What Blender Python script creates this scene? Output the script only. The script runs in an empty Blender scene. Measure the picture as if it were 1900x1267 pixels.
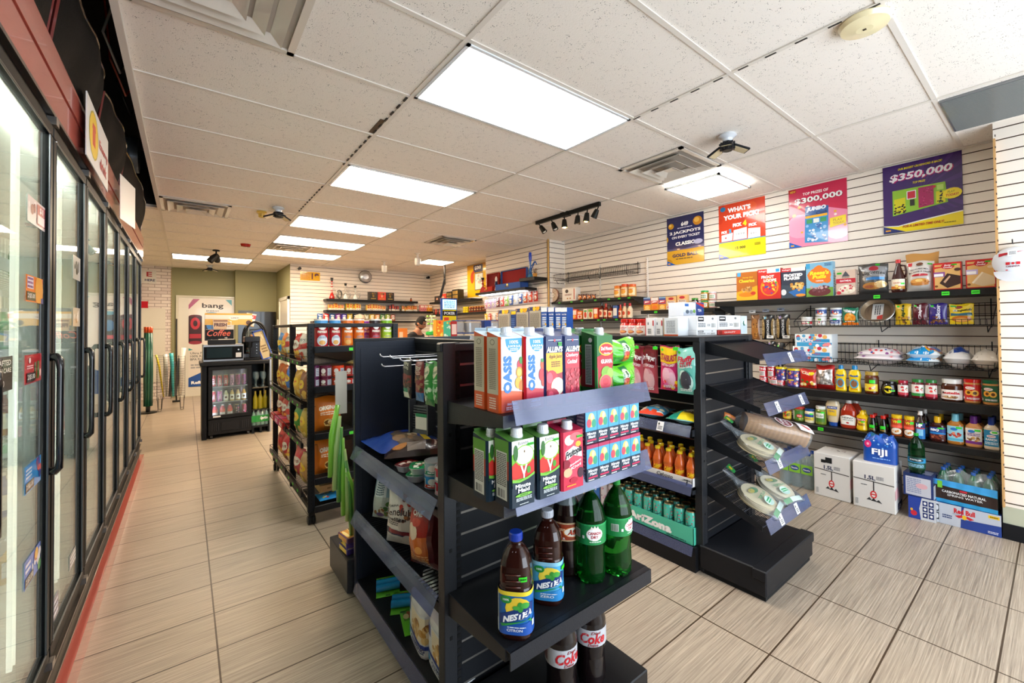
import bpy,math,random
import numpy as np
from mathutils import Vector,Matrix,noise
from math import pi,sin,cos,radians as RD
sc=bpy.context.scene
COL=sc.collection
# ------------------------------------------------------------------ camera
F,YAW,PIT,ROL,CY,CX=788.63,.6696,.0155,-.0093,594.28,968.99
EYE=np.array([0,0,1.40])
_r=np.array([cos(YAW),-sin(YAW),0]);_f=np.array([sin(YAW),cos(YAW),0]);_u=np.array([0,0,1.])
FW=_f*cos(PIT)+_u*sin(PIT);_u2=-_f*sin(PIT)+_u*cos(PIT)
RT=_r*cos(ROL)+_u2*sin(ROL);UP=-_r*sin(ROL)+_u2*cos(ROL)
cam=bpy.data.objects.new('camera',bpy.data.cameras.new('camera'));COL.objects.link(cam)
cam.matrix_world=Matrix([[RT[i],UP[i],-FW[i],EYE[i]] for i in range(3)]+[[0,0,0,1]])
cam.data.sensor_width=36;cam.data.lens=36*F/1900
cam.data.shift_x=(950-CX)/1900;cam.data.shift_y=(CY-633.5)/1900
cam.data.clip_start=.02
sc.camera=cam
# ------------------------------------------------------------------ world, exposure
sc.view_settings.view_transform='Standard';sc.view_settings.look='None'
sc.view_settings.gamma=1;sc.view_settings.use_curve_mapping=False
sc.view_settings.exposure=1.65
w=bpy.data.worlds.new('daylight');sc.world=w;w.use_nodes=True
w.node_tree.nodes['Background'].inputs[0].default_value=(.80,.90,1,1)
w.node_tree.nodes['Background'].inputs[1].default_value=2.4
cy=sc.cycles
cy.max_bounces=8;cy.diffuse_bounces=4;cy.glossy_bounces=4;cy.transmission_bounces=6;cy.transparent_max_bounces=12
cy.caustics_reflective=False;cy.caustics_refractive=False;cy.sample_clamp_indirect=4;cy.sample_clamp_direct=0
cy.use_denoising=True;cy.use_adaptive_sampling=True;cy.adaptive_threshold=.02

def at(px,py,ax,val):
    "world point that a photo pixel shows on the plane ax = val"
    d=RT*(px-CX)/F+UP*(CY-py)/F+FW
    i='xyz'.index(ax)
    return EYE+d*((val-EYE[i])/d[i])

# ------------------------------------------------------------------ materials
def lin(c):
    if isinstance(c,str):
        c=c.lstrip('#')
        if len(c) == 3:c=''.join(k*2 for k in c)
        c=[int(c[i:i+2],16)/255 for i in (0,2,4)]
        return tuple((x/12.92 if x <= .04045 else ((x+.055)/1.055)**2.4) for x in c)
    return tuple(c)
MATS={}
def newmat(name):
    m=bpy.data.materials.new(name);m.use_nodes=True
    MATS[name]=m
    return m,m.node_tree,m.node_tree.nodes['Principled BSDF']
def N(nt,t,**k):
    n=nt.nodes.new(t)
    for a,b in k.items():setattr(n,a,b)
    return n
def attr_mat(name,rough=.5,metal=0,coat=0,bump=0,bscale=300,trans=0,ior=1.45,mottle=0,spec=.5):
    m,nt,b=newmat(name)
    a=N(nt,'ShaderNodeAttribute',attribute_name='Col')
    nt.links.new(a.outputs['Color'],b.inputs['Base Color'])
    b.inputs['Roughness'].default_value=rough;b.inputs['Metallic'].default_value=metal
    b.inputs['Coat Weight'].default_value=coat;b.inputs['IOR'].default_value=ior
    b.inputs['Transmission Weight'].default_value=trans
    b.inputs['Specular IOR Level'].default_value=spec
    if bump:
        tc=N(nt,'ShaderNodeTexCoord');n=N(nt,'ShaderNodeTexNoise');n.inputs['Scale'].default_value=bscale
        n.inputs['Detail'].default_value=3
        bp=N(nt,'ShaderNodeBump');bp.inputs['Strength'].default_value=bump;bp.inputs['Distance'].default_value=.002
        nt.links.new(tc.outputs['Object'],n.inputs['Vector']);nt.links.new(n.outputs['Fac'],bp.inputs['Height'])
        nt.links.new(bp.outputs['Normal'],b.inputs['Normal'])
    return m
attr_mat('paper',.55)
attr_mat('card',.38,coat=.15)
attr_mat('gloss',.18,coat=.4)
attr_mat('film',.28,bump=.35,bscale=60,coat=.5)
attr_mat('foil',.3,metal=.35,bump=.4,bscale=55,coat=.3)
attr_mat('metal',.3,metal=.9)
attr_mat('matte',.8)
attr_mat('black',.42,bump=.12,bscale=500,spec=.28)
attr_mat('hammer',.36,bump=.5,bscale=420,metal=.2)
attr_mat('frame',.4,spec=.12)
attr_mat('tint',.06,trans=.92,ior=1.33)
attr_mat('bread',.8,bump=.4,bscale=90)
attr_mat('wall',.6,bump=.05,bscale=80)
attr_mat('mesh',.7,bump=1,bscale=260,spec=.08)
def clear_mat(name,col,gloss=.12,alpha=.2,rough=.08,fres=True):
    m,nt,b=newmat(name);out=nt.nodes['Material Output']
    nt.nodes.remove(b)
    tr=N(nt,'ShaderNodeBsdfTransparent');tr.inputs[0].default_value=(*lin(col),1)
    gl=N(nt,'ShaderNodeBsdfGlossy');gl.inputs['Roughness'].default_value=rough
    df=N(nt,'ShaderNodeBsdfDiffuse');df.inputs[0].default_value=(*lin(col),1)
    m1=N(nt,'ShaderNodeMixShader');m1.inputs[0].default_value=alpha
    nt.links.new(tr.outputs[0],m1.inputs[1]);nt.links.new(df.outputs[0],m1.inputs[2])
    m2=N(nt,'ShaderNodeMixShader')
    if fres:
        fr=N(nt,'ShaderNodeLayerWeight');fr.inputs[0].default_value=.5
        pw=N(nt,'ShaderNodeMath',operation='POWER');pw.inputs[1].default_value=4;nt.links.new(fr.outputs['Facing'],pw.inputs[0])
        ma=N(nt,'ShaderNodeMath',operation='MULTIPLY_ADD');ma.inputs[1].default_value=.85;ma.inputs[2].default_value=.05
        nt.links.new(pw.outputs[0],ma.inputs[0]);nt.links.new(ma.outputs[0],m2.inputs[0])
    else:m2.inputs[0].default_value=gloss
    nt.links.new(m1.outputs[0],m2.inputs[1]);nt.links.new(gl.outputs[0],m2.inputs[2])
    nt.links.new(m2.outputs[0],out.inputs['Surface'])
clear_mat('glass','#f4fbf6',alpha=.06,rough=.02)
clear_mat('strip','#a8b0d4',alpha=.16,rough=.12)
clear_mat('wrap','#f2f6f8',alpha=.10,rough=.15)
clear_mat('bottle','#dff0f4',alpha=.18,rough=.06)
def emit(name,col,s):
    m,nt,b=newmat(name)
    b.inputs['Base Color'].default_value=(*lin(col),1)
    b.inputs['Emission Color'].default_value=(*lin(col),1);b.inputs['Emission Strength'].default_value=s
emit('panel_cool','#f8f8f4',6.0)
emit('panel_warm','#ffe6c8',9.5)
emit('led','#eef6ff',2.2)
emit('led_tube','#f6f4ea',.55)
emit('cooler_fill','#f8f4e8',18)  # added glow for the hidden bar brightening the cooler interior
emit('bulb','#ffb45a',60.0)
emit('screen','#8fd0ff',1.1)
emit('neon','#ff7a50',1.2)
emit('fridge_led','#dfe0ff',5.0)

# ------------------------------------------------------------------ mesh builder
_txt={}
def text_geo(s,bold=.0,shear=0.):
    k=(s,bold,shear)
    if k not in _txt:
        c=bpy.data.curves.new('t','FONT');c.body=s;c.offset=bold;c.shear=shear;c.resolution_u=2
        o=bpy.data.objects.new('t',c)
        me=bpy.data.meshes.new_from_object(o)
        v=np.array([p.co[:2] for p in me.vertices]) if len(me.vertices) else np.zeros((0,2))
        f=[tuple(p.vertices) for p in me.polygons]
        if len(v):
            lo=v.min(0);hi=v.max(0);v=(v-lo)/np.maximum(hi-lo,1e-6)
        bpy.data.objects.remove(o);bpy.data.curves.remove(c);bpy.data.meshes.remove(me)
        _txt[k]=(v,f)
    return _txt[k]
def _clip(poly,ax,lo,hi):
    for s,c in ((1,lo),(-1,hi)):
        out=[]
        for i in range(len(poly)):
            a,b=poly[i-1],poly[i]
            da,db=s*(a[ax]-c),s*(b[ax]-c)
            if (da >= 0) != (db >= 0):
                t=da/(da-db);out.append((a[0]+(b[0]-a[0])*t,a[1]+(b[1]-a[1])*t))
            if db >= 0:out.append(b)
        poly=out
        if len(poly) < 3:return []
    return poly
class MB:
    def __init__(s):s.v=[];s.f=[];s.c=[];s.m=[];s.s=[];s.mats=[]
    def mi(s,m):
        if m not in s.mats:s.mats.append(m)
        return s.mats.index(m)
    def add(s,vs,fs,col,mat='paper',sm=False):
        b=len(s.v);s.v += [tuple(map(float,p)) for p in vs];k=s.mi(mat);col=lin(col)
        for f in fs:s.f.append([b+i for i in f]);s.c.append(col);s.m.append(k);s.s.append(sm)
        return s
    def box(s,x0,x1,y0,y1,z0,z1,col,mat='paper',M=None):
        vs=[(x,y,z) for z in (z0,z1) for x,y in ((x0,y0),(x1,y0),(x1,y1),(x0,y1))]
        if M is not None:vs=[tuple(M @ Vector(p)) for p in vs]
        return s.add(vs,[(0,3,2,1),(4,5,6,7),(0,1,5,4),(1,2,6,5),(2,3,7,6),(3,0,4,7)],col,mat)
    def cbox(s,x0,x1,y0,y1,z0,z1,col,mat='paper',c=.004,M=None):
        "box with chamfered edges"
        X=(x0,x1);Y=(y0,y1);Z=(z0,z1);vs=[];idx={}
        for i in (0,1):
            for j in (0,1):
                for k in (0,1):
                    sx,sy,sz=(1-2*i)*c,(1-2*j)*c,(1-2*k)*c
                    for a,p in enumerate(((X[i],Y[j]+sy,Z[k]+sz),(X[i]+sx,Y[j],Z[k]+sz),(X[i]+sx,Y[j]+sy,Z[k]))):
                        idx[i,j,k,a]=len(vs);vs.append(p)
        fs=[]
        for i in (0,1):
            fs.append([idx[i,j,k,0] for j,k in ((0,0),(0,1),(1,1),(1,0))])
            fs.append([idx[j,i,k,1] for j,k in ((0,0),(0,1),(1,1),(1,0))])
            fs.append([idx[j,k,i,2] for j,k in ((0,0),(0,1),(1,1),(1,0))])
            for j in (0,1):
                fs.append([idx[i,j,0,0],idx[i,j,1,0],idx[i,j,1,1],idx[i,j,0,1]])
                fs.append([idx[i,0,j,0],idx[i,1,j,0],idx[i,1,j,2],idx[i,0,j,2]])
                fs.append([idx[0,i,j,1],idx[1,i,j,1],idx[1,i,j,2],idx[0,i,j,2]])
                for k in (0,1):fs.append([idx[i,j,k,a] for a in (0,1,2)])
        ctr=Vector(((x0+x1)/2,(y0+y1)/2,(z0+z1)/2));out=[]
        for f in fs:
            p=[Vector(vs[i]) for i in f];n=(p[1]-p[0]).cross(p[2]-p[0]);m=sum(p,Vector())/len(p)
            out.append(f if n.dot(m-ctr) > 0 else f[::-1])
        if M is not None:vs=[tuple(M @ Vector(p)) for p in vs]
        return s.add(vs,out,col,mat)
    def tube(s,pts,r,col,mat='black',n=6,cap=True):
        pts=[Vector(p) for p in pts];rings=[];rr=r if isinstance(r,(list,tuple)) else [r]*len(pts)
        prev=None
        for i,p in enumerate(pts):
            t=((pts[min(i+1,len(pts)-1)]-p).normalized()+(p-pts[max(i-1,0)]).normalized())
            t=t.normalized() if t.length > 1e-6 else Vector((0,0,1))
            a=prev if prev is not None else (Vector((0,0,1)) if abs(t.z) < .9 else Vector((1,0,0)))
            u=(a-t*a.dot(t)).normalized();prev=u;w=t.cross(u)
            rings.append([p+(u*cos(2*pi*k/n+pi/4)+w*sin(2*pi*k/n+pi/4))*rr[i] for k in range(n)])
        vs=[q for g in rings for q in g];fs=[]
        for i in range(len(pts)-1):
            for k in range(n):a=i*n+k;b=i*n+(k+1) % n;fs.append((a,b,b+n,a+n))
        if cap:fs += [tuple(range(n))[::-1],tuple(range((len(pts)-1)*n,len(pts)*n))]
        return s.add(vs,fs,col,mat,n > 5)
    def lathe(s,prof,n=20,cx=0,cy=0,z0=0,sq=2.0,sy=1.0,mat=None,col=None,tilt=None):
        "prof: (r, z, colour, material); sq>2 gives a squarish section"
        def pt(r,z,k):
            a=2*pi*k/n;c,d=cos(a),sin(a)
            g=1/(abs(c)**sq+abs(d)**sq)**(1/sq)
            p=(cx+r*g*c,cy+r*g*d*sy,z0+z)
            return tuple(tilt @ Vector(p)) if tilt is not None else p
        for i in range(len(prof)-1):
            a,b=prof[i],prof[i+1]
            cc=b[2] if len(b) > 2 else col;mm=b[3] if len(b) > 3 else (mat or 'paper')
            flat=abs(a[1]-b[1]) < 1e-6
            vs=[pt(a[0],a[1],k) for k in range(n)]+[pt(b[0],b[1],k) for k in range(n)]
            s.add(vs,[(k,(k+1) % n,n+(k+1) % n,n+k) for k in range(n)],cc or col,mm,not flat)
        return s
    def art(s,fn,ops,nu=0,nv=0,mat='card',off=.0004,step=.00018,seed=1):
        "draw flat printed shapes on a surface; fn(u, v, off) -> point"
        rnd=random.Random(seed);L=[0]
        def poly(pts,col,split=True):
            o=off+step*L[0];pts=_clip(_clip(list(pts),0,0,1),1,0,1)
            if not pts:return
            if split and (nu or nv):
                cells=[pts]
                for ax,n in ((0,nu),(1,nv)):
                    if n:
                        nx=[]
                        for p in cells:
                            lo=min(q[ax] for q in p);hi=max(q[ax] for q in p)
                            for k in range(max(0,int(lo*n+1e-6)),min(n-1,int(hi*n-1e-6))+1):
                                c=_clip(p,ax,k/n,(k+1)/n)
                                if c:nx.append(c)
                        cells=nx
                for p in cells:s.add([fn(q[0],q[1],o) for q in p],[tuple(range(len(p)))],col,mat)
            else:s.add([fn(q[0],q[1],o) for q in pts],[tuple(range(len(pts)))],col,mat)
        def ell(cx,cy,rx,ry,col,n=14,a0=0):
            poly([(cx+rx*cos(2*pi*k/n+a0),cy+ry*sin(2*pi*k/n+a0)) for k in range(n)],col)
        for op in ops:
            t=op[0];L[0] += 1
            if t == 'r':x0,y0,x1,y1,c=op[1:];poly([(x0,y0),(x1,y0),(x1,y1),(x0,y1)],c)
            elif t == 'e':ell(*op[1:])
            elif t == 'p':poly(list(op[1]),op[2])
            elif t == 'b':
                x0,y0,x1,y1,n,sz,cols=op[1:]
                for i in range(n):
                    q=sz*rnd.uniform(.6,1.2);ell(rnd.uniform(x0,x1),rnd.uniform(y0,y1),q,q*op_asp(s),rnd.choice(cols),8,rnd.random());L[0] += .15
            elif t == 'l':
                x0,y0,x1,y1,n,c=op[1:]
                for i in range(n):
                    y=y1-(y1-y0)*(i+.5)/n;h=(y1-y0)/n*.28;x=x0
                    while x < x1-.02*(x1-x0):
                        q=min(x1,x+rnd.uniform(.1,.28)*(x1-x0));poly([(x,y-h),(q,y-h),(q,y+h),(x,y+h)],c);x=q+.03*(x1-x0)
            elif t == 'bar':
                x0,y0,x1,y1,c=op[1:];poly([(x0,y0),(x1,y0),(x1,y1),(x0,y1)],'#f4f4f0');L[0] += 1;x=x0+.05*(x1-x0)
                while x < x1-.08*(x1-x0):
                    q=x+rnd.uniform(.02,.07)*(x1-x0);poly([(x,y0+.05*(y1-y0)),(q,y0+.05*(y1-y0)),(q,y1-.05*(y1-y0)),(x,y1-.05*(y1-y0))],c);x=q+rnd.uniform(.02,.06)*(x1-x0)
            elif t in ('t','T'):   # text, cx, cy, w, h, colour, {bold, shear, rot}
                s_,cx,cy_,w_,h_,c=op[1:7];k=op[7] if len(op) > 7 else {}
                v,f=text_geo(s_,k.get('b',.015),k.get('s',0));a=k.get('r',0)
                o=off+step*L[0];P=[]
                for x,y in v:
                    X=(x-.5)*w_;Y=(y-.5)*h_+k.get('arc',0)*(1-(2*x-1)**2)
                    if a == 90:X,Y=-(y-.5)*h_,(x-.5)*w_
                    elif a:Y += math.tan(RD(a))*X*op_asp(s)
                    P.append(fn(cx+X,cy_+Y,o))
                s.add(P,f,c,mat)
        return s
    def make(s,name,parent=None,loc=None,rot=None):
        me=bpy.data.meshes.new(name);me.from_pydata(s.v,[],s.f)
        for m in s.mats:me.materials.append(MATS[m])
        me.polygons.foreach_set('material_index',s.m);me.polygons.foreach_set('use_smooth',s.s)
        a=me.attributes.new('Col','FLOAT_COLOR','FACE')
        a.data.foreach_set('color',np.array([(*c,1) for c in s.c],dtype='f').ravel())
        me.update()
        o=bpy.data.objects.new(name,me);COL.objects.link(o)
        if parent is not None:o.parent=parent
        if loc is not None:o.location=loc
        if rot is not None:o.rotation_euler=rot
        return o
def op_asp(s):return getattr(s,'asp',1.0)
def tag(o,label,cat,group=None,kind=None):
    o['label']=label;o['category']=cat
    if group:o['group']=group
    if kind:o['kind']=kind
    return o
def struct(o):o['kind']='structure';return o
def empty(name,loc=(0,0,0),rot=None):
    o=bpy.data.objects.new(name,None);COL.objects.link(o);o.location=loc
    if rot:o.rotation_euler=rot
    return o
def copy_tree(o,parent=None):
    c=o.copy();COL.objects.link(c)
    if parent is not None:c.parent=parent
    for ch in list(o.children):copy_tree(ch,c)
    return c
def ordn(i,n,side='left'):
    W=['leftmost','second','third','fourth','fifth','sixth','seventh','eighth','ninth','tenth','eleventh','twelfth']
    if i == 0:return 'leftmost'
    if i == n-1:return 'rightmost'
    return W[i]+' from left'

# ------------------------------------------------------------------ the room
H=2.714
WX,BX,PX=4.60,4.26,4.17          # right wall, bump-out, near pillar faces
def ceiling():
    m,nt,b=newmat('ceiling_tile');b.inputs['Roughness'].default_value=.9
    tc=N(nt,'ShaderNodeTexCoord');mp=N(nt,'ShaderNodeMapping')
    nt.links.new(tc.outputs['Object'],mp.inputs[0])
    v=N(nt,'ShaderNodeTexVoronoi');v.inputs['Scale'].default_value=135;v.inputs['Randomness'].default_value=1
    n=N(nt,'ShaderNodeTexNoise');n.inputs['Scale'].default_value=40
    nt.links.new(mp.outputs[0],v.inputs['Vector']);nt.links.new(mp.outputs[0],n.inputs['Vector'])
    cr=N(nt,'ShaderNodeValToRGB');cr.color_ramp.elements[0].position=.15;cr.color_ramp.elements[1].position=.30
    cr.color_ramp.elements[0].color=(*lin('#3a3029'),1);cr.color_ramp.elements[1].color=(*lin('#efe7de'),1)
    cr.color_ramp.interpolation='LINEAR'
    ad=N(nt,'ShaderNodeMath',operation='MULTIPLY_ADD');ad.inputs[1].default_value=.9;ad.inputs[2].default_value=-.33
    nt.links.new(n.outputs['Fac'],ad.inputs[0])
    sm=N(nt,'ShaderNodeMath',operation='ADD');nt.links.new(v.outputs['Distance'],sm.inputs[0]);nt.links.new(ad.outputs[0],sm.inputs[1])
    nt.links.new(sm.outputs[0],cr.inputs[0]);nt.links.new(cr.outputs[0],b.inputs['Base Color'])
    bp=N(nt,'ShaderNodeBump');bp.inputs['Strength'].default_value=.3;bp.inputs['Distance'].default_value=.002
    nt.links.new(sm.outputs[0],bp.inputs['Height']);nt.links.new(bp.outputs[0],b.inputs['Normal'])
    mb=MB()
    mb.box(-.225,WX+.1,-1.6,5.98,H,H+.03,'#fff','ceiling_tile')
    mb.box(-1.3,WX+.1,5.98,11.75,H,H+.03,'#fff','ceiling_tile')
    struct(mb.make('ceiling'))
    ys=[1.65+.6096*i for i in range(-5,4)]+[3.479+.64*i for i in range(1,13)]
    t=MB();z1=H-.0005;z0=H-.007;g='#e0d8ce'
    for x in (1.0,2.2192,3.4384,4.55):
        t.box(x-.012,x+.012,-1.6,11.6,z0,z1,g)
    t.box(-.238,-.21,-1.6,5.98,H-.03,H+.02,g)
    t.box(-.232,-.208,5.98,11.6,z0,z1,g)
    for y in ys:t.box(-.225 if y < 5.9 else -1.2,WX,y-.012,y+.012,z0+.001,z1,g)
    struct(t.make('trim_1'))
    d=MB()
    for k in range(30):
        y=2.28+k*.1
        if 3.5 < y < 4.1:continue
        d.box(1.0-.022,1.0-.012,y,y+.045,H-.0085,H-.001,'#2a2622')
    for k in range(20):
        y=1.6-k*.13;d.box(2.2192-.004,2.2192+.006,y,y+.05,H-.0085,H-.001,'#2a2622')
    d.box(.955,.985,2.62,2.84,H-.004,H-.0005,'#4a3828')
    struct(d.make('trim_2'))
    # dark open void above the coolers
    q=MB()
    q.box(-1.3,-.2,-1.6,6.0,3.3,3.33,'#1c1815','matte')
    q.box(-1.33,-1.3,-1.6,6.0,0,3.3,'#1f1b18','matte')
    q.box(-.2,-.17,-1.6,6.0,H+.035,3.3,'#1c1815','matte')
    q.box(-1.3,-.2,5.99,6.02,H+.03,3.3,'#2a2420','matte')
    struct(q.make('wall_left'))
def floor():
    m,nt,b=newmat('floor_tile');b.inputs['Roughness'].default_value=.3
    tc=N(nt,'ShaderNodeTexCoord');mp=N(nt,'ShaderNodeMapping');nt.links.new(tc.outputs['Object'],mp.inputs[0])
    mp.inputs['Scale'].default_value=(1.6,105,1)
    n=N(nt,'ShaderNodeTexNoise');n.inputs['Scale'].default_value=1.6;n.inputs['Detail'].default_value=5;n.inputs['Roughness'].default_value=.68
    n.inputs['Distortion'].default_value=.25
    nt.links.new(mp.outputs[0],n.inputs['Vector'])
    cr=N(nt,'ShaderNodeValToRGB');e=cr.color_ramp.elements
    e[0].position=.30;e[0].color=(*lin('#867869'),1);e[1].position=.72;e[1].color=(*lin('#cdbda8'),1)
    k=e.new(.5);k.color=(*lin('#ab9b88'),1)
    nt.links.new(n.outputs['Fac'],cr.inputs[0])
    br=N(nt,'ShaderNodeTexBrick');br.offset=0;br.inputs['Scale'].default_value=1
    br.inputs['Brick Width'].default_value=.6112;br.inputs['Row Height'].default_value=.3048
    br.inputs['Mortar Size'].default_value=.0036;br.inputs['Mortar Smooth'].default_value=.1
    br.inputs['Color1'].default_value=(1,1,1,1);br.inputs['Color2'].default_value=(.86,.86,.87,1);br.inputs['Mortar'].default_value=(*lin('#6a5c4d'),1)
    m2=N(nt,'ShaderNodeMapping');nt.links.new(tc.outputs['Object'],m2.inputs[0]);m2.inputs['Location'].default_value=(-.1128+.6112*4,-2.313+.3048*20,0)
    nt.links.new(m2.outputs[0],br.inputs['Vector'])
    mx=N(nt,'ShaderNodeMix',data_type='RGBA');mx.blend_type='MULTIPLY';mx.inputs[0].default_value=1
    nt.links.new(cr.outputs[0],mx.inputs[6]);nt.links.new(br.outputs['Color'],mx.inputs[7]);nt.links.new(mx.outputs[2],b.inputs['Base Color'])
    bp=N(nt,'ShaderNodeBump');bp.inputs['Strength'].default_value=.25;bp.inputs['Distance'].default_value=.003
    nt.links.new(n.outputs['Fac'],bp.inputs['Height']);nt.links.new(bp.outputs[0],b.inputs['Normal'])
    mb=MB();mb.box(-1.3,WX+.1,-1.6,11.8,-.05,0,'#fff','floor_tile')
    struct(mb.make('floor'))
def slat(name,x0,y0,x1,y1,nrm,z0=.02,z1=H,phase=0.0,col='#f1e7da',th=.02):
    "slatwall from (x0,y0) to (x1,y1); nrm points into the room"
    mb=MB();nx,ny=nrm;P=.0762;gd=.0075;gw=.0075
    z=z0+((phase-z0) % P)-P
    def quad(za,zb,da,db,c,mat='wall'):
        mb.add([(x0+nx*da,y0+ny*da,za),(x1+nx*da,y1+ny*da,za),(x1+nx*db,y1+ny*db,zb),(x0+nx*db,y0+ny*db,zb)],[(0,1,2,3)],c,mat)
    while z < z1:
        a=max(z+gw,z0);b_=min(z+P,z1)
        if b_ > a:quad(a,b_,0,0,col)
        g0=max(z,z0);g1=min(z+gw,z1)
        if g1 > g0:
            quad(g0,g1,-gd,-gd,'#5a4634');quad(g0,g0,0,-gd,'#6e5a45');quad(g1,g1,-gd,0,'#5a4634')
        z += P
    a=np.array([x0,y0]);c=np.array([x1,y1]);n=np.array(nrm)
    vs=[(*(p-n*q),z) for q in (gd+.001,gd+th) for z in (z0,z1) for p in (a,c)]
    mb.add(vs,[(0,1,3,2),(4,6,7,5),(0,4,5,1),(2,3,7,6),(0,2,6,4),(1,5,7,3)],col,'wall')
    return struct(mb.make(name))
def room():
    ceiling();floor()
    slat('wall_right',WX,.2,WX,4.74,(-1,0))
    slat('wall_bump_side',WX,4.74,BX,4.74,(0,-1))
    slat('wall_bump',BX,4.74,BX,6.43,(-1,0))
    slat('wall_recess',4.69,6.43,4.69,9.55,(-1,0))
    slat('wall_back',1.64,9.55,4.7,9.55,(0,-1))
    slat('wall_pillar',PX,-1.5,PX,.25,(-1,0),z0=.21)
    q=MB();gr='#a9ab8d'
    q.box(BX+.03,4.9,6.40,6.43,0,H,'#efe7dd','wall')
    q.box(PX+.03,WX+.05,.22,.248,0,H,'#efe7dd','wall')
    q.box(WX+.028,WX+.12,-1.6,4.8,0,H,'#d8d0c6','wall');q.box(4.72,4.8,6.4,9.7,0,H,'#d8d0c6','wall')
    struct(q.make('wall_return'))
    q=MB();q.box(PX,PX+.03,-1.5,.25,0,.21,'#b9bba4','wall');struct(q.make('wall_pillar_base'))
    q=MB();q.box(PX-.008,PX,-1.5,.252,0,.10,'#17181c','black');struct(q.make('baseboard_right'))
    q=MB();q.box(4.13,4.168,.238,.2485,.21,2.6,'#c79a62','wall')
    for k in range(32):q.box(4.129,4.14,.236,.24,.25+k*.0762,.262+k*.0762,'#3a2a1c','wall')
    struct(q.make('trim_3'))
    q=MB();q.box(BX-.012,BX+.008,4.728,4.742,0,H,'#d9a860','wall');struct(q.make('trim_4'))
    # corridor with green paint
    g='#8f8c66'
    q=MB();q.box(1.64,1.70,9.57,11.2,0,H,g,'wall');struct(q.make('wall_corridor'))
    q=MB();q.box(.87,1.7,11.2,11.3,0,H,g,'wall');q.box(-.24,.87,11.45,11.5,0,H,g,'wall');q.box(.85,.87,11.2,11.46,0,H,g,'wall');struct(q.make('wall_far'))
    # brick-pattern wallpaper
    m,nt,b=newmat('wallpaper');b.inputs['Roughness'].default_value=.7
    tc=N(nt,'ShaderNodeTexCoord');mp=N(nt,'ShaderNodeMapping');mp.inputs['Rotation'].default_value=(pi/2,0,0)
    nt.links.new(tc.outputs['Object'],mp.inputs[0])
    br=N(nt,'ShaderNodeTexBrick');br.inputs['Scale'].default_value=1;br.inputs['Brick Width'].default_value=.2;br.inputs['Row Height'].default_value=.065
    br.inputs['Mortar Size'].default_value=.006;br.inputs['Color1'].default_value=(*lin('#cfc0ba'),1);br.inputs['Color2'].default_value=(*lin('#e4dad2'),1);br.inputs['Mortar'].default_value=(*lin('#a3958d'),1)
    nt.links.new(mp.outputs[0],br.inputs['Vector']);nt.links.new(br.outputs[0],b.inputs['Base Color'])
    q=MB();q.box(-1.3,-.24,11.43,11.5,0,H,'#fff','wallpaper');struct(q.make('wall_far_left'))
    q=MB()
    for k in range(60):q.box(-.245,-.232,11.415,11.43,.05+k*.044,.075+k*.044,'#a5854f','wall')
    struct(q.make('trim_5'))
    q=MB();q.box(-1.3,-1.27,6.02,11.5,0,H,g,'wall');q.box(-1.27,-.4,5.99,6.02,2.2,H,'#d8cfc4','wall');struct(q.make('wall_side'))
    # front wall with the shop window behind the camera
    q=MB();y=-1.5;c='#d9d2c8'
    q.box(-1.3,.3,y-.06,y,0,3.3,c,'wall');q.box(.3,4.1,y-.06,y,0,.25,c,'wall');q.box(.3,4.1,y-.06,y,2.45,3.3,c,'wall');q.box(4.1,4.75,y-.06,y,0,3.3,c,'wall')
    struct(q.make('wall_front'))
    q=MB()
    for x in (.3,1.55,2.8,4.05):q.box(x,x+.05,y-.05,y+.02,.25,2.45,'#2a2b2e','metal')
    q.box(.3,4.1,y-.05,y+.02,.25,.3,'#2a2b2e','metal');q.box(.3,4.1,y-.05,y+.02,2.4,2.45,'#2a2b2e','metal')
    struct(q.make('window_1'))
    L=bpy.data.lights.new('window_daylight','AREA');L.shape='RECTANGLE';L.size=3.7;L.size_y=2.15
    L.cycles.is_portal=True
    lo=bpy.data.objects.new('window_daylight',L);COL.objects.link(lo);lo.location=(2.2,y-.02,1.35);lo.rotation_euler=(pi/2,0,0)
room()

def ceiling_light(x0,x1,y0,y1,label,mat,drop=0.0,near=False):
    r=empty('ceiling_light',((x0+x1)/2,(y0+y1)/2,H));a=(x1-x0)/2;b=(y1-y0)/2
    m=MB();t=.018
    for q in ((-a,a,-b,-b+t),(-a,a,b-t,b),(-a,-a+t,-b,b),(a-t,a,-b,b)):m.box(*q,-.012-drop,-.0006-drop*.8,'#e6eaee','gloss')
    m.make('frame',r)
    d=MB();d.box(-a+t,a-t,-b+t,b-t,-.009-drop,-.0065-drop,'#fff',mat)
    if drop:d.box(-a+.03,a-.03,-b+.03,b-.03,-.0065-drop,-.002,'#fff',mat)
    d.make('diffuser',r)
    return tag(r,label,'ceiling light','recessed fluorescent panels')
W_='panel_warm'
ceiling_light(1.012,2.207,1.662,2.248,'nearest and largest looking bright white ceiling panel, cool white','panel_cool')
ceiling_light(1.012,2.207,3.49,4.107,'second ceiling panel down the shop, just beyond the large near one',W_)
ceiling_light(1.012,2.207,5.41,6.02,'third ceiling panel in the line, left of the track lamps',W_)
ceiling_light(1.012,2.207,6.69,7.31,'fourth ceiling panel in the line, just before the pair of vents',W_)
ceiling_light(1.012,2.207,7.98,8.58,'fifth ceiling panel in the line, nearest the slat back wall',W_)
ceiling_light(-.2,.99,9.36,9.98,'far left ceiling panel over the coffee station passage',W_)
ceiling_light(3.51,4.10,1.75,2.27,'small square surface panel light hanging open below the tiles, near the posters','panel_cool',.035)
ceiling_light(3.62,4.21,7.45,8.02,'small far square ceiling panel above the cashier corner',W_)
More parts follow.
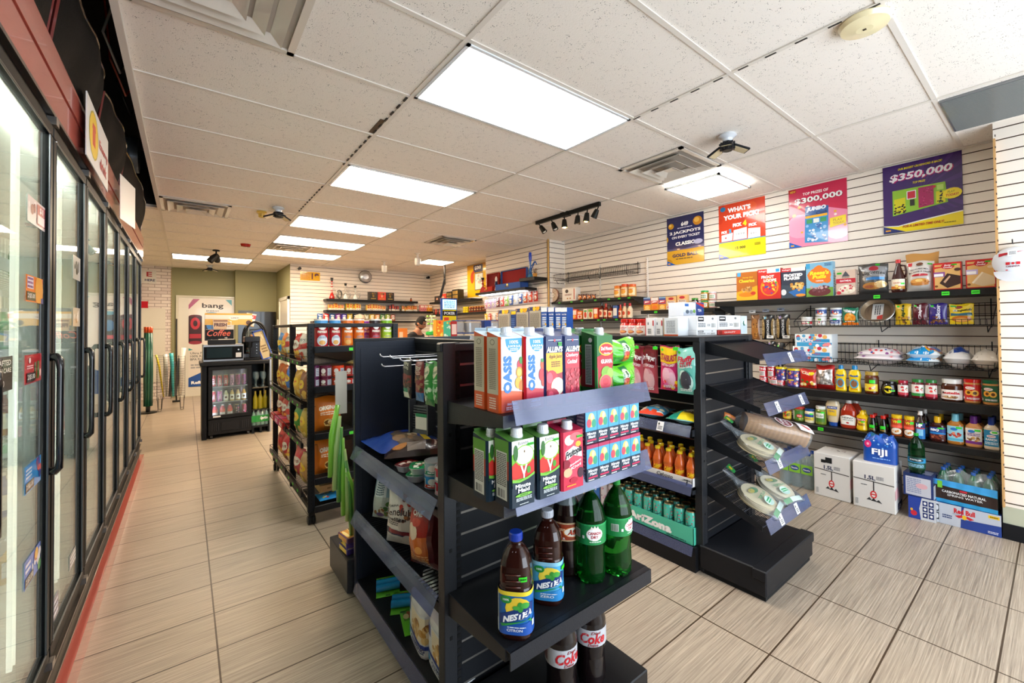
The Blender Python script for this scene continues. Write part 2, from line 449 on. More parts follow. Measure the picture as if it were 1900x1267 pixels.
def vent(x0,x1,y0,y1,label,n=3,col='#d8d0c4'):
    r=empty('ceiling_vent',((x0+x1)/2,(y0+y1)/2,H));a=(x1-x0)/2;b=(y1-y0)/2
    m=MB();m.box(-a,a,-b,b,-.004,-.0008,'#b3a99d','matte')
    for q in ((-a,a,-b,-b+.03),(-a,a,b-.03,b),(-a,-a+.03,-b,b),(a-.03,a,-b,b)):m.box(*q,-.014,-.001,col,'gloss')
    m.make('frame',r)
    for k in range(n):
        s0=.80-.25*k;s1=s0-.17;z0=-.006-.012*k;l=MB()
        c0=[(-a*s0,-b*s0),(a*s0,-b*s0),(a*s0,b*s0),(-a*s0,b*s0)];c1=[(x*s1/s0,y*s1/s0) for x,y in c0]
        vs=[(*p,z0-.02) for p in c0]+[(*p,z0+.004) for p in c1]+[(*p,z0-.023) for p in c0]+[(*p,z0+.001) for p in c1]
        fs=[]
        for i in range(4):
            j=(i+1) % 4;fs += [(i,j,4+j,4+i),(8+i,12+i,12+j,8+j),(i,8+i,8+j,j)]
        l.add(vs,fs,col,'gloss')
        if k == n-1:l.box(-a*s1,a*s1,-b*s1,b*s1,z0,z0+.004,col,'gloss')
        l.make('louvre',r)
    return tag(r,label,'ceiling vent','square ceiling air vents')
vent(-.2,.40,1.66,2.25,'nearest air vent at the top left, cut by the picture edge')
vent(-.21,.38,5.42,6.02,'air vent above the far end of the glass coolers')
vent(2.84,3.43,1.69,2.27,'air vent beside the small open square panel light')
vent(2.86,3.43,5.42,6.02,'air vent left of the black track lamps')
vent(1.02,1.60,7.33,7.95,'air vent squeezed between the two far ceiling panels')
m=MB();m.box(-.31,.31,-.17,.17,-.012,-.001,'#77797a','gloss')
for k in range(44):
    x=-.295+k*.0137;m.box(x,x+.004,-.16,.16,-.016,-.0125,'#8d908e','gloss')
tag(m.make('return_grille',loc=(3.8,.25,H)),'grey perforated return air grille in the ceiling above the pillar','air grille')
m=MB();m.lathe([(0,0),(.088,0),(.094,-.012),(.085,-.03),(.03,-.04),(0,-.04)],28,mat='gloss',col='#f0e2b8')
m.box(-.006,.006,-.006,.006,-.0415,-.039,'#3a2f20')
tag(m.make('smoke_detector',loc=(2.30,.5,H-.001)),'round cream smoke detector on the near ceiling','smoke detector')
def flood(x,y,label,sc_=1.,rz=0):
    r=empty('flood_lamp',(x,y,H),(0,0,rz))
    m=MB();m.lathe([(0,-.001),(.055,-.001),(.06,-.012),(.035,-.03),(.03,-.05),(0,-.05)],20,mat='gloss',col='#d9dde2');m.make('ceiling_socket',r)
    m=MB();m.lathe([(0,-.048),(.032,-.05),(.042,-.06),(.045,-.10),(.03,-.112),(0,-.112)],12,mat='black',col='#17181b')
    for k in range(10):
        a=2*pi*k/10;m.box(.043*cos(a)-.004,.043*cos(a)+.004,.043*sin(a)-.004,.043*sin(a)+.004,-.105,-.055,'#202227','black')
    m.make('driver',r)
    for k,a in enumerate((0.2,2.3,4.4)):
        M=Matrix.Rotation(a,4,'Z') @ Matrix.Translation((.085,0,-.098)) @ Matrix.Rotation(RD(18),4,'Y')
        h=MB();h.cbox(-.055,.055,-.04,.04,-.006,.008,'#15161a','black',.004,M);h.box(-.068,-.05,-.012,.012,-.004,.01,'#15161a','black',M)
        e=h.make('lamp_head',r)
        g=MB();g.box(-.045,.045,-.03,.03,-.0085,-.0062,'#d8c8a2','gloss',M);g.make('lens',e)
    return tag(r,label,'flood lamp','three-headed screw-in flood lamps')
flood(2.93,1.40,'black three-headed lamp on the ceiling nearest the lottery posters',rz=1.2)
flood(.78,5.21,'black three-headed lamp beside a yellow ceiling device',rz=.4)
flood(.38,10.7,'far black three-headed lamp over the passage end',rz=0)
m=MB();m.lathe([(0,-.001),(.05,-.001),(.05,-.02),(.034,-.025),(.03,-.065),(0,-.065)],16,mat='gloss',col='#e3c35c')
tag(m.make('yellow_detector',loc=(.66,5.5,H)),'small yellowed ceiling detector beside a black lamp','detector')
m=MB();m.lathe([(0,-.001),(.07,-.001),(.06,-.04),(0,-.045)],16,mat='gloss',col='#b02418')
tag(m.make('fire_bell',loc=(.72,7.75,H)),'round red fire alarm sounder on the far ceiling','alarm')
def track():
    r=empty('track_light',(3.42,3.5,H))
    m=MB();m.cbox(-.018,.018,-.52,.52,-.045,-.0008,'#14140f','black',.003);m.box(-.03,.03,-.06,.06,-.05,-.0008,'#14140f','black');m.make('rail',r)
    for k,(y,on,rx,rz) in enumerate(((.47,0,-35,30),(.24,0,-25,20),(.02,1,0,0),(-.2,0,8,0),(-.34,1,10,0),(-.5,0,30,10))):
        M=Matrix.Translation((0,y,-.045)) @ Matrix.Rotation(RD(rz),4,'Z') @ Matrix.Rotation(RD(rx),4,'X')
        h=MB();h.tube([M @ Vector((0,0,0)),M @ Vector((0,0,-.04))],.007,'#14140f','black')
        h.lathe([(0,-.035),(.022,-.035),(.028,-.06),(.036,-.13),(.033,-.13),(.026,-.07),(0,-.07)],16,mat='black',col='#17160f',tilt=M)
        e=h.make('spot_head',r)
        g=MB();g.lathe([(0,-.10),(.024,-.10),(.026,-.122),(.012,-.134),(0,-.134)],12,mat='bulb' if on else 'gloss',col='#e0d8c8',tilt=M);g.make('bulb',e)
    return tag(r,'black ceiling track with six small spot heads, two glowing orange','track light')
track()
def spots2(x,y):
    r=empty('spot_cluster',(x,y,H))
    m=MB();m.lathe([(0,-.001),(.05,-.001),(.05,-.02),(0,-.02)],14,mat='black',col='#151515');m.tube([(0,0,-.02),(0,0,-.08)],.012,'#151515');m.make('mount',r)
    for a,b in ((40,20),(-40,160),(60,260)):
        M=Matrix.Translation((0,0,-.08)) @ Matrix.Rotation(RD(b),4,'Z') @ Matrix.Rotation(RD(a),4,'Y')
        h=MB();h.lathe([(0,0),(.03,0),(.045,-.05),(.05,-.15),(.04,-.15),(0,-.13)],14,mat='black',col='#191919',tilt=M);h.make('spot_head',r)
    return tag(r,'black cluster of spot lamps hanging before the far left panel','spot lamp')
spots2(.39,8.6)
def sconce(x,y,label):
    m=MB();m.lathe([(0,-.001),(.05,-.001),(.05,-.01),(.02,-.02),(.02,-.08),(.055,-.09),(.05,-.2),(.03,-.22),(0,-.22)],16,mat='gloss',col='#e9e4da')
    return tag(m.make('ceiling_camera',loc=(x,y,H)),label,'security camera','white ceiling cameras')
sconce(3.2,7.0,'white cylinder ceiling camera just left of the far square panel')
sconce(3.05,8.2,'white cylinder ceiling camera farther back above the round mirror')
BK='#15171b';RED='#b2594c'
# ------------------------------------------------------------------ glass door coolers
def rect_frame(m,plane,a0,a1,z0,z1,t,d0,d1,col,mat):
    "picture-frame of four bars; plane 'x': runs along y"
    for p in ((a0,a1,z0,z0+t),(a0,a1,z1-t,z1),(a0,a0+t,z0+t,z1-t),(a1-t,a1,z0+t,z1-t)):
        if plane == 'x':m.cbox(d0,d1,p[0],p[1],p[2],p[3],col,mat,.003)
        else:m.cbox(p[0],p[1],d0,d1,p[2],p[3],col,mat,.003)
def cooler():
    r=empty('glass_door_cooler',(-.7,3.4,0))
    def mk(m,name,par=r):
        o=m.make(name,par);o.matrix_parent_inverse=Matrix.Translation((.7,-3.4,0)) if par is r else Matrix();return o
    Y0,Y1=.908,5.90
    m=MB();m.box(-1.12,-1.08,Y0,Y1,0,2.4,'#d6d3c6','matte');m.box(-1.1,-.385,Y1,Y1+.04,0,2.37,'#2a2a2c','black')
    m.box(-1.1,-.385,Y0-.04,Y0,0,2.37,'#2a2a2c','black');m.box(-1.1,-.385,Y0,Y1,2.12,2.16,'#e4eae8','gloss');m.box(-1.1,-.385,Y0,Y1,.2,.25,'#e4eae8','gloss')
    mk(m,'cabinet')
    m=MB();m.box(-.40,-.338,Y0-.04,Y1+.04,0,.115,RED,'gloss');mk(m,'base')
    m=MB();m.box(-.41,-.372,Y0,Y1,.085,.285,'#08090b','frame');m.box(-.372,-.356,Y0,Y1,.165,.175,'#8a8178','metal');m.box(-.372,-.36,Y0,Y1,.225,.235,'#4a4540','metal')
    m.box(-.41,-.372,Y0,Y1,2.11,2.15,'#08090b','frame');m.box(-.372,-.354,Y0,Y1,2.138,2.15,'#6a625c','metal');mk(m,'rail')
    m=MB();m.box(-.41,-.356,Y0-.04,Y1+.1,2.15,2.262,RED,'gloss');m.box(-.41,-.352,Y0-.04,Y1+.1,2.268,2.372,RED,'gloss');mk(m,'header')
    led=MB();post=MB()
    for k in range(9):
        y=Y0+.62*k;post.box(-.43,-.39,y-.03,y+.03,.25,2.11,'#e6ebe8','gloss')
        for q in (-.018,.018):led.box(-.452,-.44,y+q-.006,y+q+.006,.3,2.05,'#fff','led_tube')
        for s_ in (.12,.2,.28,.36,.44,.52):post.box(-1.08,-1.07,y+s_,y+s_+.03,.26,2.1,'#f1f0e8','matte')
    mk(post,'mullion');mk(led,'lamp_or_fill_tube')
    m=MB();m.box(-.47,-.45,Y0,Y1,2.095,2.11,'#fff','cooler_fill');mk(m,'lamp_or_fill_tube')  # added fill bar, tucked behind the header to brighten the cabinet inside
    for z in (.55,.92,1.3,1.66):
        m=MB()
        for k in range(16):x=-1.06+k*.032;m.box(x,x+.006,Y0,Y1,z,z+.006,'#e9ecea','gloss')
        m.box(-.565,-.558,Y0,Y1,z-.02,z+.03,'#dfe4e6','gloss');mk(m,'shelf')
    for k in range(8):
        y0=Y0+.62*k;a,b=y0+.006,y0+.614
        m=MB();rect_frame(m,'x',a,b,.288,2.107,.038,-.388,-.36,'#08090b','frame')
        rect_frame(m,'x',a+.035,b-.035,.323,2.072,.004,-.366,-.3588,'#7a7e84','metal')
        d=mk(m,'door')
        g=MB();g.box(-.377,-.371,a+.03,b-.03,.32,2.075,'#fff','glass');g.make('glass',d)
        h=MB();y=b-.022;p=[(-.36,y,1.312),(-.345,y-.006,1.314),(-.335,y-.012,1.302),(-.333,y-.014,1.27),(-.333,y-.016,1.12),(-.333,y-.014,.97),(-.335,y-.012,.94),(-.345,y-.006,.928),(-.36,y,.93)]
        h.tube(p,[.014,.013,.011,.009,.009,.009,.011,.013,.014],'#0b0c10','gloss',8);h.make('handle',d)
        for z_ in ((2.108,2.135),(.262,.287)):c=MB();c.box(-.372,-.349,b-.02,b+.02,*z_,'#8e8a86','metal');c.make('hinge',d)
    return tag(r,'long row of glass door coolers with black frames and red header','cooler')
cooler()
def mesh_panel(y0,y1,zt,label,bul):
    m=MB();nu,nv=14,8;g=[]
    for i in range(nu+1):
        for j in range(nv+1):
            u,v=i/nu,j/nv
            g.append((-.37+.035*v+bul*sin(pi*u)*sin(pi*v*.8)+.006*sin(u*17),y0+(y1-y0)*u,2.373+(zt-2.373)*v*(1-.06*sin(pi*u))))
    f=[(i*(nv+1)+j,(i+1)*(nv+1)+j,(i+1)*(nv+1)+j+1,i*(nv+1)+j+1) for i in range(nu) for j in range(nv)]
    m.add(g,f,'#141210','mesh',True)
    for u in (0,nu):m.tube([g[u*(nv+1)+j] for j in range(nv+1)],.006,'#6e2a26','gloss',5)
    m.tube([g[i*(nv+1)+nv] for i in range(nu+1)],.006,'#33201c','gloss',5)
    return tag(m.make('mesh_screen'),label,'mesh screen','black mesh screens above the cooler header')
for y0,y1,zt,b,l in ((1.0,2.1,2.66,.06,'nearest black mesh screen above the cooler, cut by the picture top'),(2.13,3.0,2.66,.05,'black mesh screen directly above the white drink sign'),
                         (3.05,4.0,2.64,.05,'bulging mesh screen just past the white drink sign'),(4.05,5.85,2.66,.05,'farthest black mesh screen above the last cooler doors')):
    mesh_panel(y0,y1,zt,l,b)
m=MB()
for k in range(3):
    y=2.9+k*.28;m.tube([(-.25-.1*(k % 2),y,3.2),(-.33,y+.05,2.9),(-.28,y+.2,2.78),(-.24,y+.35,2.95)],.006,('#c8c2ba','#b0442e','#222')[k % 3],'gloss',5)
tag(m.make('loose_wiring'),'loose cables and wires hanging in the open ceiling gap','wiring')
m=MB();m.box(-.9,-.24,2.0,2.03,2.75,2.79,'#cfc6b4');tag(m.make('ceiling_bar'),'pale bar crossing the open dark ceiling gap','bar')
# silver duct
m=MB();m.lathe([(.14,0),(.15,.05),(.14,.1),(.15,.15),(.14,.2),(.15,.25),(.14,.3),(0,.3)],18,mat='foil',col='#8d9399',tilt=Matrix.Translation((-.62,4.9,2.9)) @ Matrix.Rotation(pi/2,4,'Y'))
tag(m.make('air_duct'),'crinkled foil air duct in the dark gap over the coolers','duct')

# ------------------------------------------------------------------ fixtures
def wire_deck(m,x0,x1,y0,y1,z,n,along='y',r=.0022,zb=None,col=BK):
    zb=z if zb is None else zb;mt='black' if col == BK else 'metal'
    if along == 'y':       # wires run in y from y0 (front, z) to y1 (back, zb)
        for i in range(n+1):x=x0+(x1-x0)*i/n;m.tube([(x,y0,z),(x,y1,zb)],r,col,mt,4,False)
        for t in (0,.33,.66,1):m.tube([(x0,y0+(y1-y0)*t,z+(zb-z)*t-.004),(x1,y0+(y1-y0)*t,z+(zb-z)*t-.004)],r*1.3,col,'black',4,False)
    else:
        for i in range(n+1):y=y0+(y1-y0)*i/n;m.tube([(x0,y,z),(x1,y,zb)],r,col,'black',4,False)
        for t in (0,.33,.66,1):m.tube([(x0+(x1-x0)*t,y0,z+(zb-z)*t-.004),(x0+(x1-x0)*t,y1,z+(zb-z)*t-.004)],r*1.3,col,'black',4,False)
def slat_panel(plane,c,a0,a1,z0,z1,sgn,par,name='back_panel',col='#1a1c20'):
    "dark slatted gondola back with metal inserts; faces sgn along plane"
    m=MB();z=z0
    def bx(a,b,d0,d1,zz0,zz1,cc,mt):
        lo,hi=sorted((c+sgn*d0,c+sgn*d1))
        if plane == 'x':m.box(lo,hi,a,b,zz0,zz1,cc,mt)
        else:m.box(a,b,lo,hi,zz0,zz1,cc,mt)
    bx(a0,a1,-.008,0,z0,z1,col,'black')
    while z < z1-.02:
        bx(a0,a1,0,.006,z+.009,min(z+.0762,z1),col,'black')
        bx(a0,a1,0,.0045,z,z+.008,'#a9a49c','metal');z += .0762
    o=m.make(name,par);return o
def post(m,x,y,z1,face='-y',w=.05,d=.03,col='#24262a',mat='hammer'):
    m.cbox(x-w/2,x+w/2,y-d/2,y+d/2,.0,z1,col,mat,.003)
def slots(m,x,y0,y1,zs,n=50):
    pass
def lips(par,plane,c,a0,a1,z,sgn=-1,tilt=.012,h=.06,name='price_strip',tags=()):
    "clear angled price strip in front of a shelf"
    m=MB();t=.002
    if plane == 'y':
        vs=[(a0,c-tilt,z-h/2),(a1,c-tilt,z-h/2),(a1,c,z+h/2),(a0,c,z+h/2)];o=(0,-t,0)
    else:
        vs=[(c-tilt,a1,z-h/2),(c-tilt,a0,z-h/2),(c,a0,z+h/2),(c,a1,z+h/2)];o=(-t,0,0)
    vs += [(p[0]+o[0],p[1]+o[1],p[2]) for p in vs]
    m.add(vs,[(0,1,2,3),(4,7,6,5),(0,4,5,1),(3,2,6,7),(0,3,7,4),(1,5,6,2)],'#fff','strip')
    e=m.make(name,par)
    for (u,col,s) in tags:
        q=MB();a=a0+(a1-a0)*u;ww=.022 if s == 's' else .017;hh=.028 if s == 's' else .008
        if plane == 'y':M=Matrix.Translation((a,c-tilt/2-.0035,z)) @ Matrix.Rotation(-math.atan2(tilt,h),4,'X')
        else:M=Matrix.Translation((c-tilt/2-.0035,a,z)) @ Matrix.Rotation(math.atan2(tilt,h),4,'Y') @ Matrix.Rotation(-pi/2,4,'Z')
        q.box(-ww,ww,-.0006,0,-hh,hh,col,'paper',M)
        fn=lambda u_,v_,of:tuple(M @ Vector((-ww+2*ww*u_,-.0006-of,-hh+2*hh*v_)))
        q.art(fn,[('r',.15,.62,.4,.85,'#333'),('l',.15,.12,.85,.55,3,'#555')] if s == 's' else [('t','$',.25,.5,.12,.6,'#1a4a10'),('l',.4,.3,.85,.7,1,'#1a4a10')])
        q.make('price_tag',e)
    return e
def bracket(m,plane,pos,c0,c1,zf,zb,hf=.035,hb=.08,t=.003,col='#24262a',mat='hammer'):
    "side plate of a shelf; c0 front, c1 back"
    pts=[(c0,zf-hf),(c1,zb-hb),(c1,zb),(c0,zf)]
    vs=[((pos+q,a,z) if plane == 'y' else (a,pos+q,z)) for q in (0,t) for a,z in pts]
    m.add(vs,[(0,3,2,1),(4,5,6,7),(0,1,5,4),(1,2,6,5),(2,3,7,6),(3,0,4,7)],col,mat)
def std_post(par,x,y,z1,slot_side=1,w=.05):
    m=MB();m.cbox(x-w/2,x+w/2,y-.016,y+.03,.012,z1,'#24262a','hammer',.002)
    sx=x+slot_side*(w/2+.01);m.cbox(sx-.0125,sx+.0125,y-.008,y+.03,.012,z1,'#15171b','black',.002)
    z=.08
    while z < z1-.04:m.box(sx-.006,sx+.006,y-.0095,y-.007,z,z+.014,'#000','matte');z += .0254
    for z in (.32,.62,1.02):m.box(x-.005,x+.005,y-.0175,y-.015,z,z+.012,'#000','matte')
    m.lathe([(0,0),(.014,0),(.014,.008),(.005,.012),(0,.012)],12,x,y,0,mat='metal',col='#555')
    return m.make('upright',par)
GT=1.335
def end_panel(par,x0,x1,y0,y1,name='side_panel'):
    m=MB();m.cbox(x0,x1,y0,y1,.02,GT,'#1b2230','hammer',.004);m.box(x0+.03,x1-.03,y0-.003,y0,.1,GT-.04,'#1b2230','hammer');return m.make(name,par)
def gondola_a():
    r=empty('gondola_shelf');r.location=(0,0,0)
    std_post(r,.722,1.34,GT+.012);std_post(r,1.362,1.34,GT+.012,-1)
    slat_panel('y',1.352,.775,1.34,.12,GT-.01,-1,r)
    slat_panel('x',1.03,1.37,2.28,.12,GT-.01,-1,r);slat_panel('x',1.05,1.37,2.28,.12,GT-.01,1,r)
    end_panel(r,.69,1.39,2.28,2.31)
    m=MB();m.cbox(.69,1.395,1.33,1.36,GT-.02,GT+.01,'#2a2c30','hammer',.003);m.cbox(1.02,1.06,1.34,2.3,GT-.02,GT+.008,'#2a2c30','black',.003)
    m.box(.69,1.39,2.28,2.312,GT-.001,GT+.012,'#24262b','black');m.make('top_rail',r)
    # end shelves facing the camera
    for z,tg in ((1.145,()),(.89,((.53,'#5fe03a','g'),)),(.485,None)):
        m=MB();m.box(.715,1.375,.995,1.345,z-.012,z,'#1a1b1f','black');m.box(.715,1.375,.992,.996,z-.036,z,'#20232a','hammer')
        if tg is None:m.box(.715,1.375,.972,.992,z-.004,z,'#20232a','hammer');m.box(.715,1.375,.970,.974,z-.05,z,'#20232a','hammer')
        s=m.make('shelf',r)
        for x in (.712,1.375):
            m=MB();bracket(m,'y',x,.992,1.345,z,z);m.make('shelf_bracket',s)
        if tg is not None:lips(s,'y',.982,.735,1.375,z+.008,tags=tg,tilt=.02,h=.068)
    m=MB();m.cbox(.70,1.375,.99,1.345,.0,.10,'#17181b','hammer',.004);m.make('base_deck',r)
    # left bay
    for z,wire,tg in ((.762,0,()),(.43,1,())):
        m=MB()
        if wire:wire_deck(m,.705,1.03,1.38,2.275,z,40,'x',.0025);m.box(.70,.706,1.37,2.28,z-.035,z,'#111','black')
        else:m.box(.70,1.03,1.38,2.28,z-.012,z,'#1a1b1f','black');m.box(.70,.704,1.37,2.28,z-.035,z,'#20232a','black')
        s=m.make('shelf',r);lips(s,'x',.697,1.37,2.285,z+.0,tilt=.03,h=.062)
        for y in (1.376,2.276):m=MB();bracket(m,'x',y,.704,1.03,z,z);m.make('shelf_bracket',s)
    m=MB();m.box(.70,1.03,1.37,2.28,.02,.10,'#17181b','hammer');b=m.make('base_deck',r)
    lips(b,'x',.697,1.37,2.28,.072,tilt=.018,h=.05)
    m=MB();m.box(1.06,1.385,1.37,2.28,.02,.10,'#17181b','hammer');m.make('base_deck',r)
    # far end shelf base with side panel
    m=MB();m.cbox(.66,1.38,2.32,2.66,.02,.19,'#24262a','hammer',.004);m.make('base_deck',r)
    return tag(r,'nearest black metal gondola shelving, stocked with juice cartons and pet food','shelving unit')
gondola_a()
def gondola_b():
    r=empty('gondola_shelf')
    std_post(r,2.318,1.285,GT-.005);std_post(r,2.93,1.285,GT-.005,-1)
    slat_panel('y',1.30,2.37,2.9,.12,GT-.01,-1,r)
    slat_panel('x',2.60,1.31,3.1,.12,GT-.01,-1,r);slat_panel('x',2.62,1.31,3.1,.12,GT-.01,1,r)
    end_panel(r,2.29,2.95,3.1,3.13)
    m=MB();m.cbox(2.29,2.955,1.27,3.13,GT-.03,GT-.001,'#1c1e22','black',.003);m.make('top_deck',r)
    for y in (2.2,):std_post(r,2.318,y,GT-.03)
    for z in (.80,.47):
        for y0,y1 in ((1.31,2.19),(2.21,3.09)):
            m=MB()
            if z > .7:wire_deck(m,2.27,2.6,y0,y1,z,36,'x',.0025);m.box(2.262,2.268,y0,y1,z-.03,z,'#111','black')
            else:m.box(2.262,2.6,y0,y1,z-.012,z,'#1a1b1f','black');m.box(2.26,2.264,y0,y1,z-.035,z,'#20232a','black')
            s=m.make('shelf',r)
            lips(s,'x',2.258,y0,y1,z-.005,tilt=.022,h=.06,tags=((.22,'#f2f2f4','s'),) if (z > .7 and y0 < 2) else ())
            for y in (y0,y1-.003):m=MB();bracket(m,'x',y,2.264,2.6,z,z,mat='black');m.make('shelf_bracket',s)
    m=MB();m.box(2.26,2.6,1.30,3.1,.0,.14,'#17181b','black');b=m.make('base_deck',r);lips(b,'x',2.256,1.31,2.19,.12,tilt=.018,h=.05)
    m=MB();m.box(2.62,2.95,1.30,3.1,.0,.14,'#17181b','black');m.make('base_deck',r)
    for zf,zb,tg in ((1.215,1.30,((.58,'#f2f2f4','s'),)),(.955,1.05,((.25,'#f2f2f4','s'),(.84,'#f2f2f4','s'))),(.65,.76,((.26,'#f2f2f4','s'),)),(.34,.48,((.28,'#f2f2f4','s'),(.66,'#f2f2f4','s')))):
        m=MB();wire_deck(m,2.38,2.95,.985,1.285,zf,36,'y',.0019,zb,'#5a5d66')
        for t in np.linspace(0,1,10):m.tube([(2.38,.985+.3*t,zf+(zb-zf)*t-.003),(2.95,.985+.3*t,zf+(zb-zf)*t-.003)],.0014,'#5a5d66','metal',4,False)
        s=m.make('wire_shelf',r)
        for x in (2.372,2.955):
            m=MB();bracket(m,'y',x,.985,1.29,zf+.005,zb+.01,.03,.075,mat='black',col='#1b1d21');m.make('shelf_bracket',s)
        lips(s,'y',.975,2.385,2.965,zf-.002,tilt=.025,h=.065,tags=tg)
    m=MB();m.cbox(2.285,2.93,.935,1.29,.025,.158,'#191a1e','black',.006);m.cbox(2.275,2.94,.93,1.0,.105,.16,'#191a1e','black',.005);m.box(2.30,2.91,.945,1.28,.0,.03,'#0c0c0d','matte');m.make('base_deck',r)
    return tag(r,'black gondola shelving on the right with sloping wire bread shelves','shelving unit')
gondola_b()
def rack():
    r=empty('rolling_rack');T=1.44
    for x,y in ((.705,3.345),(1.33,3.345),(.705,4.0),(.705,4.88),(1.33,4.88)):
        m=MB();m.cbox(x-.022,x+.022,y-.014,y+.02,.09,T,'#15171b','black',.003)
        z=.15
        while z < T-.03:m.box(x-.004,x+.004,y-.0152,y-.013,z,z+.01,'#000','matte');m.box(x-.0235,x-.021,y-.004,y+.004,z,z+.01,'#000','matte');z += .0254
        m.make('upright',r)
    for x in (.71,1.325):
        for y in (3.36,4.86):
            m=MB();m.cbox(x-.02,x+.02,y-.02,y+.02,.06,.09,'#222','black',.003)
            for q in (-.014,.014):m.lathe([(0,-.01),(.03,-.01),(.033,0),(.03,.01),(0,.01)],14,mat='black',col='#0c0c0d',tilt=Matrix.Translation((x+q,y,.032)) @ Matrix.Rotation(pi/2,4,'Y'))
            m.make('caster',r)
    m=MB();m.cbox(.70,1.335,3.34,3.37,T-.03,T,BK,'black',.003);m.box(1.01,1.03,3.4,4.86,.2,T-.02,'#101114','black');m.cbox(.695,.72,3.36,4.88,T-.025,T,BK,'black',.003);m.cbox(.695,.72,3.36,4.88,.09,.13,BK,'black',.003);m.cbox(.70,1.335,3.34,3.36,.09,.13,BK,'black',.003);m.make('frame',r)
    for z in (1.262,.975,.64,.325,.13):
        m=MB();m.box(.73,1.31,3.30,3.75,z-.006,z,'#111','black');m.cbox(.72,1.31,3.29,3.31,z-.035,z+.012,'#15171b','black',.003)
        s=m.make('shelf',r)
        if z in (1.262,.64):
            q=MB();q.box(.955,1.0,3.2885,3.2895,z-.026,z-.004,'#55e23c');q.make('price_tag',s)
    for z in (1.14,.83,.55,.2):
        for y0,y1 in ((3.4,3.98),(4.02,4.86)):
            m=MB();wire_deck(m,.66,1.0,y0,y1,z,30,'x',.0022);m.cbox(.65,.668,y0,y1,z-.01,z+.025,'#15171b','black',.002);m.tube([(.655,y0,z+.06),(.655,y1,z+.06)],.003,BK,'black',4)
            for q in (y0,y1):m.tube([(.655,q,z),(.655,q,z+.06),(.70,q,z+.06)],.003,BK,'black',4)
            s=m.make('wire_shelf',r)
            for t in (.2,.5,.8):
                q=MB();yy=y0+(y1-y0)*t;q.box(.6485,.6495,yy-.018,yy+.018,z,z+.016,'#52d840');q.make('price_tag',s)
    return tag(r,'tall black rolling rack on casters with stacked snack cans and chip bags','rack')
rack()
# ------------------------------------------------------------------ wall shelves
def board(name,x0,x1,y0,y1,z,t,label,tags=(),brk=()):
    m=MB();m.cbox(x0,x1,y0,y1,z-t,z,'#1c1b1a','black',.003);s=m.make(name)
    for y in tags:
        q=MB();q.box(x0-.0012,x0-.0004,y-.02,y+.02,z-t*.85,z-t*.3,'#44e02c');q.art(lambda u,v,o:(x0-.0012-o,y+.02-.04*u,z-t*.85+t*.55*v),[('l',.1,.2,.9,.8,1,'#176a0c')]);q.make('price_tag',s)
    for y in brk:
        q=MB();bracket(q,'x',y,x0+.03,WX-.002,z-t,z-t,.015,.1,col='#2a2a2a',mat='black');q.make('bracket',s)
    return tag(s,label,'wall shelf','long dark shelf boards on the slatted walls')
board('wall_shelf',4.25,4.592,.262,2.19,1.638,.047,'dark shelf board carrying the cereal boxes and cake mixes',(.885,.50,.353),(2.15,))
board('wall_shelf',4.25,4.592,.262,2.2,.837,.062,'dark shelf board carrying jam, spread and peanut butter jars')
board('wall_shelf',4.25,4.592,.262,2.2,.532,.045,'lowest dark shelf board carrying ketchup, mustard and dressings',(1.28,))
board('wall_shelf',4.30,4.592,2.22,3.13,1.582,.04,'short dark shelf board left of the cereal shelf, with small mix boxes',(2.92,2.5,2.35),(2.25,))
board('wall_shelf',4.30,4.592,3.235,4.72,1.765,.03,'upper dark shelf in the wall corner holding a round cookie tin',(3.3,3.45,3.62,3.85,4.1,4.3,4.55),(3.24,))
board('wall_shelf',4.30,4.592,3.235,4.72,1.50,.03,'second dark shelf in the wall corner holding orange packets and bottles',(3.5,3.8,3.7,4.1,4.3,4.5),(3.24,))
board('wall_shelf',4.30,4.592,3.235,4.72,1.22,.03,'third dark shelf in the wall corner, behind the boxes on the gondola')
board('wall_shelf',4.02,4.252,5.0,6.41,2.005,.04,'dark lit shelf carrying the open red and blue instrument cases')
board('wall_shelf',4.0,4.252,4.76,5.12,2.14,.05,'short high dark shelf carrying the blue water pipe and plant')
board('wall_shelf',2.25,4.25,9.28,9.54,2.02,.045,'upper dark shelf on the back wall with the tall red water pipe')
board('wall_shelf',2.25,4.66,9.28,9.54,1.79,.045,'lower dark shelf on the back wall packed with small yellow packets')
board('wall_shelf',4.40,4.68,7.2,9.0,1.98,.04,'dark shelf on the recessed wall behind the tilted monitor')
board('wall_shelf',4.40,4.68,6.6,9.0,1.70,.04,'lower dark shelf on the recessed wall beside the blue lottery display')
q=MB()
for k in range(7):q.box(4.05,4.2,5.15+k*.18,5.26+k*.18,1.9565,1.964,'#fff','led')
tag(q.make('led_strip'),'row of small white lights under the instrument case shelf','light')
for y in (3.235,4.02):
    m=MB();m.cbox(WX-.016,WX-.001,y-.012,y+.012,1.15,2.27,'#e8e2da','gloss',.002)
    for k in range(40):m.box(WX-.0175,WX-.0155,y-.003,y+.003,1.18+k*.027,1.19+k*.027,'#8a8279')
    struct(m.make('trim_6'))
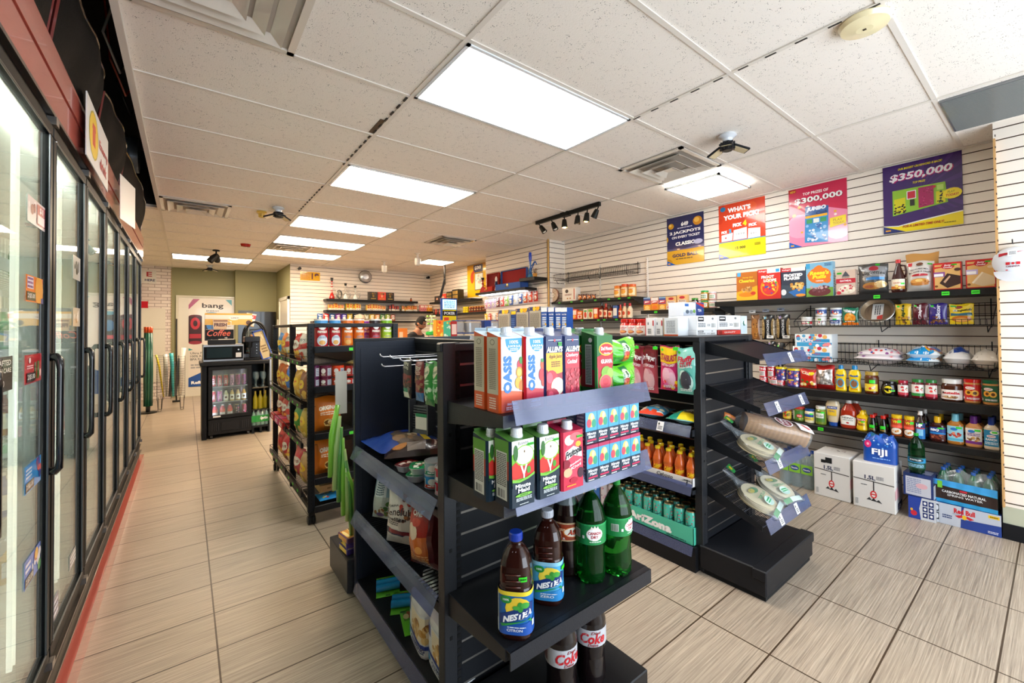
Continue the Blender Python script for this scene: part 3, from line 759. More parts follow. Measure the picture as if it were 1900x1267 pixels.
def basket(y0,y1,x0,x1,z,label,lip=.04,back=.16,n=40,bars=6,sagfront=0):
    m=MB()
    for i in range(n+1):
        y=y0+(y1-y0)*i/n
        m.tube([(x0-.012,y,z+lip),(x0,y,z),(x1,y,z),(x1,y,z+back)],.0021,BK,'black',4,False)
    for x,zz in ((x0-.012,z+lip),(x0,z),((x0+x1)/2,z),(x1,z),(x1,z+back*.5),(x1,z+back)):m.tube([(x,y0,zz),(x,y1,zz)],.003,BK,'black',4)
    for y in (y0+.03,(y0+y1)/2,y1-.03):
        m.tube([(x0+.02,y,z-.006),(x0+.05,y,z-.05),(x1+.0,y,z-.006)],.0035,BK,'black',4);m.tube([(x1,y,z-.02),(x1,y,z+back+.03)],.0045,BK,'black',4)
    for y in (y0,y1):m.tube([(x0-.012,y,z+lip),(x1,y,z+back)],.003,BK,'black',4)
    return tag(m.make('wire_basket'),label,'wire basket','black wire baskets hooked on the slatted wall')
basket(.275,1.47,4.27,4.58,1.385,'black wire basket under the cereal shelf holding baking packets')
basket(.275,1.62,4.27,4.58,1.072,'black wire basket holding marshmallow bags and paper plates',n=46)
basket(3.34,4.68,4.32,4.585,2.09,'empty black wire basket high on the wall near the corner',.08,.11,n=44)
# ------------------------------------------------------------------ product builders
# every builder returns (object, depth); front faces local -y, base at z = 0
def wrap(R,z0,z1,span=pi,sq=2.0,sy=1.0,n0=0):
    def fn(u,v,o):
        a=(u-.5)*span+n0;s,c=sin(a),cos(a);g=1/(abs(s)**sq+abs(c)**sq)**(1/sq)
        return ((R*g+o)*s,-(R*g*sy+o)*c,z0+(z1-z0)*v)
    return fn
def box_item(name,w,d,h,col,F=(),R=(),L=(),T=(),mat='card',c=.0015,seed=1):
    m=MB();m.cbox(-w/2,w/2,-d/2,d/2,0,h,col,mat,c);m.asp=w/h
    if F:m.art(lambda u,v,o:(-w/2+w*u,-d/2-o,h*v),F,mat=mat,seed=seed)
    if R:m.art(lambda u,v,o:(w/2+o,-d/2+d*u,h*v),R,mat=mat,seed=seed)
    if L:m.art(lambda u,v,o:(-w/2-o,d/2-d*u,h*v),L,mat=mat,seed=seed)
    if T:m.art(lambda u,v,o:(-w/2+w*u,-d/2+d*v,h+o),T,mat=mat,seed=seed)
    return m.make(name),d
def carton(w,h,d,col,F=(),L=(),capc='#e8eaf0',topc=None,cap=True,seed=1):
    "drink carton with sloping top and screw cap"
    m=MB();hf=h*.925;c=.006
    prof=[(-w/2+c,-d/2),(w/2-c,-d/2),(w/2,-d/2+c),(w/2,d/2-c),(w/2-c,d/2),(-w/2+c,d/2),(-w/2,d/2-c),(-w/2,-d/2+c)]
    def zt(y):return hf+(h-hf)*(y+d/2)/d
    vs=[(x,y,0) for x,y in prof]+[(x,y,zt(y)) for x,y in prof]
    m.add(vs,[(i,(i+1) % 8,8+(i+1) % 8,8+i) for i in range(8)]+[tuple(range(8))[::-1]],col,'card');m.asp=w/h
    m.add(vs[8:],[tuple(range(8))],topc or col,'card')
    m.add([(-w/2+c,d/2-.003,h-.002),(w/2-c,d/2-.003,h-.002),(w/2-c,d/2-.001,h+.008),(-w/2+c,d/2-.001,h+.008)],[(0,1,2,3)],topc or col,'card')
    m.art(lambda u,v,o:(-w/2+c+(w-2*c)*u,-d/2-o,hf*v),F,seed=seed);m.art(lambda u,v,o:(-w/2-o,d/2-c-(d-2*c)*u,hf*v),L,seed=seed+1)
    o=m.make('juice_carton')
    if cap:
        t=MB();r=min(.0165,w*.26);z=zt(-.2*d);t.lathe([(0,-.004),(r*1.15,-.004),(r*1.15,.006),(r,.007),(r,.022),(r*.9,.0245),(0,.0245)],20,0,-.12*d,z,mat='gloss',col=capc)
        for k in range(20):a=2*pi*k/20;t.box(r*cos(a)-.0006,r*cos(a)+.0006,-.12*d+r*sin(a)-.0006,-.12*d+r*sin(a)+.0006,z+.008,z+.021,capc,'gloss')
        t.make('cap',o)
    return o,d
def lath(name,prof,label=None,cap=None,capn='cap',n=24,sq=2.0,sy=1.0,mat='gloss',seed=1):
    "turned product: prof body; label = (R, z0, z1, span, ops); cap = profile"
    m=MB();m.lathe(prof,n,sq=sq,sy=sy,mat=mat);o=m.make(name)
    if label:
        R,z0,z1,span,ops=label[:5];l=MB();l.asp=span*R/(z1-z0)
        l.art(wrap(R,z0,z1,span,sq,sy),ops,max(4,int(span/(2*pi/n))),0,'card',off=.0007,seed=seed);l.make('label',o)
    if cap:
        c=MB();c.lathe(cap,n,mat='gloss')
        if len(cap) > 3:
            r=max(p[0] for p in cap);za=min(p[1] for p in cap);zb=max(p[1] for p in cap)
        c.make(capn,o)
    return o,max(p[0] for p in prof)*2
def bagfn(w,h,d,nu,nv,seed,taper=.05,crimp=.045):
    rnd=random.Random(seed);a=[rnd.uniform(0,6) for _ in range(6)]
    def S(u,v,sgn=1):
        t=max(0,min(1,(v-crimp)/(1-2*crimp)))
        T=max(0,sin(pi*u))**.55*max(0,sin(pi*t))**.45
        wr=(.5*sin(9*u+a[0])*sin(13*v+a[1])+.3*sin(21*u+a[2]+5*v)+.3*sin(17*v+a[3]+6*u))*.06*d*min(1,T*2)
        x=(u-.5)*w*(1-taper*sin(pi*v)+.012*sin(20*v+a[4]))
        return (x,sgn*(-d/2*T-wr),h*v+.006*sin(7*u+a[5])*(1 if v > .5 else 0)*min(1,d*20))
    return S
def bag(w,h,d,col,ops=(),name='snack_bag',mat='film',nu=12,nv=14,seed=1,backcol=None,crimpc=None,parts=None):
    S=bagfn(w,h,d,nu,nv,seed)
    m=MB();m.asp=w/h
    G=[[S(i/nu,j/nv) for j in range(nv+1)] for i in range(nu+1)]
    for sgn in (1,-1):
        g=[G[i][j] if sgn == 1 else (G[i][j][0],-G[i][j][1],G[i][j][2]) for i in range(nu+1) for j in range(nv+1)]
        f=[(i*(nv+1)+j,(i+1)*(nv+1)+j,(i+1)*(nv+1)+j+1,i*(nv+1)+j+1)[::sgn] for i in range(nu) for j in range(nv)]
        m.add(g,f,col if sgn == 1 else (backcol or col),mat,True)
    def fn(u,v,o):
        u=min(.9999,max(0,u));v=min(.9999,max(0,v));i,j=int(u*nu),int(v*nv);a,b=u*nu-i,v*nv-j
        p=[(1-a)*(1-b)*G[i][j][k]+a*(1-b)*G[i+1][j][k]+a*b*G[i+1][j+1][k]+(1-a)*b*G[i][j+1][k] for k in range(3)]
        return (p[0],p[1]-o,p[2])
    cr=crimpc or col
    base=[('r',0,0,1,.03,cr),('r',0,.97,1,1,cr)]
    m.art(fn,base+list(ops),nu,nv,mat,off=.0009,step=.00022,seed=seed)
    return m.make(name),d
def jar(r,h,body,lid,ops=(),z0=.12,z1=.72,name='jar',lidh=.16,sq=2.0,neck=.86,span=2.6,seed=1,mat='gloss',bulge=0):
    zl=h*(1-lidh)
    prof=[(0,0),(r*.92,0,body),(r,h*.05,body),(r*(1+bulge),h*.45,body),(r,zl-h*.10,body),(r*neck,zl-h*.01,body),(r*neck,zl,body),(0,zl,body)]
    prof=[(p[0],p[1],body,mat) for p in prof]
    cap=[(0,zl-.001,lid),(r*neck*1.05,zl-.001,lid),(r*neck*1.07,zl+.002,lid),(r*neck*1.07,h-.003,lid),(r*neck*.98,h,lid),(0,h,lid)]
    return lath(name,prof,(r*(1+bulge*.6),h*z0,h*z1,span,ops) if ops else None,cap,'lid',24,sq,seed=seed)
def can(r,h,col,ops,name='drink_can',seed=1,span=3.0,topc='#c9b68a'):
    prof=[(0,.002,'#b9bcc0','metal'),(r*.78,0,'#b9bcc0','metal'),(r,h*.05,col,'gloss'),(r,h*.90,col,'gloss'),(r*.86,h*.965,col,'gloss'),(r*.87,h,topc,'metal'),(r*.80,h,topc,'metal'),(r*.78,h-.005,topc,'metal'),(0,h-.005,topc,'metal')]
    m=MB();m.lathe(prof,20,mat='gloss');m.asp=span*r/(h*.85)
    m.box(-.004,.004,-r*.4,r*.1,h-.0045,h-.003,topc,'metal')
    if ops:m.art(wrap(r,h*.05,h*.90,span),ops,10,0,'gloss',off=.0005,seed=seed)
    return m.make(name),2*r
def tin(r,h,col,ops,name='tin_can',seed=1,span=3.2):
    prof=[(0,0,'#c7c9cc','metal'),(r,0,'#c7c9cc','metal'),(r,.003,'#c7c9cc','metal'),(r*.98,.004,col,'gloss'),(r*.98,h-.004,col,'gloss'),(r,h-.003,'#c7c9cc','metal'),(r,h,'#c7c9cc','metal'),(r*.93,h,'#d5d7da','metal'),(r*.92,h-.004,'#d5d7da','metal'),(0,h-.003,'#d5d7da','metal')]
    m=MB();m.lathe(prof,24);m.asp=span*r/h
    if ops:m.art(wrap(r*.985,.004,h-.004,span),ops,12,0,'gloss',off=.0005,seed=seed)
    m.tube([(0,.2*r,h),(0,.5*r,h+.001),(.008,.7*r,h+.001)],.0015,'#c7c9cc','metal',5)
    return m.make(name),2*r
def two_litre(liq,ops,label_r=.0555,r=.055,h=.325,capc='#1f7a34',clear=False,lz=(.45,.63),capr=.0145,lmat='tint',seed=3,fill=.80):
    pr=[(.030,.004),(.042,0),(.050,.012),(.053,.04),(.050,.10),(.0525,.14),(.055,.16),(.055,.205),(.054,.225),(.045,.26),(.030,.29),(.016,.308),(.0135,.312),(.0135,.325)]
    k=r/.055;kz=h/.325;pr=[(a*k,b*kz) for a,b in pr]
    m=MB();body=[(0,.012*kz)]+pr
    lo=[p for p in body if p[1] <= fill*h];hi=[p for p in body if p[1] > fill*h]
    m.lathe([(a,b,liq,lmat) for a,b in lo]+[(hi[0][0]*.9+lo[-1][0]*.1,fill*h,liq,lmat),(0,fill*h,liq,lmat)],24)
    for q in range(5):
        a=2*pi*q/5+.3;m.tube([(cos(a)*.048*k,sin(a)*.048*k,.01),(cos(a)*.03*k,sin(a)*.03*k,.001),(0,0,.014)],[.008,.009,.004],liq,lmat,6)
    m.lathe([(lo[-1][0],lo[-1][1],liq,'bottle' if clear else lmat)]+[(a,b,liq,'bottle' if clear else lmat) for a,b in hi],24)
    o=m.make('soda_bottle');l=MB();l.asp=3.4*r/(h*(lz[1]-lz[0]))
    l.lathe([(label_r*k,h*lz[0],ops[0],'card'),(label_r*k,h*lz[1],ops[0],'card')],24);l.art(wrap(label_r*k,h*lz[0],h*lz[1],3.4),ops[1:],13,0,'card',off=.0006,seed=seed);l.make('label',o)
    c=MB();c.lathe([(0,h-.004,capc),(capr,h-.004,capc),(capr,h+.012,capc),(capr*.9,h+.014,capc),(0,h+.014,capc)],18,mat='gloss');c.make('cap',o)
    return o,2*r
def place(o,face,x,y,z,rz=0):
    o.location=(x,y,z);o.rotation_euler=(0,0,{'y':0,'x':-pi/2,'w':pi/2}[face]+RD(rz));return o
def slot(face,plane,z,u0,u1,vt):
    a,b=at(u0,vt,face,plane),at(u1,vt,face,plane);i=1 if face == 'x' else 0
    return (a[i]+b[i])/2,abs(a[i]-b[i]),(a[2]+b[2])/2-z
def row(face,plane,z,items,group=None,dz=0):
    "items: (u0, u1, vtop, builder(w, h) -> (object, depth), label, category)"
    out=[]
    for it in items:
        u0,u1,vt,B,label,cat=it[:6];g=it[6] if len(it) > 6 else group
        k=it[7] if len(it) > 7 else {}
        pl=plane+k.get('dp',0);zz=z+k.get('z',0)
        c,w,h=slot(face,pl,zz,u0,u1,vt)
        h=k.get('h',h);w=k.get('w',w)
        o,d=B(w,h)
        if face == 'x':place(o,'x',pl+d/2,c,zz+.0008,k.get('rz',0))
        else:place(o,'y',c,pl+d/2,zz+.0008,k.get('rz',0))
        if label:tag(o,label,cat,g)
        out.append(o)
    return out
GS='#35d62a'   # green price sticker
def stick(x,y,w=.10,h=.035):return [('r',x,y,x+w,y+h,GS),('l',x+.01,y+.005,x+w-.01,y+h-.005,1,'#155c0c')]
# ------------------------------------------------------------------ gondola A, end shelves
def oasis(base,fruits):
    F=[('r',0,.22,1,1,'#dfe9f6'),('r',0,0,1,.24,base),('p',[(0,.30),(0,.2),(1,.2),(1,.26)],base),('e',.62,.96,.42,.17,'#1f8fd0'),('e',.62,1.0,.36,.10,'#1f8fd0'),
         ('t','100%',.62,.93,.42,.045,'#fff'),('t','JUICE·JUS',.62,.87,.62,.035,'#fff'),('l',.42,.81,.82,.85,2,'#e8f4ff'),
         ('t','OASIS',.30,.50,.50,.40,'#0f6fb8',{'r':90,'b':.05})]
    F += [('e',x,y,rx,ry,c) for x,y,rx,ry,c in fruits]+[('t','ORANGE PINEAPPLE' if base == '#e2571c' else 'APPLE',.5,.11,.5,.03,'#fff'),('l',.2,.03,.8,.08,2,'#ffd9c0'),('p',[(0,.97),(0,1),(1,1),(1,.985)],'#cfd8e4')]
    L=[('r',0,.22,1,1,'#d5c9b4'),('r',0,0,1,.24,base),('e',.5,.93,.22,.04,'#8a7a66'),('e',.5,.93,.17,.03,'#d5c9b4'),('l',.2,.3,.8,.85,22,'#8f8474'),('l',.2,.04,.8,.2,5,'#fbe0cf')]
    return F,L
orange_f=[(.9,.62,.14,.07,'#c8283c'),(.86,.52,.16,.075,'#f39a1d'),(.86,.52,.11,.05,'#f9c15a'),(.82,.38,.17,.08,'#f3ac2a'),(.95,.34,.12,.07,'#e0761c'),(.96,.68,.1,.05,'#3f8f3a')]
apple_f=[(.95,.6,.14,.08,'#e6571f'),(.88,.46,.17,.09,'#c9202c'),(.97,.36,.12,.07,'#d93a24'),(.92,.66,.08,.03,'#3f8f3a')]
def mk_oasis(base,fr):return lambda w,h:carton(w,h,.07,base,*oasis(base,fr),topc='#b9d4e6')
OA,OB=mk_oasis('#e2571c',orange_f),mk_oasis('#c4202f',apple_f)
def allens(v):
    if v:body=[('r',0,0,1,.62,'#a5162a'),('r',0,.52,1,.76,'#c31d33'),('t','Cranberry',.5,.71,.86,.07,'#fff',{'s':.3}),('t','Cocktail',.5,.62,.7,.065,'#fff',{'s':.3}),('b',.05,.06,.95,.5,46,.085,['#c4162c','#e0303f','#a80f22','#d84a55']),('e',.3,.08,.16,.03,'#2f7a34')]
    else:body=[('r',0,0,1,.76,'#a01a28'),('r',0,.52,1,.76,'#f2b01c'),('e',.6,.52,.55,.07,'#f2b01c'),('t','Apple Juice',.55,.70,.8,.07,'#3a2210',{'s':.3}),('l',.3,.55,.85,.64,3,'#7a4a18'),('e',.3,.36,.42,.15,'#c52335'),('e',.2,.40,.18,.08,'#e4586a'),('e',.68,.27,.4,.13,'#f1e6c0'),('e',.68,.27,.30,.09,'#fbf6e2'),('e',.35,.12,.42,.13,'#b31c2e'),('e',.25,.16,.15,.05,'#dc4a58')]
    F=[('r',0,.76,1,1,'#24315f')]+body+[('t',"ALLEN'S",.5,.81,1.0,.085,'#fff',{'b':.05,'s':.15}),('r',.1,.94,.9,.95,'#c9cfe0'),('e',.5,.94,.06,.02,'#c02c38')]
    if not v:F += stick(.72,.86,.22,.05)
    return F,[('r',0,.76,1,1,'#24315f'),('r',0,0,1,.76,'#8e1524'),('l',.15,.1,.85,.7,16,'#e8c8c8')]
def mk_allen(v):return lambda w,h:carton(w,h,.07,'#24315f',*allens(v),topc='#2c3c72')
def delmonte(w,h):
    F=[('r',0,0,1,1,'#1f6a2c'),('p',[(0,0),(1,0),(1,.2),(0,.5)],'#2f8a2f'),('r',.04,.16,.96,.60,'#b71c2c'),('p',[(0,.66),(.5,.72),(1,.80),(1,.5),(0,.48)],'#b71c2c'),('e',.58,.78,.48,.11,'#f2c23a'),('e',.58,.78,.43,.09,'#cf1f2c'),('t','Del Monte',.6,.79,.72,.06,'#fff',{'b':.04}),('t','Quality',.62,.71,.4,.03,'#fff'),('t','GUAVA',.58,.58,.72,.07,'#fff',{'b':.04}),
         ('r',0,0,1,.12,'#2c8a34'),('e',.55,.4,.32,.10,'#7fae3e'),('e',.8,.38,.2,.09,'#9cc455'),('e',.5,.24,.42,.14,'#8fbf4a'),('e',.5,.24,.38,.12,'#e2555c'),('e',.5,.25,.2,.06,'#d6404a')]
    L=[('r',0,0,1,1,'#1d5e28'),('r',0,.16,1,.45,'#8f1823'),('r',.3,.2,.8,.86,'#cfd6cc'),('l',.35,.22,.75,.84,24,'#47604a'),('e',.7,.93,.14,.04,'#e6e6e6')]
    return carton(w,h,.075,'#1d5e28',F,L,topc='#2a7a36')
def v8(w,h):
    S=lambda m:None
    F=[('r',0,0,1,1,'#4fbd23'),('r',0,0,1,.3,'#2f9a30'),('r',0,.62,1,1,'#79d830'),('r',.34,.08,.56,.95,'#2f7f42'),('e',.45,.68,.12,.2,'#d8e8c8'),('t','V8',.45,.68,.16,.24,'#17502a',{'b':.05}),('e',.47,.32,.12,.22,'#b5301f'),('b',.38,.15,.54,.4,8,.04,['#c83a22','#7a2c1a','#d8862a']),('t','V8',.78,.62,.3,.22,'#b9f07c',{'s':.3}),('l',.64,.25,.96,.5,3,'#c8f59a'),('r',.02,.0,.04,1,'#8fe04a'),('r',.97,0,.985,1,'#a8ec6a')]
    o,d=bag(w,h,.085,'#4fbd23',F,name='drink_pack',seed=7);return o,.085
zA=1.145
row('y',1.10,zA,[(900,941,613,OA,'orange juice carton with white cap, second row at the left end','juice carton'),(951,992,613,OB,'white and blue juice carton half hidden in second row, by the apple one','juice carton'),
                    (995,1030,614,mk_allen(0),'dark blue juice carton in the second row behind the apple juice','juice carton'),(1068,1102,614,delmonte,'green guava carton in the second row, left of its twin','juice carton')],'juice cartons on top end shelf',0)
row('y',1.022,zA,[(926,970,614,OA,'tall white carton with blue vertical word and orange base, front row','juice carton'),(973,1010,614,OB,'tall white carton with blue vertical word and red base, front row','juice carton'),
                     (1010,1045,614,mk_allen(0),'dark blue and yellow apple juice carton with red apples','juice carton'),(1045.5,1076,614,mk_allen(1),'dark blue and red carton printed with cranberries','juice carton'),
                     (1105,1138,614,delmonte,'green and red guava juice carton with cut pink fruit, front row','juice carton'),
                     (1139,1190,684.5,v8,'bright green juice multipack lying under another at right end','drink pack',None,{'dp':.02,'h':.104})],'juice cartons on top end shelf')
row('y',1.042,zA+.105,[(1139,1190,635,v8,'bright green juice multipack on top of its twin at shelf end','drink pack',None,{'h':.100})])
def minute(w,h):
    F=[('r',0,0,1,.34,'#152b3a'),('r',0,.34,1,1,'#6fb52c'),('p',[(0,1),(1,1),(1,.8),(.5,.9),(0,.8)],'#e9efe0'),('r',.0,.42,1,.64,'#c62a2c'),('e',.22,.56,.26,.12,'#d8342a'),('e',.8,.57,.28,.12,'#cf2a28'),('e',.55,.76,.44,.16,'#8cc63a'),('e',.55,.765,.41,.14,'#f6f7e2'),('e',.55,.82,.03,.02,'#6a4a20'),('p',[(.36,.62),(.44,.62),(.52,.52),(.6,.62),(.68,.62),(.55,.47),(.55,.42),(.49,.42),(.49,.47)],'#fff'),('e',.74,.53,.09,.055,'#4a9a2a'),('e',.16,.82,.1,.12,'#2f6a28'),
         ('p',[(0,.36),(0,.44),(.3,.40),(.5,.415),(.7,.43),(1,.48),(1,.36)],'#7cc043'),('p',[(0,.355),(0,.39),(.3,.365),(.5,.38),(.7,.395),(1,.44),(1,.3),(0,.3)],'#152b3a'),('t','Minute',.47,.315,.68,.062,'#fff',{'b':.03}),('t','Maid',.50,.245,.52,.062,'#fff',{'b':.03}),('e',.5,.175,.38,.026,'#7cc043'),('t','APPLE',.5,.175,.36,.024,'#152b3a'),('l',.15,.09,.85,.145,3,'#cfd8dc'),('l',.3,.03,.7,.05,1,'#cfd8dc'),('r',.3,.925,.75,.98,'#f4f6f0'),('l',.33,.935,.72,.97,2,'#444')]+stick(.66,.9,.3,.04)
    L=[('r',0,0,1,.42,'#152b3a'),('r',0,.42,1,.7,'#b8402a'),('r',0,.7,1,1,'#5f9c2e'),('r',.12,.1,.88,.82,'#e9ebe4'),('l',.16,.3,.84,.8,18,'#50544e'),('bar',.2,.12,.8,.26,'#222')]
    return carton(w,h,.08,'#152b3a',F,L,topc='#4d7f33')
def fruitopia(w,h):
    F=[('r',0,0,1,1,'#c92846'),('e',.5,.5,.5,.35,'#d9455c'),('e',.3,.85,.24,.09,'#f0d8c8'),('e',.62,.90,.3,.07,'#e86a70'),('e',.75,.76,.14,.05,'#e9b13a'),('p',[(.12,.5),(.1,.66),(.5,.74),(.92,.66),(.94,.52),(.5,.58)],'#f3f1ec'),('t','Fruitopia',.52,.62,.84,.15,'#15161c',{'s':.2,'b':.05,'r':12,'a':.42}),('t','Strawberry',.6,.44,.6,.05,'#fff',{'r':14,'a':.42}),('t','Kiwi',.62,.38,.5,.05,'#fff',{'r':12,'a':.42}),('e',.2,.30,.22,.08,'#e9b18a'),('e',.86,.25,.16,.09,'#4a2334'),('e',.5,.15,.2,.05,'#b31838'),('l',.15,.05,.6,.09,1,'#f0a040'),('e',.12,.45,.2,.08,'#8f1830')]+stick(.66,.87,.3,.04)
    return carton(w,h,.075,'#c92846',F,[('l',.2,.1,.8,.9,16,'#e8a0a8')],topc='#a82040')
zB=.89
row('y',1.04,zB,[(903,944,806,minute,'dark apple juice carton at the left end of middle shelf, second row','juice carton'),(965,1003,800,minute,'dark apple juice carton hidden behind the front two','juice carton')],'apple juice cartons')
row('y',.958,zB,[(946,993,806,minute,'apple juice carton with white cap, left one of front row','juice carton'),(998,1039,799,minute,'apple juice carton beside the pink red carton, front row','juice carton'),(1042,1083,791,fruitopia,'pinkish red fruit drink carton with black script lettering','juice carton')],'apple juice cartons')
def jbox(w,h):
    F=[('r',0,0,1,.36,'#1d3346'),('r',0,.36,1,.9,'#4a9fc8'),('r',0,.9,1,1,'#b03058'),('e',.5,.66,.3,.2,'#f0cf6a'),('e',.3,.58,.2,.12,'#d84a5a'),('e',.72,.56,.2,.12,'#3a9a7a'),('e',.55,.75,.14,.09,'#fae8a8'),('t','Minute',.5,.29,.76,.08,'#fff'),('t','Maid',.52,.2,.56,.08,'#fff'),('r',.1,.08,.9,.13,'#c03058'),('l',.1,.02,.6,.06,1,'#fff')]
    return box_item('juice_box',w,.042,h,'#2e4a60',F,R=[('r',0,.9,1,1,'#b03058')],L=[('r',0,.36,1,1,'#5a6a90'),('l',.15,.1,.85,.9,8,'#b8c8d8')],T=[('r',0,0,1,1,'#a83560'),('e',.7,.5,.12,.12,'#d8d8e0')])
c,w,h=slot('y',.965,zB,1088,1188,837);W5=w/5
j0=None
for lay in range(2):
    for rw in range(2):
        for k in range(5):
            if j0 is None:o,d=jbox(W5*.97,.118);j0=o
            else:o=copy_tree(j0)
            place(o,'y',c-w/2+W5*(k+.5),.986+rw*.047+.004*lay,zB+.0008+lay*.1205)
            tag(o,('small blue and pink juice box, %s in the %s layer, %s' % (ordn(k,5),('lower','upper')[lay],('front row','back row')[rw])),'juice box','small juice boxes in two layers')
# bottles
def nestea(zero):
    body='#2a0f0a';h=.292;R=.050
    pr=[(.02,.002),(.044,0),(.05,.01),(.051,.03),(.051,.14),(.047,.15),(.048,.165),(.047,.19),(.045,.21),(.038,.235),(.024,.258),(.018,.264),(.0165,.268),(.0165,.278)]
    m=MB();m.lathe([(0,.01,body,'gloss')]+[(a,b,body,'gloss') for a,b in pr],28,sq=3.2,sy=.92)
    for s in (-1,1):
        for zz in (.155,.172,.19):m.tube([(-.022+.002*s,-.0455,zz),(.022,-.0455,zz+.002)],.0022,'#4a2018','gloss',6)
    for k in range(8):
        a=-1.2+.34*k;m.tube([(.040*sin(a),-.038*cos(a),.205),(.028*sin(a),-.026*cos(a),.25)],.0018,'#43190f','gloss',5)
    o=m.make('iced_tea_bottle')
    bg,rib=('#4aa8d8','#8fcdea') if zero else ('#1667b0','#f0d838')
    ops=[('r',0,0,1,1,bg),('r',0,.90,1,1,rib),('r',.0,.0,.22,.9,'#d9e3ea'),('l',.03,.3,.2,.86,14,'#5a6470'),('bar',.05,.06,.18,.24,'#1b3f7a'),('e',.58,.62,.22,.26,'#f4dc4a' if zero else '#f2cf3a'),('p',[(.25,.0),(1,0),(1,.35),(.6,.25),(.25,.2)],'#2f88c8' if zero else '#1b55b0'),('p',[(.25,.45),(.25,.2),(.85,.48),(.88,.72),(.8,.75)],'#16387a'),('t','NESTEA',.57,.44,.50,.15,'#fff',{'b':.05,'s':.15,'r':14,'a':.7}),('e',.62,.66,.05,.12,'#3a9a3a'),('e',.7,.7,.07,.07,'#49ab45'),('e',.55,.64,.06,.05,'#49ab45'),('p',[(.28,.24),(.8,.38),(.82,.28),(.74,.36),(.3,.18)],'#2f9a44'),('e',.38,.82,.1,.09,'#1f8a3a'),('t','100%',.38,.82,.1,.05,'#fff'),('t','ZERO' if zero else 'CITRON',.52,.12,.26,.06,'#fff'),('l',.4,.17,.7,.21,1,'#e8f0f8'),('r',.82,.18,.88,.32,'#e8f0f8')]+([('r',.8,.78,.95,.88,GS)] if zero else [])
    l=MB();l.asp=1.6;l.art(wrap(.0515,.022,.145,3.1,3.2,.92),ops,44,0,'card',off=.0008,step=.00022);l.make('label',o)
    if not zero:
        s=MB();s.art(wrap(.0475,.172,.186,.45,3.2,.92,.55),[('r',0,0,1,1,GS),('l',.1,.2,.9,.8,1,'#155c0c')],3,0,'card',off=.002);s.make('price_sticker',o)
    cc='#b9bec8' if zero else '#1b3fa8'
    c=MB();c.lathe([(0,.275,cc),(.0205,.275,cc),(.0205,.295,cc),(.0185,.298,cc),(0,.298,cc)],24,mat='gloss')
    for k in range(24):a=2*pi*k/24;c.box(.0205*cos(a)-.0007,.0205*cos(a)+.0007,.0205*sin(a)-.0007,.0205*sin(a)+.0007,.277,.293,cc,'gloss')
    c.make('cap',o)
    return o
zC=.485
def px_place(o,px,Y,z,rz=0):
    p=at(px,1000,'y',Y);o.location=(p[0],Y,z+.001);o.rotation_euler=(0,0,RD(rz));return o
tag(px_place(nestea(0),957,1.03,zC,-48),'brown iced tea bottle with royal blue cap and bright blue label','iced tea bottle')
tag(px_place(nestea(1),1016,1.085,zC,-50),'brown iced tea bottle with grey white cap and pale blue label','iced tea bottle')
aw=['#9a3a20',('r',0,.92,1,1,'#c8b088'),('r',0,0,1,.06,'#c8b088'),('e',.62,.5,.24,.3,'#e88a3a'),('e',.62,.5,.22,.26,'#f6eee0'),('t','A&W',.62,.5,.34,.3,'#3a1a12',{'b':.06,'s':.25}),('t','A&W',.63,.49,.32,.27,'#d8461c',{'b':.03,'s':.25}),('e',.3,.78,.05,.1,'#5a2418'),('l',.2,.55,.42,.7,2,'#f0c8a0'),('r',.26,.12,.34,.32,'#d8e4f0'),('t','2L',.4,.16,.05,.1,'#fff')]
o,d=two_litre('#170b09',aw,capc='#1b0f0c',clear=True,lmat='gloss',lz=(.42,.62),r=.0555);tag(px_place(o,1052,1.16,zC,-35),'dark root beer bottle with orange brown label in the middle','soda bottle')
cd=['#1e8a4a',('r',0,.93,1,1,'#2fa85e'),('e',.5,.52,.16,.32,'#f2eee2'),('e',.5,.52,.145,.28,'#fff'),('t','CANADA',.5,.58,.25,.15,'#b0303a',{'b':.04}),('t','DRY',.5,.40,.14,.14,'#b0303a',{'b':.04}),('p',[(.42,.8),(.44,.93),(.47,.83),(.5,.96),(.53,.83),(.56,.93),(.58,.8)],'#f2eee2'),('l',.4,.12,.62,.2,1,'#d8f0dc'),('bar',.08,.3,.22,.7,'#1e5a34'),('r',.27,.3,.31,.45,'#e8f4ea')]
o,d=two_litre('#1d8a32',cd,capc='#1f8a3a',lz=(.44,.66),fill=.82);tag(px_place(o,1096,1.075,zC,-32),'green ginger ale bottle with its crest label facing front, left of its twin','soda bottle','green ginger ale bottles')
o,d=two_litre('#2a9a34',cd,capc='#1f8a3a',lz=(.46,.66),fill=.82);tag(px_place(o,1145,1.045,zC,10),'green ginger ale bottle at the right end, label turned away','soda bottle','green ginger ale bottles')
dc=['#c3c6cc',('t','Coke',.62,.5,.5,.62,'#c81e2a',{'b':.03,'s':.25}),('t','Diet',.68,.84,.2,.16,'#8f1a24',{'s':.3}),('t','Diète',.62,.12,.2,.16,'#8f1a24',{'s':.3}),('r',.02,.2,.1,.8,'#b01c28'),('l',.12,.2,.2,.8,5,'#8a3038')]
o,d=two_litre('#140c0d',dc,capc='#8f9298',clear=True,lmat='gloss',lz=(.46,.64),r=.056);tag(px_place(o,1039,1.10,.10,-38),'cola bottle with silver and red label on the bottom deck, left of pair','soda bottle','silver label cola bottles')
o=copy_tree(o);tag(px_place(o,1094,1.10,.10,-62),'cola bottle with silver and red label on the bottom deck, right of pair','soda bottle','silver label cola bottles')
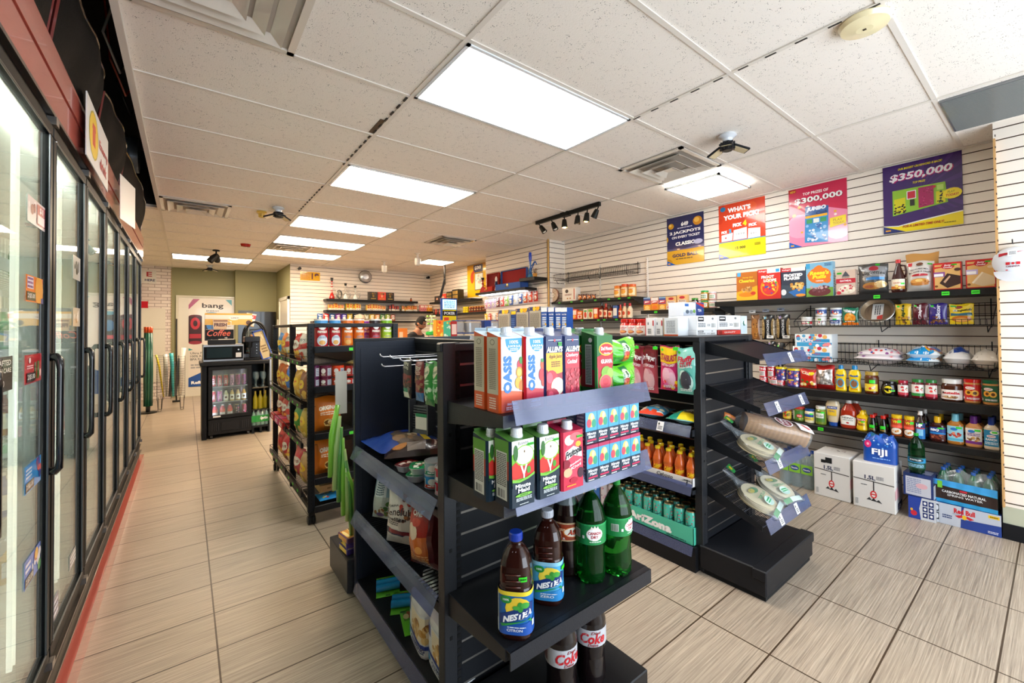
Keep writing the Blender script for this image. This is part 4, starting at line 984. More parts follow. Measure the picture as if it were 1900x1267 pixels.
# ------------------------------------------------------------------ gondola A, left bay
def hook(x0,x1,y,z,name='display_hook',label=None,group=None):
    m=MB();m.tube([(x1,y,z-.01),(x1-.01,y,z),(x0+.012,y,z),(x0,y,z+.006),(x0-.004,y,z+.014)],.0026,'#c9ccd4','metal',6);m.box(x1-.004,x1,y-.018,y+.018,z-.03,z+.012,'#1a1b1e','black')
    o=m.make(name);return tag(o,label or 'silver peg hook','hook',group)
pegs=((1.46,1.268),(1.60,1.268),(1.70,1.262),(1.81,1.268),(1.93,1.268),(2.02,1.215))
for k,(y,z) in enumerate(pegs):
    hook(.70 if k != 5 else .74,1.022,y,z,label='silver peg hook near the gondola top, %s from the near post' % ('first','second','third','fourth','fifth','lowest and farthest')[k],group='silver peg hooks')
def hang(B,px0,px1,v0,v1,X,label,cat,**k):
    "a bag hanging from a hook, facing the aisle"
    a,b=at(px0,v1,'x',X),at(px1,v1,'x',X);top=at((px0+px1)/2,v0,'x',X);w=abs(a[1]-b[1]);h=top[2]-(a[2]+b[2])/2
    o,d=B(k.get('w',w),h);place(o,'x',X,(a[1]+b[1])/2,(a[2]+b[2])/2,k.get('rz',0));return tag(o,label,cat)
treat1=lambda w,h:bag(w,h,.03,'#2a2220',[('r',0,.3,1,.6,'#8f3a34'),('t','TRIPE',.5,.85,.7,.07,'#e8e0d0'),('t','STICKS',.5,.76,.7,.06,'#e8e0d0'),('b',.1,.05,.9,.5,14,.12,['#5a4034','#3a2a24','#77685e']),('r',.15,.02,.85,.16,'#d8dcd0'),('r',.3,.16,.8,.26,'#2f8a6a')],'treat_bag',seed=2)
treat2=lambda w,h:bag(w,h,.03,'#8a1f2a',[('r',0,0,1,.22,'#2f6fae'),('t','BEEF',.5,.8,.7,.1,'#f0e8d8'),('b',.1,.25,.9,.62,16,.12,['#6a4030','#4a2a20','#a87858']),('l',.15,.66,.85,.74,2,'#f0d0c0')],'treat_bag',seed=3)
treat3=lambda w,h:bag(w,h,.035,'#2fa03c',[('r',0,0,1,.16,'#1d7a34'),('e',.42,.76,.34,.14,'#e9e6c8'),('t','Greenies',.42,.76,.55,.09,'#1d6a34',{'s':.2}),('b',.15,.12,.85,.42,12,.12,['#bfe0c0','#7fc088','#e8f4e0']),('l',.2,.48,.8,.58,2,'#d8f4d0')],'treat_bag',seed=4)
hang(treat1,744,770,664,738,.80,'dark see-through dog treat bag hanging beside the black scoop','treat bag',w=.085)
hang(treat2,770,790,668,744,.76,'red and blue dog treat bag hanging next to the green ones','treat bag',w=.075)
hang(treat3,788,809,670,752,.73,'bright green dental treat bag hanging from a peg hook','treat bag',w=.075)
o=hang(treat3,807,822,670,750,.73,'second green treat bag, partly behind the near upright','treat bag',w=.07)
def scoop():
    m=MB();n=10
    for i in range(n):z=.012+.012*i;m.box(-.055+.002*i,.055-.002*i,-.03-.001*i,-.027,z,z+.006,'#4a4d54','gloss')
    m.box(-.06,-.052,-.05,.0,0,.15,'#41444b','gloss');m.box(.052,.06,-.05,.0,0,.15,'#41444b','gloss');m.box(-.06,.06,-.034,-.028,0,.012,'#41444b','gloss')
    m.box(-.055,.055,-.004,0,0,.15,'#3a3d43','gloss');m.tube([(0,-.01,.14),(0,-.012,.22),(0,-.01,.30)],[.012,.01,.012],'#3a3d43','gloss',8);o=m.make('litter_scoop')
    q=MB();q.box(-.03,.045,-.036,-.0345,.02,.09,'#e6e2da');q.box(-.028,.043,-.0366,-.0358,.075,.09,'#2f8a5a');q.make('label',o);return o
o=scoop();place(o,'x',.86,1.80,.925,20);tag(o,'dark grey plastic litter scoop hanging on the left bay','litter scoop')
zL=.762
def laid(o,x,y,z,rz,tilt=-90,d=.05):o.location=(x,y,z+d/2+.001);o.rotation_euler=(RD(tilt),0,RD(rz));return o
o,d=bag(.30,.34,.10,'#223f8a',[('r',0,.3,1,.6,'#5a4a3a'),('b',.1,.3,.9,.65,10,.1,['#8a6a4a','#6a5a50','#b8a888']),('r',.7,.7,.9,.8,'#e0c030'),('b',.0,.0,1,1,8,.1,['#2a52c0','#1c3a9a'])],'pet_food_bag',seed=5);tag(laid(o,.715,2.12,zL,-90,d=.10),'royal blue plastic bag lying at the far end of the left shelf','pet food bag')
o,d=bag(.14,.34,.10,'#2a1a17',[('r',.0,.62,1,.95,'#4a201c'),('r',.1,.3,.9,.55,'#8f8078'),('e',.5,.2,.3,.1,'#b87a40'),('r',.2,.88,.35,.95,'#d83a2a'),('l',.2,.65,.8,.8,3,'#c8b0a0')],'pet_food_bag',seed=6);tag(laid(o,.73,1.97,zL+.005,-112,d=.08),'dark brown long treat bag lying across the left shelf','pet food bag')
def tray(top,body,w=.10,d=.075,h=.03):
    m=MB();m.lathe([(0,0,body),(.036,0,body),(.046,h-.004,'#e8e8ea'),(.05,h-.002,'#e8e8ea'),(.05,h,'#e8e8ea'),(.046,h,top),(0,h,top)],24,sq=4,sy=.78,mat='gloss')
    m.art(lambda u,v,o:(-.04+.08*u,-.03+.06*v,h+o),[('b',.1,.1,.9,.9,9,.14,['#3a1a18','#8a3a30','#c8a898','#e8e0d8']),('r',.1,.62,.5,.85,'#e8e4dc')]);return m.make('pet_food_tray')
for k,(x,y,zz,t,bd,l) in enumerate(((.90,1.72,0,'#7a1f22','#e4e4e6','red and white pet food tray at the back of the left shelf'),(.78,1.83,0,'#6a1c20','#e4e4e6','dark red topped pet food tray near the shelf edge'),(.765,1.685,0,'#1f7a4a','#d8ecd8','lower green pet food tray by the shelf edge'),(.77,1.68,.031,'#1f8a50','#e4f0e4','upper green topped pet food tray by the shelf edge'))):
    o=tray(t,bd);o.location=(x,y,zL+.001+zz);o.rotation_euler=(0,0,RD(20*k));tag(o,l,'pet food tray','small pet food trays')
def petcan(c1,c2,h=.052):return tin(.042,h,c1,[('r',0,0,1,.3,c2),('bar',.1,.1,.35,.8,'#222'),('e',.6,.55,.14,.3,'#e8e4dc'),('l',.45,.1,.9,.25,1,'#fff')],'pet_food_can')
for x,y,k,c1,c2,l in ((.79,1.575,0,'#3a8ac0','#c8402a','lower blue pet food can'),(.79,1.575,1,'#a0b8c0','#3a8a6a','pale blue green pet food can on top of the blue one'),(.79,1.485,0,'#b0283a','#d8a0a8','lower pink red pet food can'),(.79,1.485,1,'#b82a3a','#e8e0e0','upper pink red pet food can nearest the edge'),(.80,1.40,0,'#c8502a','#d83a7a','lower orange pet food can beside the near upright'),(.80,1.40,1,'#d86a2a','#e8c050','upper orange pet food can beside the near upright'),(.89,1.56,0,'#c83a4a','#e8e0d8','pet food can in the back row at the bottom'),(.89,1.56,1,'#d89aa0','#e8e0d8','pink topped pet food can in the back row')):
    o,d=petcan(c1,c2);o.location=(x,y,zL+.001+k*.0525);o.rotation_euler=(0,0,RD(-60));tag(o,l,'pet food can','stacked pet food cans')
zM=.433
def stand(B,px,X,z,w,h,label,cat,rz=0,tiltx=0,v=1000):
    p=at(px,v,'x',X);o,d=B(w,h);place(o,'x',X,p[1],z+.002,rz);o.rotation_euler[1]=0
    if tiltx:o.rotation_euler=(Matrix.Rotation(o.rotation_euler[2],3,'Z') @ Matrix.Rotation(RD(tiltx),3,'X')).to_euler()
    return tag(o,label,cat)
bf=lambda w,h:bag(w,h,.09,'#d9d4cc',[('r',0,.0,1,1,'#ddd8d0'),('b',.62,.4,.98,.95,18,.06,['#7a4a30','#a86a3a','#5a2a20','#c0392b','#4a7a3a']),('t','PURINA',.35,.68,.4,.035,'#333'),('t','Beneful',.48,.58,.78,.12,'#3a2a28',{'b':.02}),('t','IncrediBites',.45,.46,.72,.07,'#2a2220',{'b':.03}),('l',.15,.35,.6,.42,2,'#555'),('p',[(.1,.2),(.1,.3),(.95,.24),(.95,.14)],'#20304a'),('p',[(.2,.22),(.2,.29),(.9,.24),(.9,.17)],'#7a1f28'),('e',.8,.12,.14,.07,'#c9c3bb')],'dog_food_bag',seed=11)
og=lambda w,h:bag(w,h,.10,'#a8261c',[('r',0,0,1,.55,'#c8641c'),('r',0,.0,1,.1,'#7a1c18'),('e',.3,.62,.2,.14,'#e6d2b8'),('e',.42,.78,.18,.06,'#c83a28'),('t','ONE',.4,.9,.4,.08,'#f4e8e0',{'b':.04}),('e',.55,.34,.12,.06,'#e8a04a'),('l',.15,.1,.8,.26,4,'#f0b878'),('t','1.8 KG',.6,.045,.4,.03,'#fff'),('r',.8,0,1,1,'#5a1418')],'dog_food_bag',seed=12)
bw=lambda w,h:bag(w,h,.08,'#8fb4c4',[('r',0,.0,1,.5,'#b8c4c0'),('r',.2,.5,.8,.9,'#dce6ea'),('b',.1,.05,.9,.35,10,.1,['#4a7a3a','#8a5a30','#cfc8b8']),('l',.3,.55,.7,.85,6,'#4a6a7a'),('e',.5,.1,.2,.05,'#5a3a7a')],'dog_food_bag',seed=13)
rd=lambda w,h:bag(w,h,.06,'#3a2420',[('p',[(.3,.5),(1,.4),(1,.9),(.3,.9)],'#a8281c'),('t','BUSY',.65,.7,.45,.1,'#e8d8c8'),('b',.05,.05,.7,.4,12,.1,['#b87a60','#7a4a3a','#d8b8a0'])],'treat_bag',seed=14)
stand(og,789,.765,zM,.155,.245,'red and orange dog food bag nearest the upright','dog food bag',22)
stand(bf,744,.76,zM,.16,.25,'white dog food bag with kibble picture and dark script','dog food bag',30,-6)
stand(bw,709,.785,zM,.12,.215,'pale blue and white pet food bag leaning behind the white one','dog food bag',30,-10)
stand(rd,688,.84,zM,.16,.20,'red and brown see-through treat bag leaning at the far end','treat bag',25,-30)
# bottom deck
zN=.101
def rolls(x,y,rz,n,label):
    r=empty('waste_bag_pack',(x,y,zN),(0,0,RD(rz)))
    m=MB();m.cbox(-.085,.085,-.055,.055,0,.003,'#5fae2c','card',.001);m.art(lambda u,v,o:(-.085+.17*u,-.055+.11*v,.003+o),[('r',.55,.1,.95,.9,'#4a7a28'),('b',.6,.15,.9,.85,8,.1,['#6a4a2a','#8a3a20','#c8b080']),('r',.02,.4,.08,.6,'#2a4a18')]);m.make('card',r)
    for k in range(n):
        q=MB();px,py=-.04+.042*(k % 2),-.028+.055*(k//2)
        q.lathe([(.006,-.028),(.017,-.028),(.017,.028),(.006,.028),(.006,-.028)],16,mat='gloss',col='#1f7ab0',tilt=Matrix.Translation((px,py,.022)) @ Matrix.Rotation(pi/2,4,'X'));q.make('roll',r)
    return tag(r,label,'waste bag pack','green cards with blue bag rolls')
rolls(.80,2.12,70,4,'green card with four blue bag rolls, farthest on the bottom deck');rolls(.815,1.95,62,4,'green card with blue bag rolls between the other two')
rolls(.80,1.80,75,2,'green card with two blue rolls, next to the white jug')
def jug(w,h):
    r=w/2;m=MB();c='#dcdfe2'
    m.lathe([(0,0,c),(r*.96,0,c),(r,.02,c),(r,h*.62,c),(r*.96,h*.72,c),(r*.62,h*.90,c),(r*.3,h*.95,c),(.02,h*.955,c),(0,h*.955,c)],28,sq=5,sy=.72,mat='gloss')
    m.tube([(r*.2,0,h*.93),(r*.55,0,h*.98),(r*.8,0,h*.82),(r*.86,0,h*.7)],.012,c,'gloss',8);o=m.make('litter_jug')
    l=MB();l.asp=1.2
    l.art(wrap(r+.001,h*.05,h*.62,2.2,5,.72),[('r',0,0,1,1,'#dfe2e4'),('r',.0,.7,.3,.98,'#1f3f8f'),('r',.34,.3,1,.95,'#e8dcc0'),('b',.4,.35,.98,.75,22,.07,['#b8863a','#8f5f28','#d8b878','#c89a50']),('p',[(0,.3),(0,.38),(1,.26),(1,.16)],'#22388a'),('e',.2,.18,.1,.08,'#1f9ac8'),('t','CLUMPING',.62,.15,.55,.09,'#1f2f6a',{'b':.04}),('l',.35,.04,.9,.1,1,'#5a6a8a')],10,0,'card',off=.001);l.make('label',o)
    k=MB();k.lathe([(0,h*.95,'#e8eaec'),(.022,h*.95,'#e8eaec'),(.022,h,'#e8eaec'),(0,h,'#e8eaec')],18,-r*.35,mat='gloss');k.make('cap',o);return o,w*.72
o,d=jug(.19,.27);place(o,'x',.80,1.64,zN,-8);tag(o,'white cat litter jug on the bottom deck, farther of the two','litter jug')
o=copy_tree(o);place(o,'x',.80,1.455,zN,-4);tag(o,'white cat litter jug nearest the upright, cut by the lower edge','litter jug')
# hanging green strips beside the far end panel
r=empty('clip_strip',(.66,2.42,1.17))
m=MB();m.box(-.03,.03,-.002,0,-.23,0,'#d9d6cc','gloss');m.make('strip',r)
rnd=random.Random(5)
for k in range(7):
    m=MB();x=-.06+.022*k;z1=-.18-.06*k;L=.30+rnd.uniform(0,.12)
    m.tube([(x*.3,-.004-.003*k,z1),(x*.8,-.012,z1-L*.4),(x,-.01,z1-L)],[.012,.018,.012],('#7cc43a','#a8cf7a','#4f9a3c')[k % 3],'film',8);m.make('packet',r)
tag(r,'white clip strip hung with long green packets beside the gondola','clip strip')
for k,(x,y,z,rz,l,c,c2) in enumerate(((.75,2.44,.191,5,'purple and yellow box at the bottom of the low far stack','#3a2a6a','#e0c040'),(.76,2.44,.219,-4,'yellow fronted box in the middle of the low far stack','#4a3578','#e8c830'),(.75,2.45,.247,8,'brown and yellow box topping the low far stack','#5a3a5a','#d89a40'))):
    o,d=box_item('snack_box',.16,.12,.027,c,L=[('r',.1,.1,.9,.9,c2)],T=[('r',.05,.05,.95,.95,c2),('b',.1,.1,.9,.9,8,.1,['#c87030','#f0e0a0','#7a3a20'])]);place(o,'y',x,y,z,rz);tag(o,l,'snack box')
# ------------------------------------------------------------------ gondola B, left side
def candy(base,top,word,wc,blob,seed,extra=()):
    return lambda w,h:bag(w,h,.045,base,[('r',0,.62,1,.97,top),('e',.5,.3,.36,.22,blob[0]),('e',.38,.38,.2,.14,blob[1]),('e',.66,.26,.2,.16,blob[1])]+list(extra)+[('t',word,.5,.74,.86,.15,wc,{'b':.04,'s':.15}),('t','COTTON CANDY' if seed != 23 else 'Cotton Candy',.5,.58,.7,.06,'#fff'),('l',.2,.06,.8,.12,2,'#fff'),('e',.16,.9,.06,.03,GS)],'candy_bag',seed=seed)
bgB=2.30
dp=candy('#c0505c','#8f1f2c','Dr Pepper','#fff',('#d8929a','#e8b8bc'),21,[('e',.5,.74,.46,.14,'#7a1420')])
stb=candy('#c92f6a','#f2c81c','STARBURST','#b01c48',('#ee9ab8','#f6c0d0'),22,[('b',.1,.06,.9,.2,8,.08,['#f2c81c','#e8502a','#e86aa8'])])
flf=candy('#6fc2b4','#8fd4c8','Fluffy','#c8203a',('#3f8f86','#c8e8e0'),23,[('e',.5,.3,.28,.2,'#4a4a52'),('t','STUFF',.5,.64,.6,.10,'#c8203a',{'b':.04})])
for k,y in enumerate((1.42,1.56,1.70,1.85,2.0)):
    hook(2.29,2.59,y,1.262,label='short peg hook with a green tag holding candy, %s from the near post' % ('first','second','third','fourth','fifth')[k],group='candy peg hooks')
    m=MB();m.box(2.284,2.287,y-.016,y+.016,1.252,1.272,GS);tag(m.make('price_tag_card'),'bright green price tag on the %s candy hook' % ('first','second','third','fourth','fifth')[k],'price tag','green tags on candy hooks')
for px0,px1,v0,v1,B,X,l in ((1192,1222,642,728,dp,2.34,'rose red cotton candy bag with a dark oval logo'),(1226,1262,642,724,stb,2.31,'yellow and pink cotton candy bag with a fluffy pink picture'),(1257,1295,645,731,flf,2.30,'teal cotton candy bag with red lettering beside the post')):
    hang(B,px0,px1,v0,v1,X,l,'candy bag')
for k,(px,B,c) in enumerate(((1170,dp,'another rose red candy bag, mostly hidden behind the green multipacks'),)):
    hang(B,px,px+26,640,726,2.33,c,'candy bag')
o,d=bag(.18,.27,.07,'#3f9ac8',[('b',0,0,1,.6,16,.14,['#d8e8f0','#f0e4c0','#c84a2a']),('t','COTTON',.5,.8,.8,.09,'#c82038',{'b':.03}),('t','CANDY',.5,.68,.7,.09,'#c82038',{'b':.03}),('r',0,0,1,.12,'#d8442a')],'candy_bag',seed=24);tag(laid(o,2.29,1.62,.803,-75,d=.07),'blue, white and red candy bag lying on the wire shelf','candy bag')
o,d=bag(.17,.27,.075,'#7ab8c0',[('b',.1,.3,.9,.9,16,.13,['#3a2a26','#e8e8e0','#5a4a40']),('r',0,.02,1,.34,'#e8d020'),('r',0,0,.4,.9,'#1f8a7a'),('t','STUFF',.5,.5,.7,.12,'#fff',{'b':.04})],'candy_bag',seed=25);tag(laid(o,2.28,1.40,.803,-82,d=.075),'teal and yellow candy bag lying nearest the post on the wire shelf','candy bag')
def calypso():
    liq='#d8662a';m=MB()
    pr=[(0,.003),(.026,.0),(.031,.006),(.031,.035),(.029,.04),(.029,.09),(.031,.095),(.031,.105),(.026,.125),(.015,.15),(.0135,.158),(.0135,.168)]
    m.lathe([(a,b,liq,'gloss') for a,b in pr],20);o=m.make('lemonade_bottle')
    l=MB();l.asp=1.6;l.art(wrap(.0296,.012,.095,3.2),[('r',0,0,1,.42,'#d0551f'),('b',.25,.04,.75,.36,7,.09,['#f0d03a','#e83a2a','#f0a030']),('t','Calypso',.5,.62,.58,.42,'#f4c01c',{'b':.07,'s':.2,'r':10})],12,0,'card',off=.0008);l.make('label',o)
    c=MB();c.lathe([(0,.165,'#f2cf1c'),(.0165,.165,'#f2cf1c'),(.0165,.178,'#f2cf1c'),(.014,.181,'#f2cf1c'),(0,.181,'#f2cf1c')],18,mat='gloss');c.make('cap',o);return o
zb=.471;cp=calypso();first=True
for rw in range(3):
    for k in range(9 if rw == 0 else 8):
        y=1.345+.0755*k+.02*(rw % 2);
        if y > 2.0:continue
        o=cp if first else copy_tree(cp);first=False
        place(o,'x',2.315+.068*rw,y,zb,32)
        tag(o,'orange lemonade bottle with yellow cap, %s in the %s row' % (('nearest the post','second from the post','third from the post','fourth from the post','fifth from the post','sixth from the post','seventh from the post','eighth from the post','ninth from the post')[k],('front','middle','back')[rw]),'lemonade bottle','orange lemonade bottles')
def tray_box(name,y0,y1,z,h,col,ops,label,cat,x=2.272,d=.24):
    m=MB();t=.003
    m.box(x,x+t,y0,y1,z,z+h,col,'card');m.box(x,x+d,y0,y0+t,z,z+h,col,'card');m.box(x,x+d,y1-t,y1,z,z+h,col,'card');m.box(x,x+d,y0,y1,z,z+t,col,'card');m.box(x+d-t,x+d,y0,y1,z,z+h,col,'card')
    m.asp=(y1-y0)/h;m.art(lambda u,v,o:(x-o,y1-(y1-y0)*u,z+h*v),ops);return tag(m.make(name),label,cat)
palm=lambda x:[('p',[(x,.1),(x+.012,.1),(x+.02,.6),(x+.01,.6)],'#222'),('p',[(x-.05,.55),(x+.015,.8),(x+.08,.5),(x+.02,.68)],'#222'),('p',[(x-.03,.8),(x+.015,.62),(x+.07,.85),(x+.02,.72)],'#222')]
tray_box('carton_tray',1.315,2.0,zb+.0005,.05,'#ece9e4',[('r',0,0,1,.25,'#c8d4e0')]+palm(.1)+palm(.35)+palm(.5)+palm(.94)+[('t','Calypso',.74,.55,.16,.55,'#2a2a2a',{'s':.3})],'white cardboard tray printed with black palms and lettering','carton tray',2.268,.235)
def ariz():
    return can(.0325,.18,'#4fc4ac',[('r',0,.0,1,.06,'#2f9a8a'),('b',.06,.1,.94,.95,26,.035,['#c8405a','#e06a7a','#a82a48']),('p',[(.2,.05),(.24,.05),(.5,.9),(.47,.9)],'#2a5a5a'),('p',[(.7,.1),(.73,.1),(.6,.7),(.57,.7)],'#2a5a5a'),('p',[(.3,.5),(.8,.62),(.8,.65),(.3,.53)],'#2a5a5a')],seed=31)
za=.1415;ac,_=ariz();first=True
for rw in range(3):
    for k in range(8):
        y=1.35+.0725*k
        o=ac if first else copy_tree(ac);first=False
        place(o,'x',2.31+.07*rw,y,za+.004,(k*37+rw*50) % 90-20)
        tag(o,'tall turquoise can with red blossoms, %s in the %s row' % (('nearest the post','second from the post','third from the post','fourth from the post','fifth from the post','sixth from the post','seventh from the post','eighth from the post')[k],('front','middle','back')[rw]),'drink can','turquoise tea cans in a tray')
tray_box('carton_tray',1.313,1.895,za,.10,'#4fc4a4',[('p',[(0,.35),(.28,1),(0,1)],'#d8486a'),('r',0,.55,.24,1,'#d8486a'),('t','The ORIG',.10,.82,.14,.14,'#fff',{'s':.2}),('b',.02,.15,.2,.5,6,.03,['#c83a5a','#8a2a40','#f0b8c0']),('t','AriZona',.49,.46,.54,.5,'#fff',{'b':.07}),('l',.7,.08,.92,.18,1,'#1f5a50')],'turquoise and pink tray box with big white lettering','carton tray',2.268,.225)
for k in range(3):
    o,_=can(.0325,.17,'#d8d0d4',[('b',.1,.1,.9,.9,12,.07,['#8a4a6a','#d8a0b0','#6a3a5a'])],seed=33+k);place(o,'x',2.33,1.945+.07*k,za,0);tag(o,'pale can with purple blossoms, %s beyond the turquoise tray' % ('first','second','third')[k],'drink can','pale cans beyond the turquoise tray')
# far bay of B, glimpsed between things
k=0
for z,cols in ((.471,('#c8402a','#e8c030','#d86a2a')),(.1415,('#2a6ab0','#c83040','#3a9a50'))):
    for j in range(10):
        o,d=bag(.11,.17,.05,cols[j % 3],[('t','CHIPS',.5,.6,.7,.15,'#fff',{'b':.03}),('e',.5,.3,.3,.16,'#f0d080')],'snack_bag',seed=60+j) ;place(o,'x',2.31,2.10+.1*j if z < .3 else 2.08+.1*j,z+.001,0);tag(o,'%s snack bag in the shaded far bay, %s shelf, spot %s' % (('red','yellow','orange') [j % 3] if z > .3 else ('blue','crimson','green')[j % 3],'middle' if z > .3 else 'bottom',('one','two','three','four','five','six','seven','eight','nine','ten')[j]),'snack bag','snack bags in the far bay')
# ------------------------------------------------------------------ breads on the wire shelves
def loaf():
    m=MB();n=14;L=.32
    def sec(t,k=14):
        s=.93+.05*abs(sin(t*pi*n));r=[]
        for q in range(k):
            a=2*pi*q/k;x=.055*(abs(cos(a))**.6)*(1 if cos(a) > 0 else -1);z=.05*(abs(sin(a))**.6)*(1 if sin(a) > 0 else -1)
            if z > .03:x *= 1.08
            r.append((x*s,-L/2+L*t,.05+z*s))
        return r
    N_=56;rings=[sec(i/N_) for i in range(N_+1)]
    vs=[p for g in rings for p in g];K=14
    m.add(vs,[(i*K+q,i*K+(q+1) % K,(i+1)*K+(q+1) % K,(i+1)*K+q) for i in range(N_) for q in range(K)]+[tuple(range(K)),tuple(range(N_*K,N_*K+K))],'#b07c46','bread',True)
    o=m.make('bread_loaf')
    b=MB();rr=[(-L/2-.07,.008),(-L/2-.045,.012),(-L/2-.02,.045),(-L/2,.058),(0,.061),(L/2,.058),(L/2+.012,.05),(L/2+.02,.02)]
    k=16;vv=[]
    for y,r in rr:
        for q in range(k):a=2*pi*q/k;vv.append((r*1.06*(abs(cos(a))**.7)*(1 if cos(a) > 0 else -1),y,.05+r*.93*(abs(sin(a))**.7)*(1 if sin(a) > 0 else -1)))
    b.add(vv,[(i*k+q,i*k+(q+1) % k,(i+1)*k+(q+1) % k,(i+1)*k+q) for i in range(len(rr)-1) for q in range(k)],'#fff','wrap',True)
    top=lambda u,v,o_:(-.056+.112*u,L/2+.01-L*1.02*v,.109+o_-.008*abs(2*u-1)**3)
    b.art(top,[('p',[(.02,0),(.98,0),(.9,.2),(.1,.2)],'#f2eef0'),('p',[(.1,.2),(.2,.16),(.1,.9),(.02,.9)],'#f2eef0'),('e',.5,.42,.44,.14,'#f4eeee'),('e',.5,.42,.40,.12,'#7a2430'),('t','SMITH',.5,.46,.56,.05,'#fff'),('t','SCHOOL',.5,.39,.66,.05,'#fff'),('p',[(.3,.1),(.7,.02),(.75,.06),(.35,.14)],'#d83a3a')],6,8,'film',off=.0015)
    b.make('wrapper',o)
    t=MB();t.tube([(0,-L/2-.045,.05),(-.01,-L/2-.08,.055),(.01,-L/2-.12,.06)],[.011,.016,.022],'#c8702a','film',7);t.make('twist_end',o)
    return o
def tort(seed,col='#e2cda4',n=8,nm='tortilla_pack'):
    m=MB();rnd=random.Random(seed)
    for k in range(n):
        R=.105*(1-.01*k);ox,oy=rnd.uniform(-.004,.004),rnd.uniform(-.004,.004);z=.004+.0045*k
        ring=[(ox+R*cos(a)*(1+.02*sin(3*a+k)),oy+R*sin(a),z+.002*sin(2*a+k)) for a in [2*pi*q/28 for q in range(28)]]
        m.add(ring+[(x,y,zz-.003) for x,y,zz in ring]+[(ox,oy,z+.001)],[(28+q,28+(q+1) % 28,(q+1) % 28,q) for q in range(28)]+[(q,(q+1) % 28,56) for q in range(28)],col,'bread',False)
    o=m.make(nm);b=MB();N_=10;k=20;vv=[];
    rr=[(-.125,.095,.006),(-.118,.112,.02),(-.06,.118,.03),(.03,.112,.034),(.09,.07,.03),(.12,.03,.022),(.15,.014,.014),(.19,.03,.02),(.22,.045,.006)]
    for y,rx,rz in rr:
        for q in range(k):
            a=2*pi*q/k;wv=1+.05*sin(7*a+y*60+seed);vv.append((rx*wv*cos(a)+(.02*(y-.1)*4 if y > .1 else 0),y,.022+rz*sin(a)*wv+(max(0,y-.08)*.35)))
    b.add(vv,[(i*k+q,i*k+(q+1) % k,(i+1)*k+(q+1) % k,(i+1)*k+q) for i in range(len(rr)-1) for q in range(k)],'#fff','wrap',True)
    fn=lambda u,v,o_:(-.09+.18*u,-.118+.20*v,.053+o_-.02*abs(2*v-1)**2-.01*abs(2*u-1)**2)
    b.art(fn,[('r',.0,.0,1,.13,'#dff0e4'),('r',.0,.0,.35,.13,'#1f8f4a'),('e',.45,.35,.22,.14,'#cfeadb'),('l',.3,.3,.6,.42,2,'#3aa86a'),('e',.55,.78,.22,.1,'#3f9f58'),('e',.42,.82,.14,.08,'#e8d23a'),('t','TORTILLAS',.5,.56,.6,.08,'#3a9a6a')],6,6,'film',off=.001)
    fn2=lambda u,v,o_:(-.03+.06*u,.16+.05*v,.085+.015*v+o_)
    b.art(fn2,[('p',[(.2,0),(.8,0),(1,1),(0,1)],'#2f9a4a'),('e',.5,.6,.2,.25,'#e8c82a')],2,2,'film',off=.001)
    b.make('wrapper',o);return o
def onwire(o,x,y,zf,zb,label,cat,rz,up=.004):
    s=math.atan2(zb-zf,.30);z=zf+(zb-zf)*(y-.985)/.3
    o.location=(x,y,z+up);o.rotation_euler=(Matrix.Rotation(s,3,'X') @ Matrix.Rotation(RD(rz),3,'Z')).to_euler();return tag(o,label,cat)
lf=loaf();lf.scale=(1.12,1.12,1.12);onwire(lf,2.83,1.12,.65,.76,'sliced brown bread loaf in a clear bag on the third wire shelf','bread loaf',222)
onwire(tort(1),2.56,1.085,.65,.76,'tortilla pack in clear green-printed wrap beside the bread loaf','tortilla pack',12)
onwire(tort(2),2.56,1.09,.34,.48,'tortilla pack on the lowest wire shelf, left one with tied green end','tortilla pack',12)
onwire(tort(3,'#e6d6b6'),2.80,1.09,.34,.48,'tortilla pack on the lowest wire shelf, right one','tortilla pack',-8)
# ------------------------------------------------------------------ goods on top of gondola B
zt=GT
def cmate(w,h):
    r=w/2;c='#c8281e'
    return lath('creamer_bottle',[(0,0,'#f0e8e0','gloss'),(r*.92,0,'#f0e8e0','gloss'),(r,.01,'#f0e8e0','gloss'),(r,h*.6,'#f0e8e0','gloss'),(r*.8,h*.76,c,'gloss'),(r*.86,h*.8,c,'gloss')],
                (r,.01,h*.6,2.6,[('r',0,0,1,1,'#f4ece4'),('e',.5,.25,.3,.2,'#b8502a'),('e',.5,.28,.22,.12,'#e8a060'),('t','Coffee',.5,.78,.6,.16,'#c8281e',{'s':.3}),('t','mate',.5,.6,.4,.14,'#c8281e',{'s':.3})]),[(0,h*.79,c),(r*.88,h*.79,c),(r*.88,h*.97,c),(r*.8,h,c),(0,h,c)],'cap',20)
def pbox(c,F,d=.12,R=(),nm='product_box',L=(),T=()):return lambda w,h:box_item(nm,w,d,h,c,F,R=R,L=L,T=T)
kc=pbox('#e8e4e2',[('r',0,0,.09,1,'#c83a3a'),('r',.85,.55,1,.85,'#c83a3a'),('l',.3,.1,.7,.4,3,'#6a6a6a'),('r',.3,.6,.4,.75,'#444')])
gb=pbox('#d8dcdf',[('r',0,0,1,.08,'#b8502a'),('l',.2,.15,.8,.85,9,'#8a8f94'),('r',0,0,.04,1,'#b08a4a')])
mh=pbox('#1f4fa0',[('t','Maxwell',.3,.45,.7,.2,'#fff',{'r':90,'b':.03}),('e',.75,.45,.18,.3,'#fff'),('e',.75,.45,.13,.22,'#1f4fa0'),('t','oil',.75,.45,.1,.2,'#fff')])
wb=pbox('#dfe0e2',[('r',.05,.6,.32,.92,'#2a2a2e'),('l',.08,.7,.28,.85,1,'#fff'),('l',.05,.2,.4,.5,3,'#555'),('t','22',.55,.35,.14,.14,'#333'),('bar',.66,.15,.9,.5,'#222'),('e',.75,.8,.05,.08,'#777')])
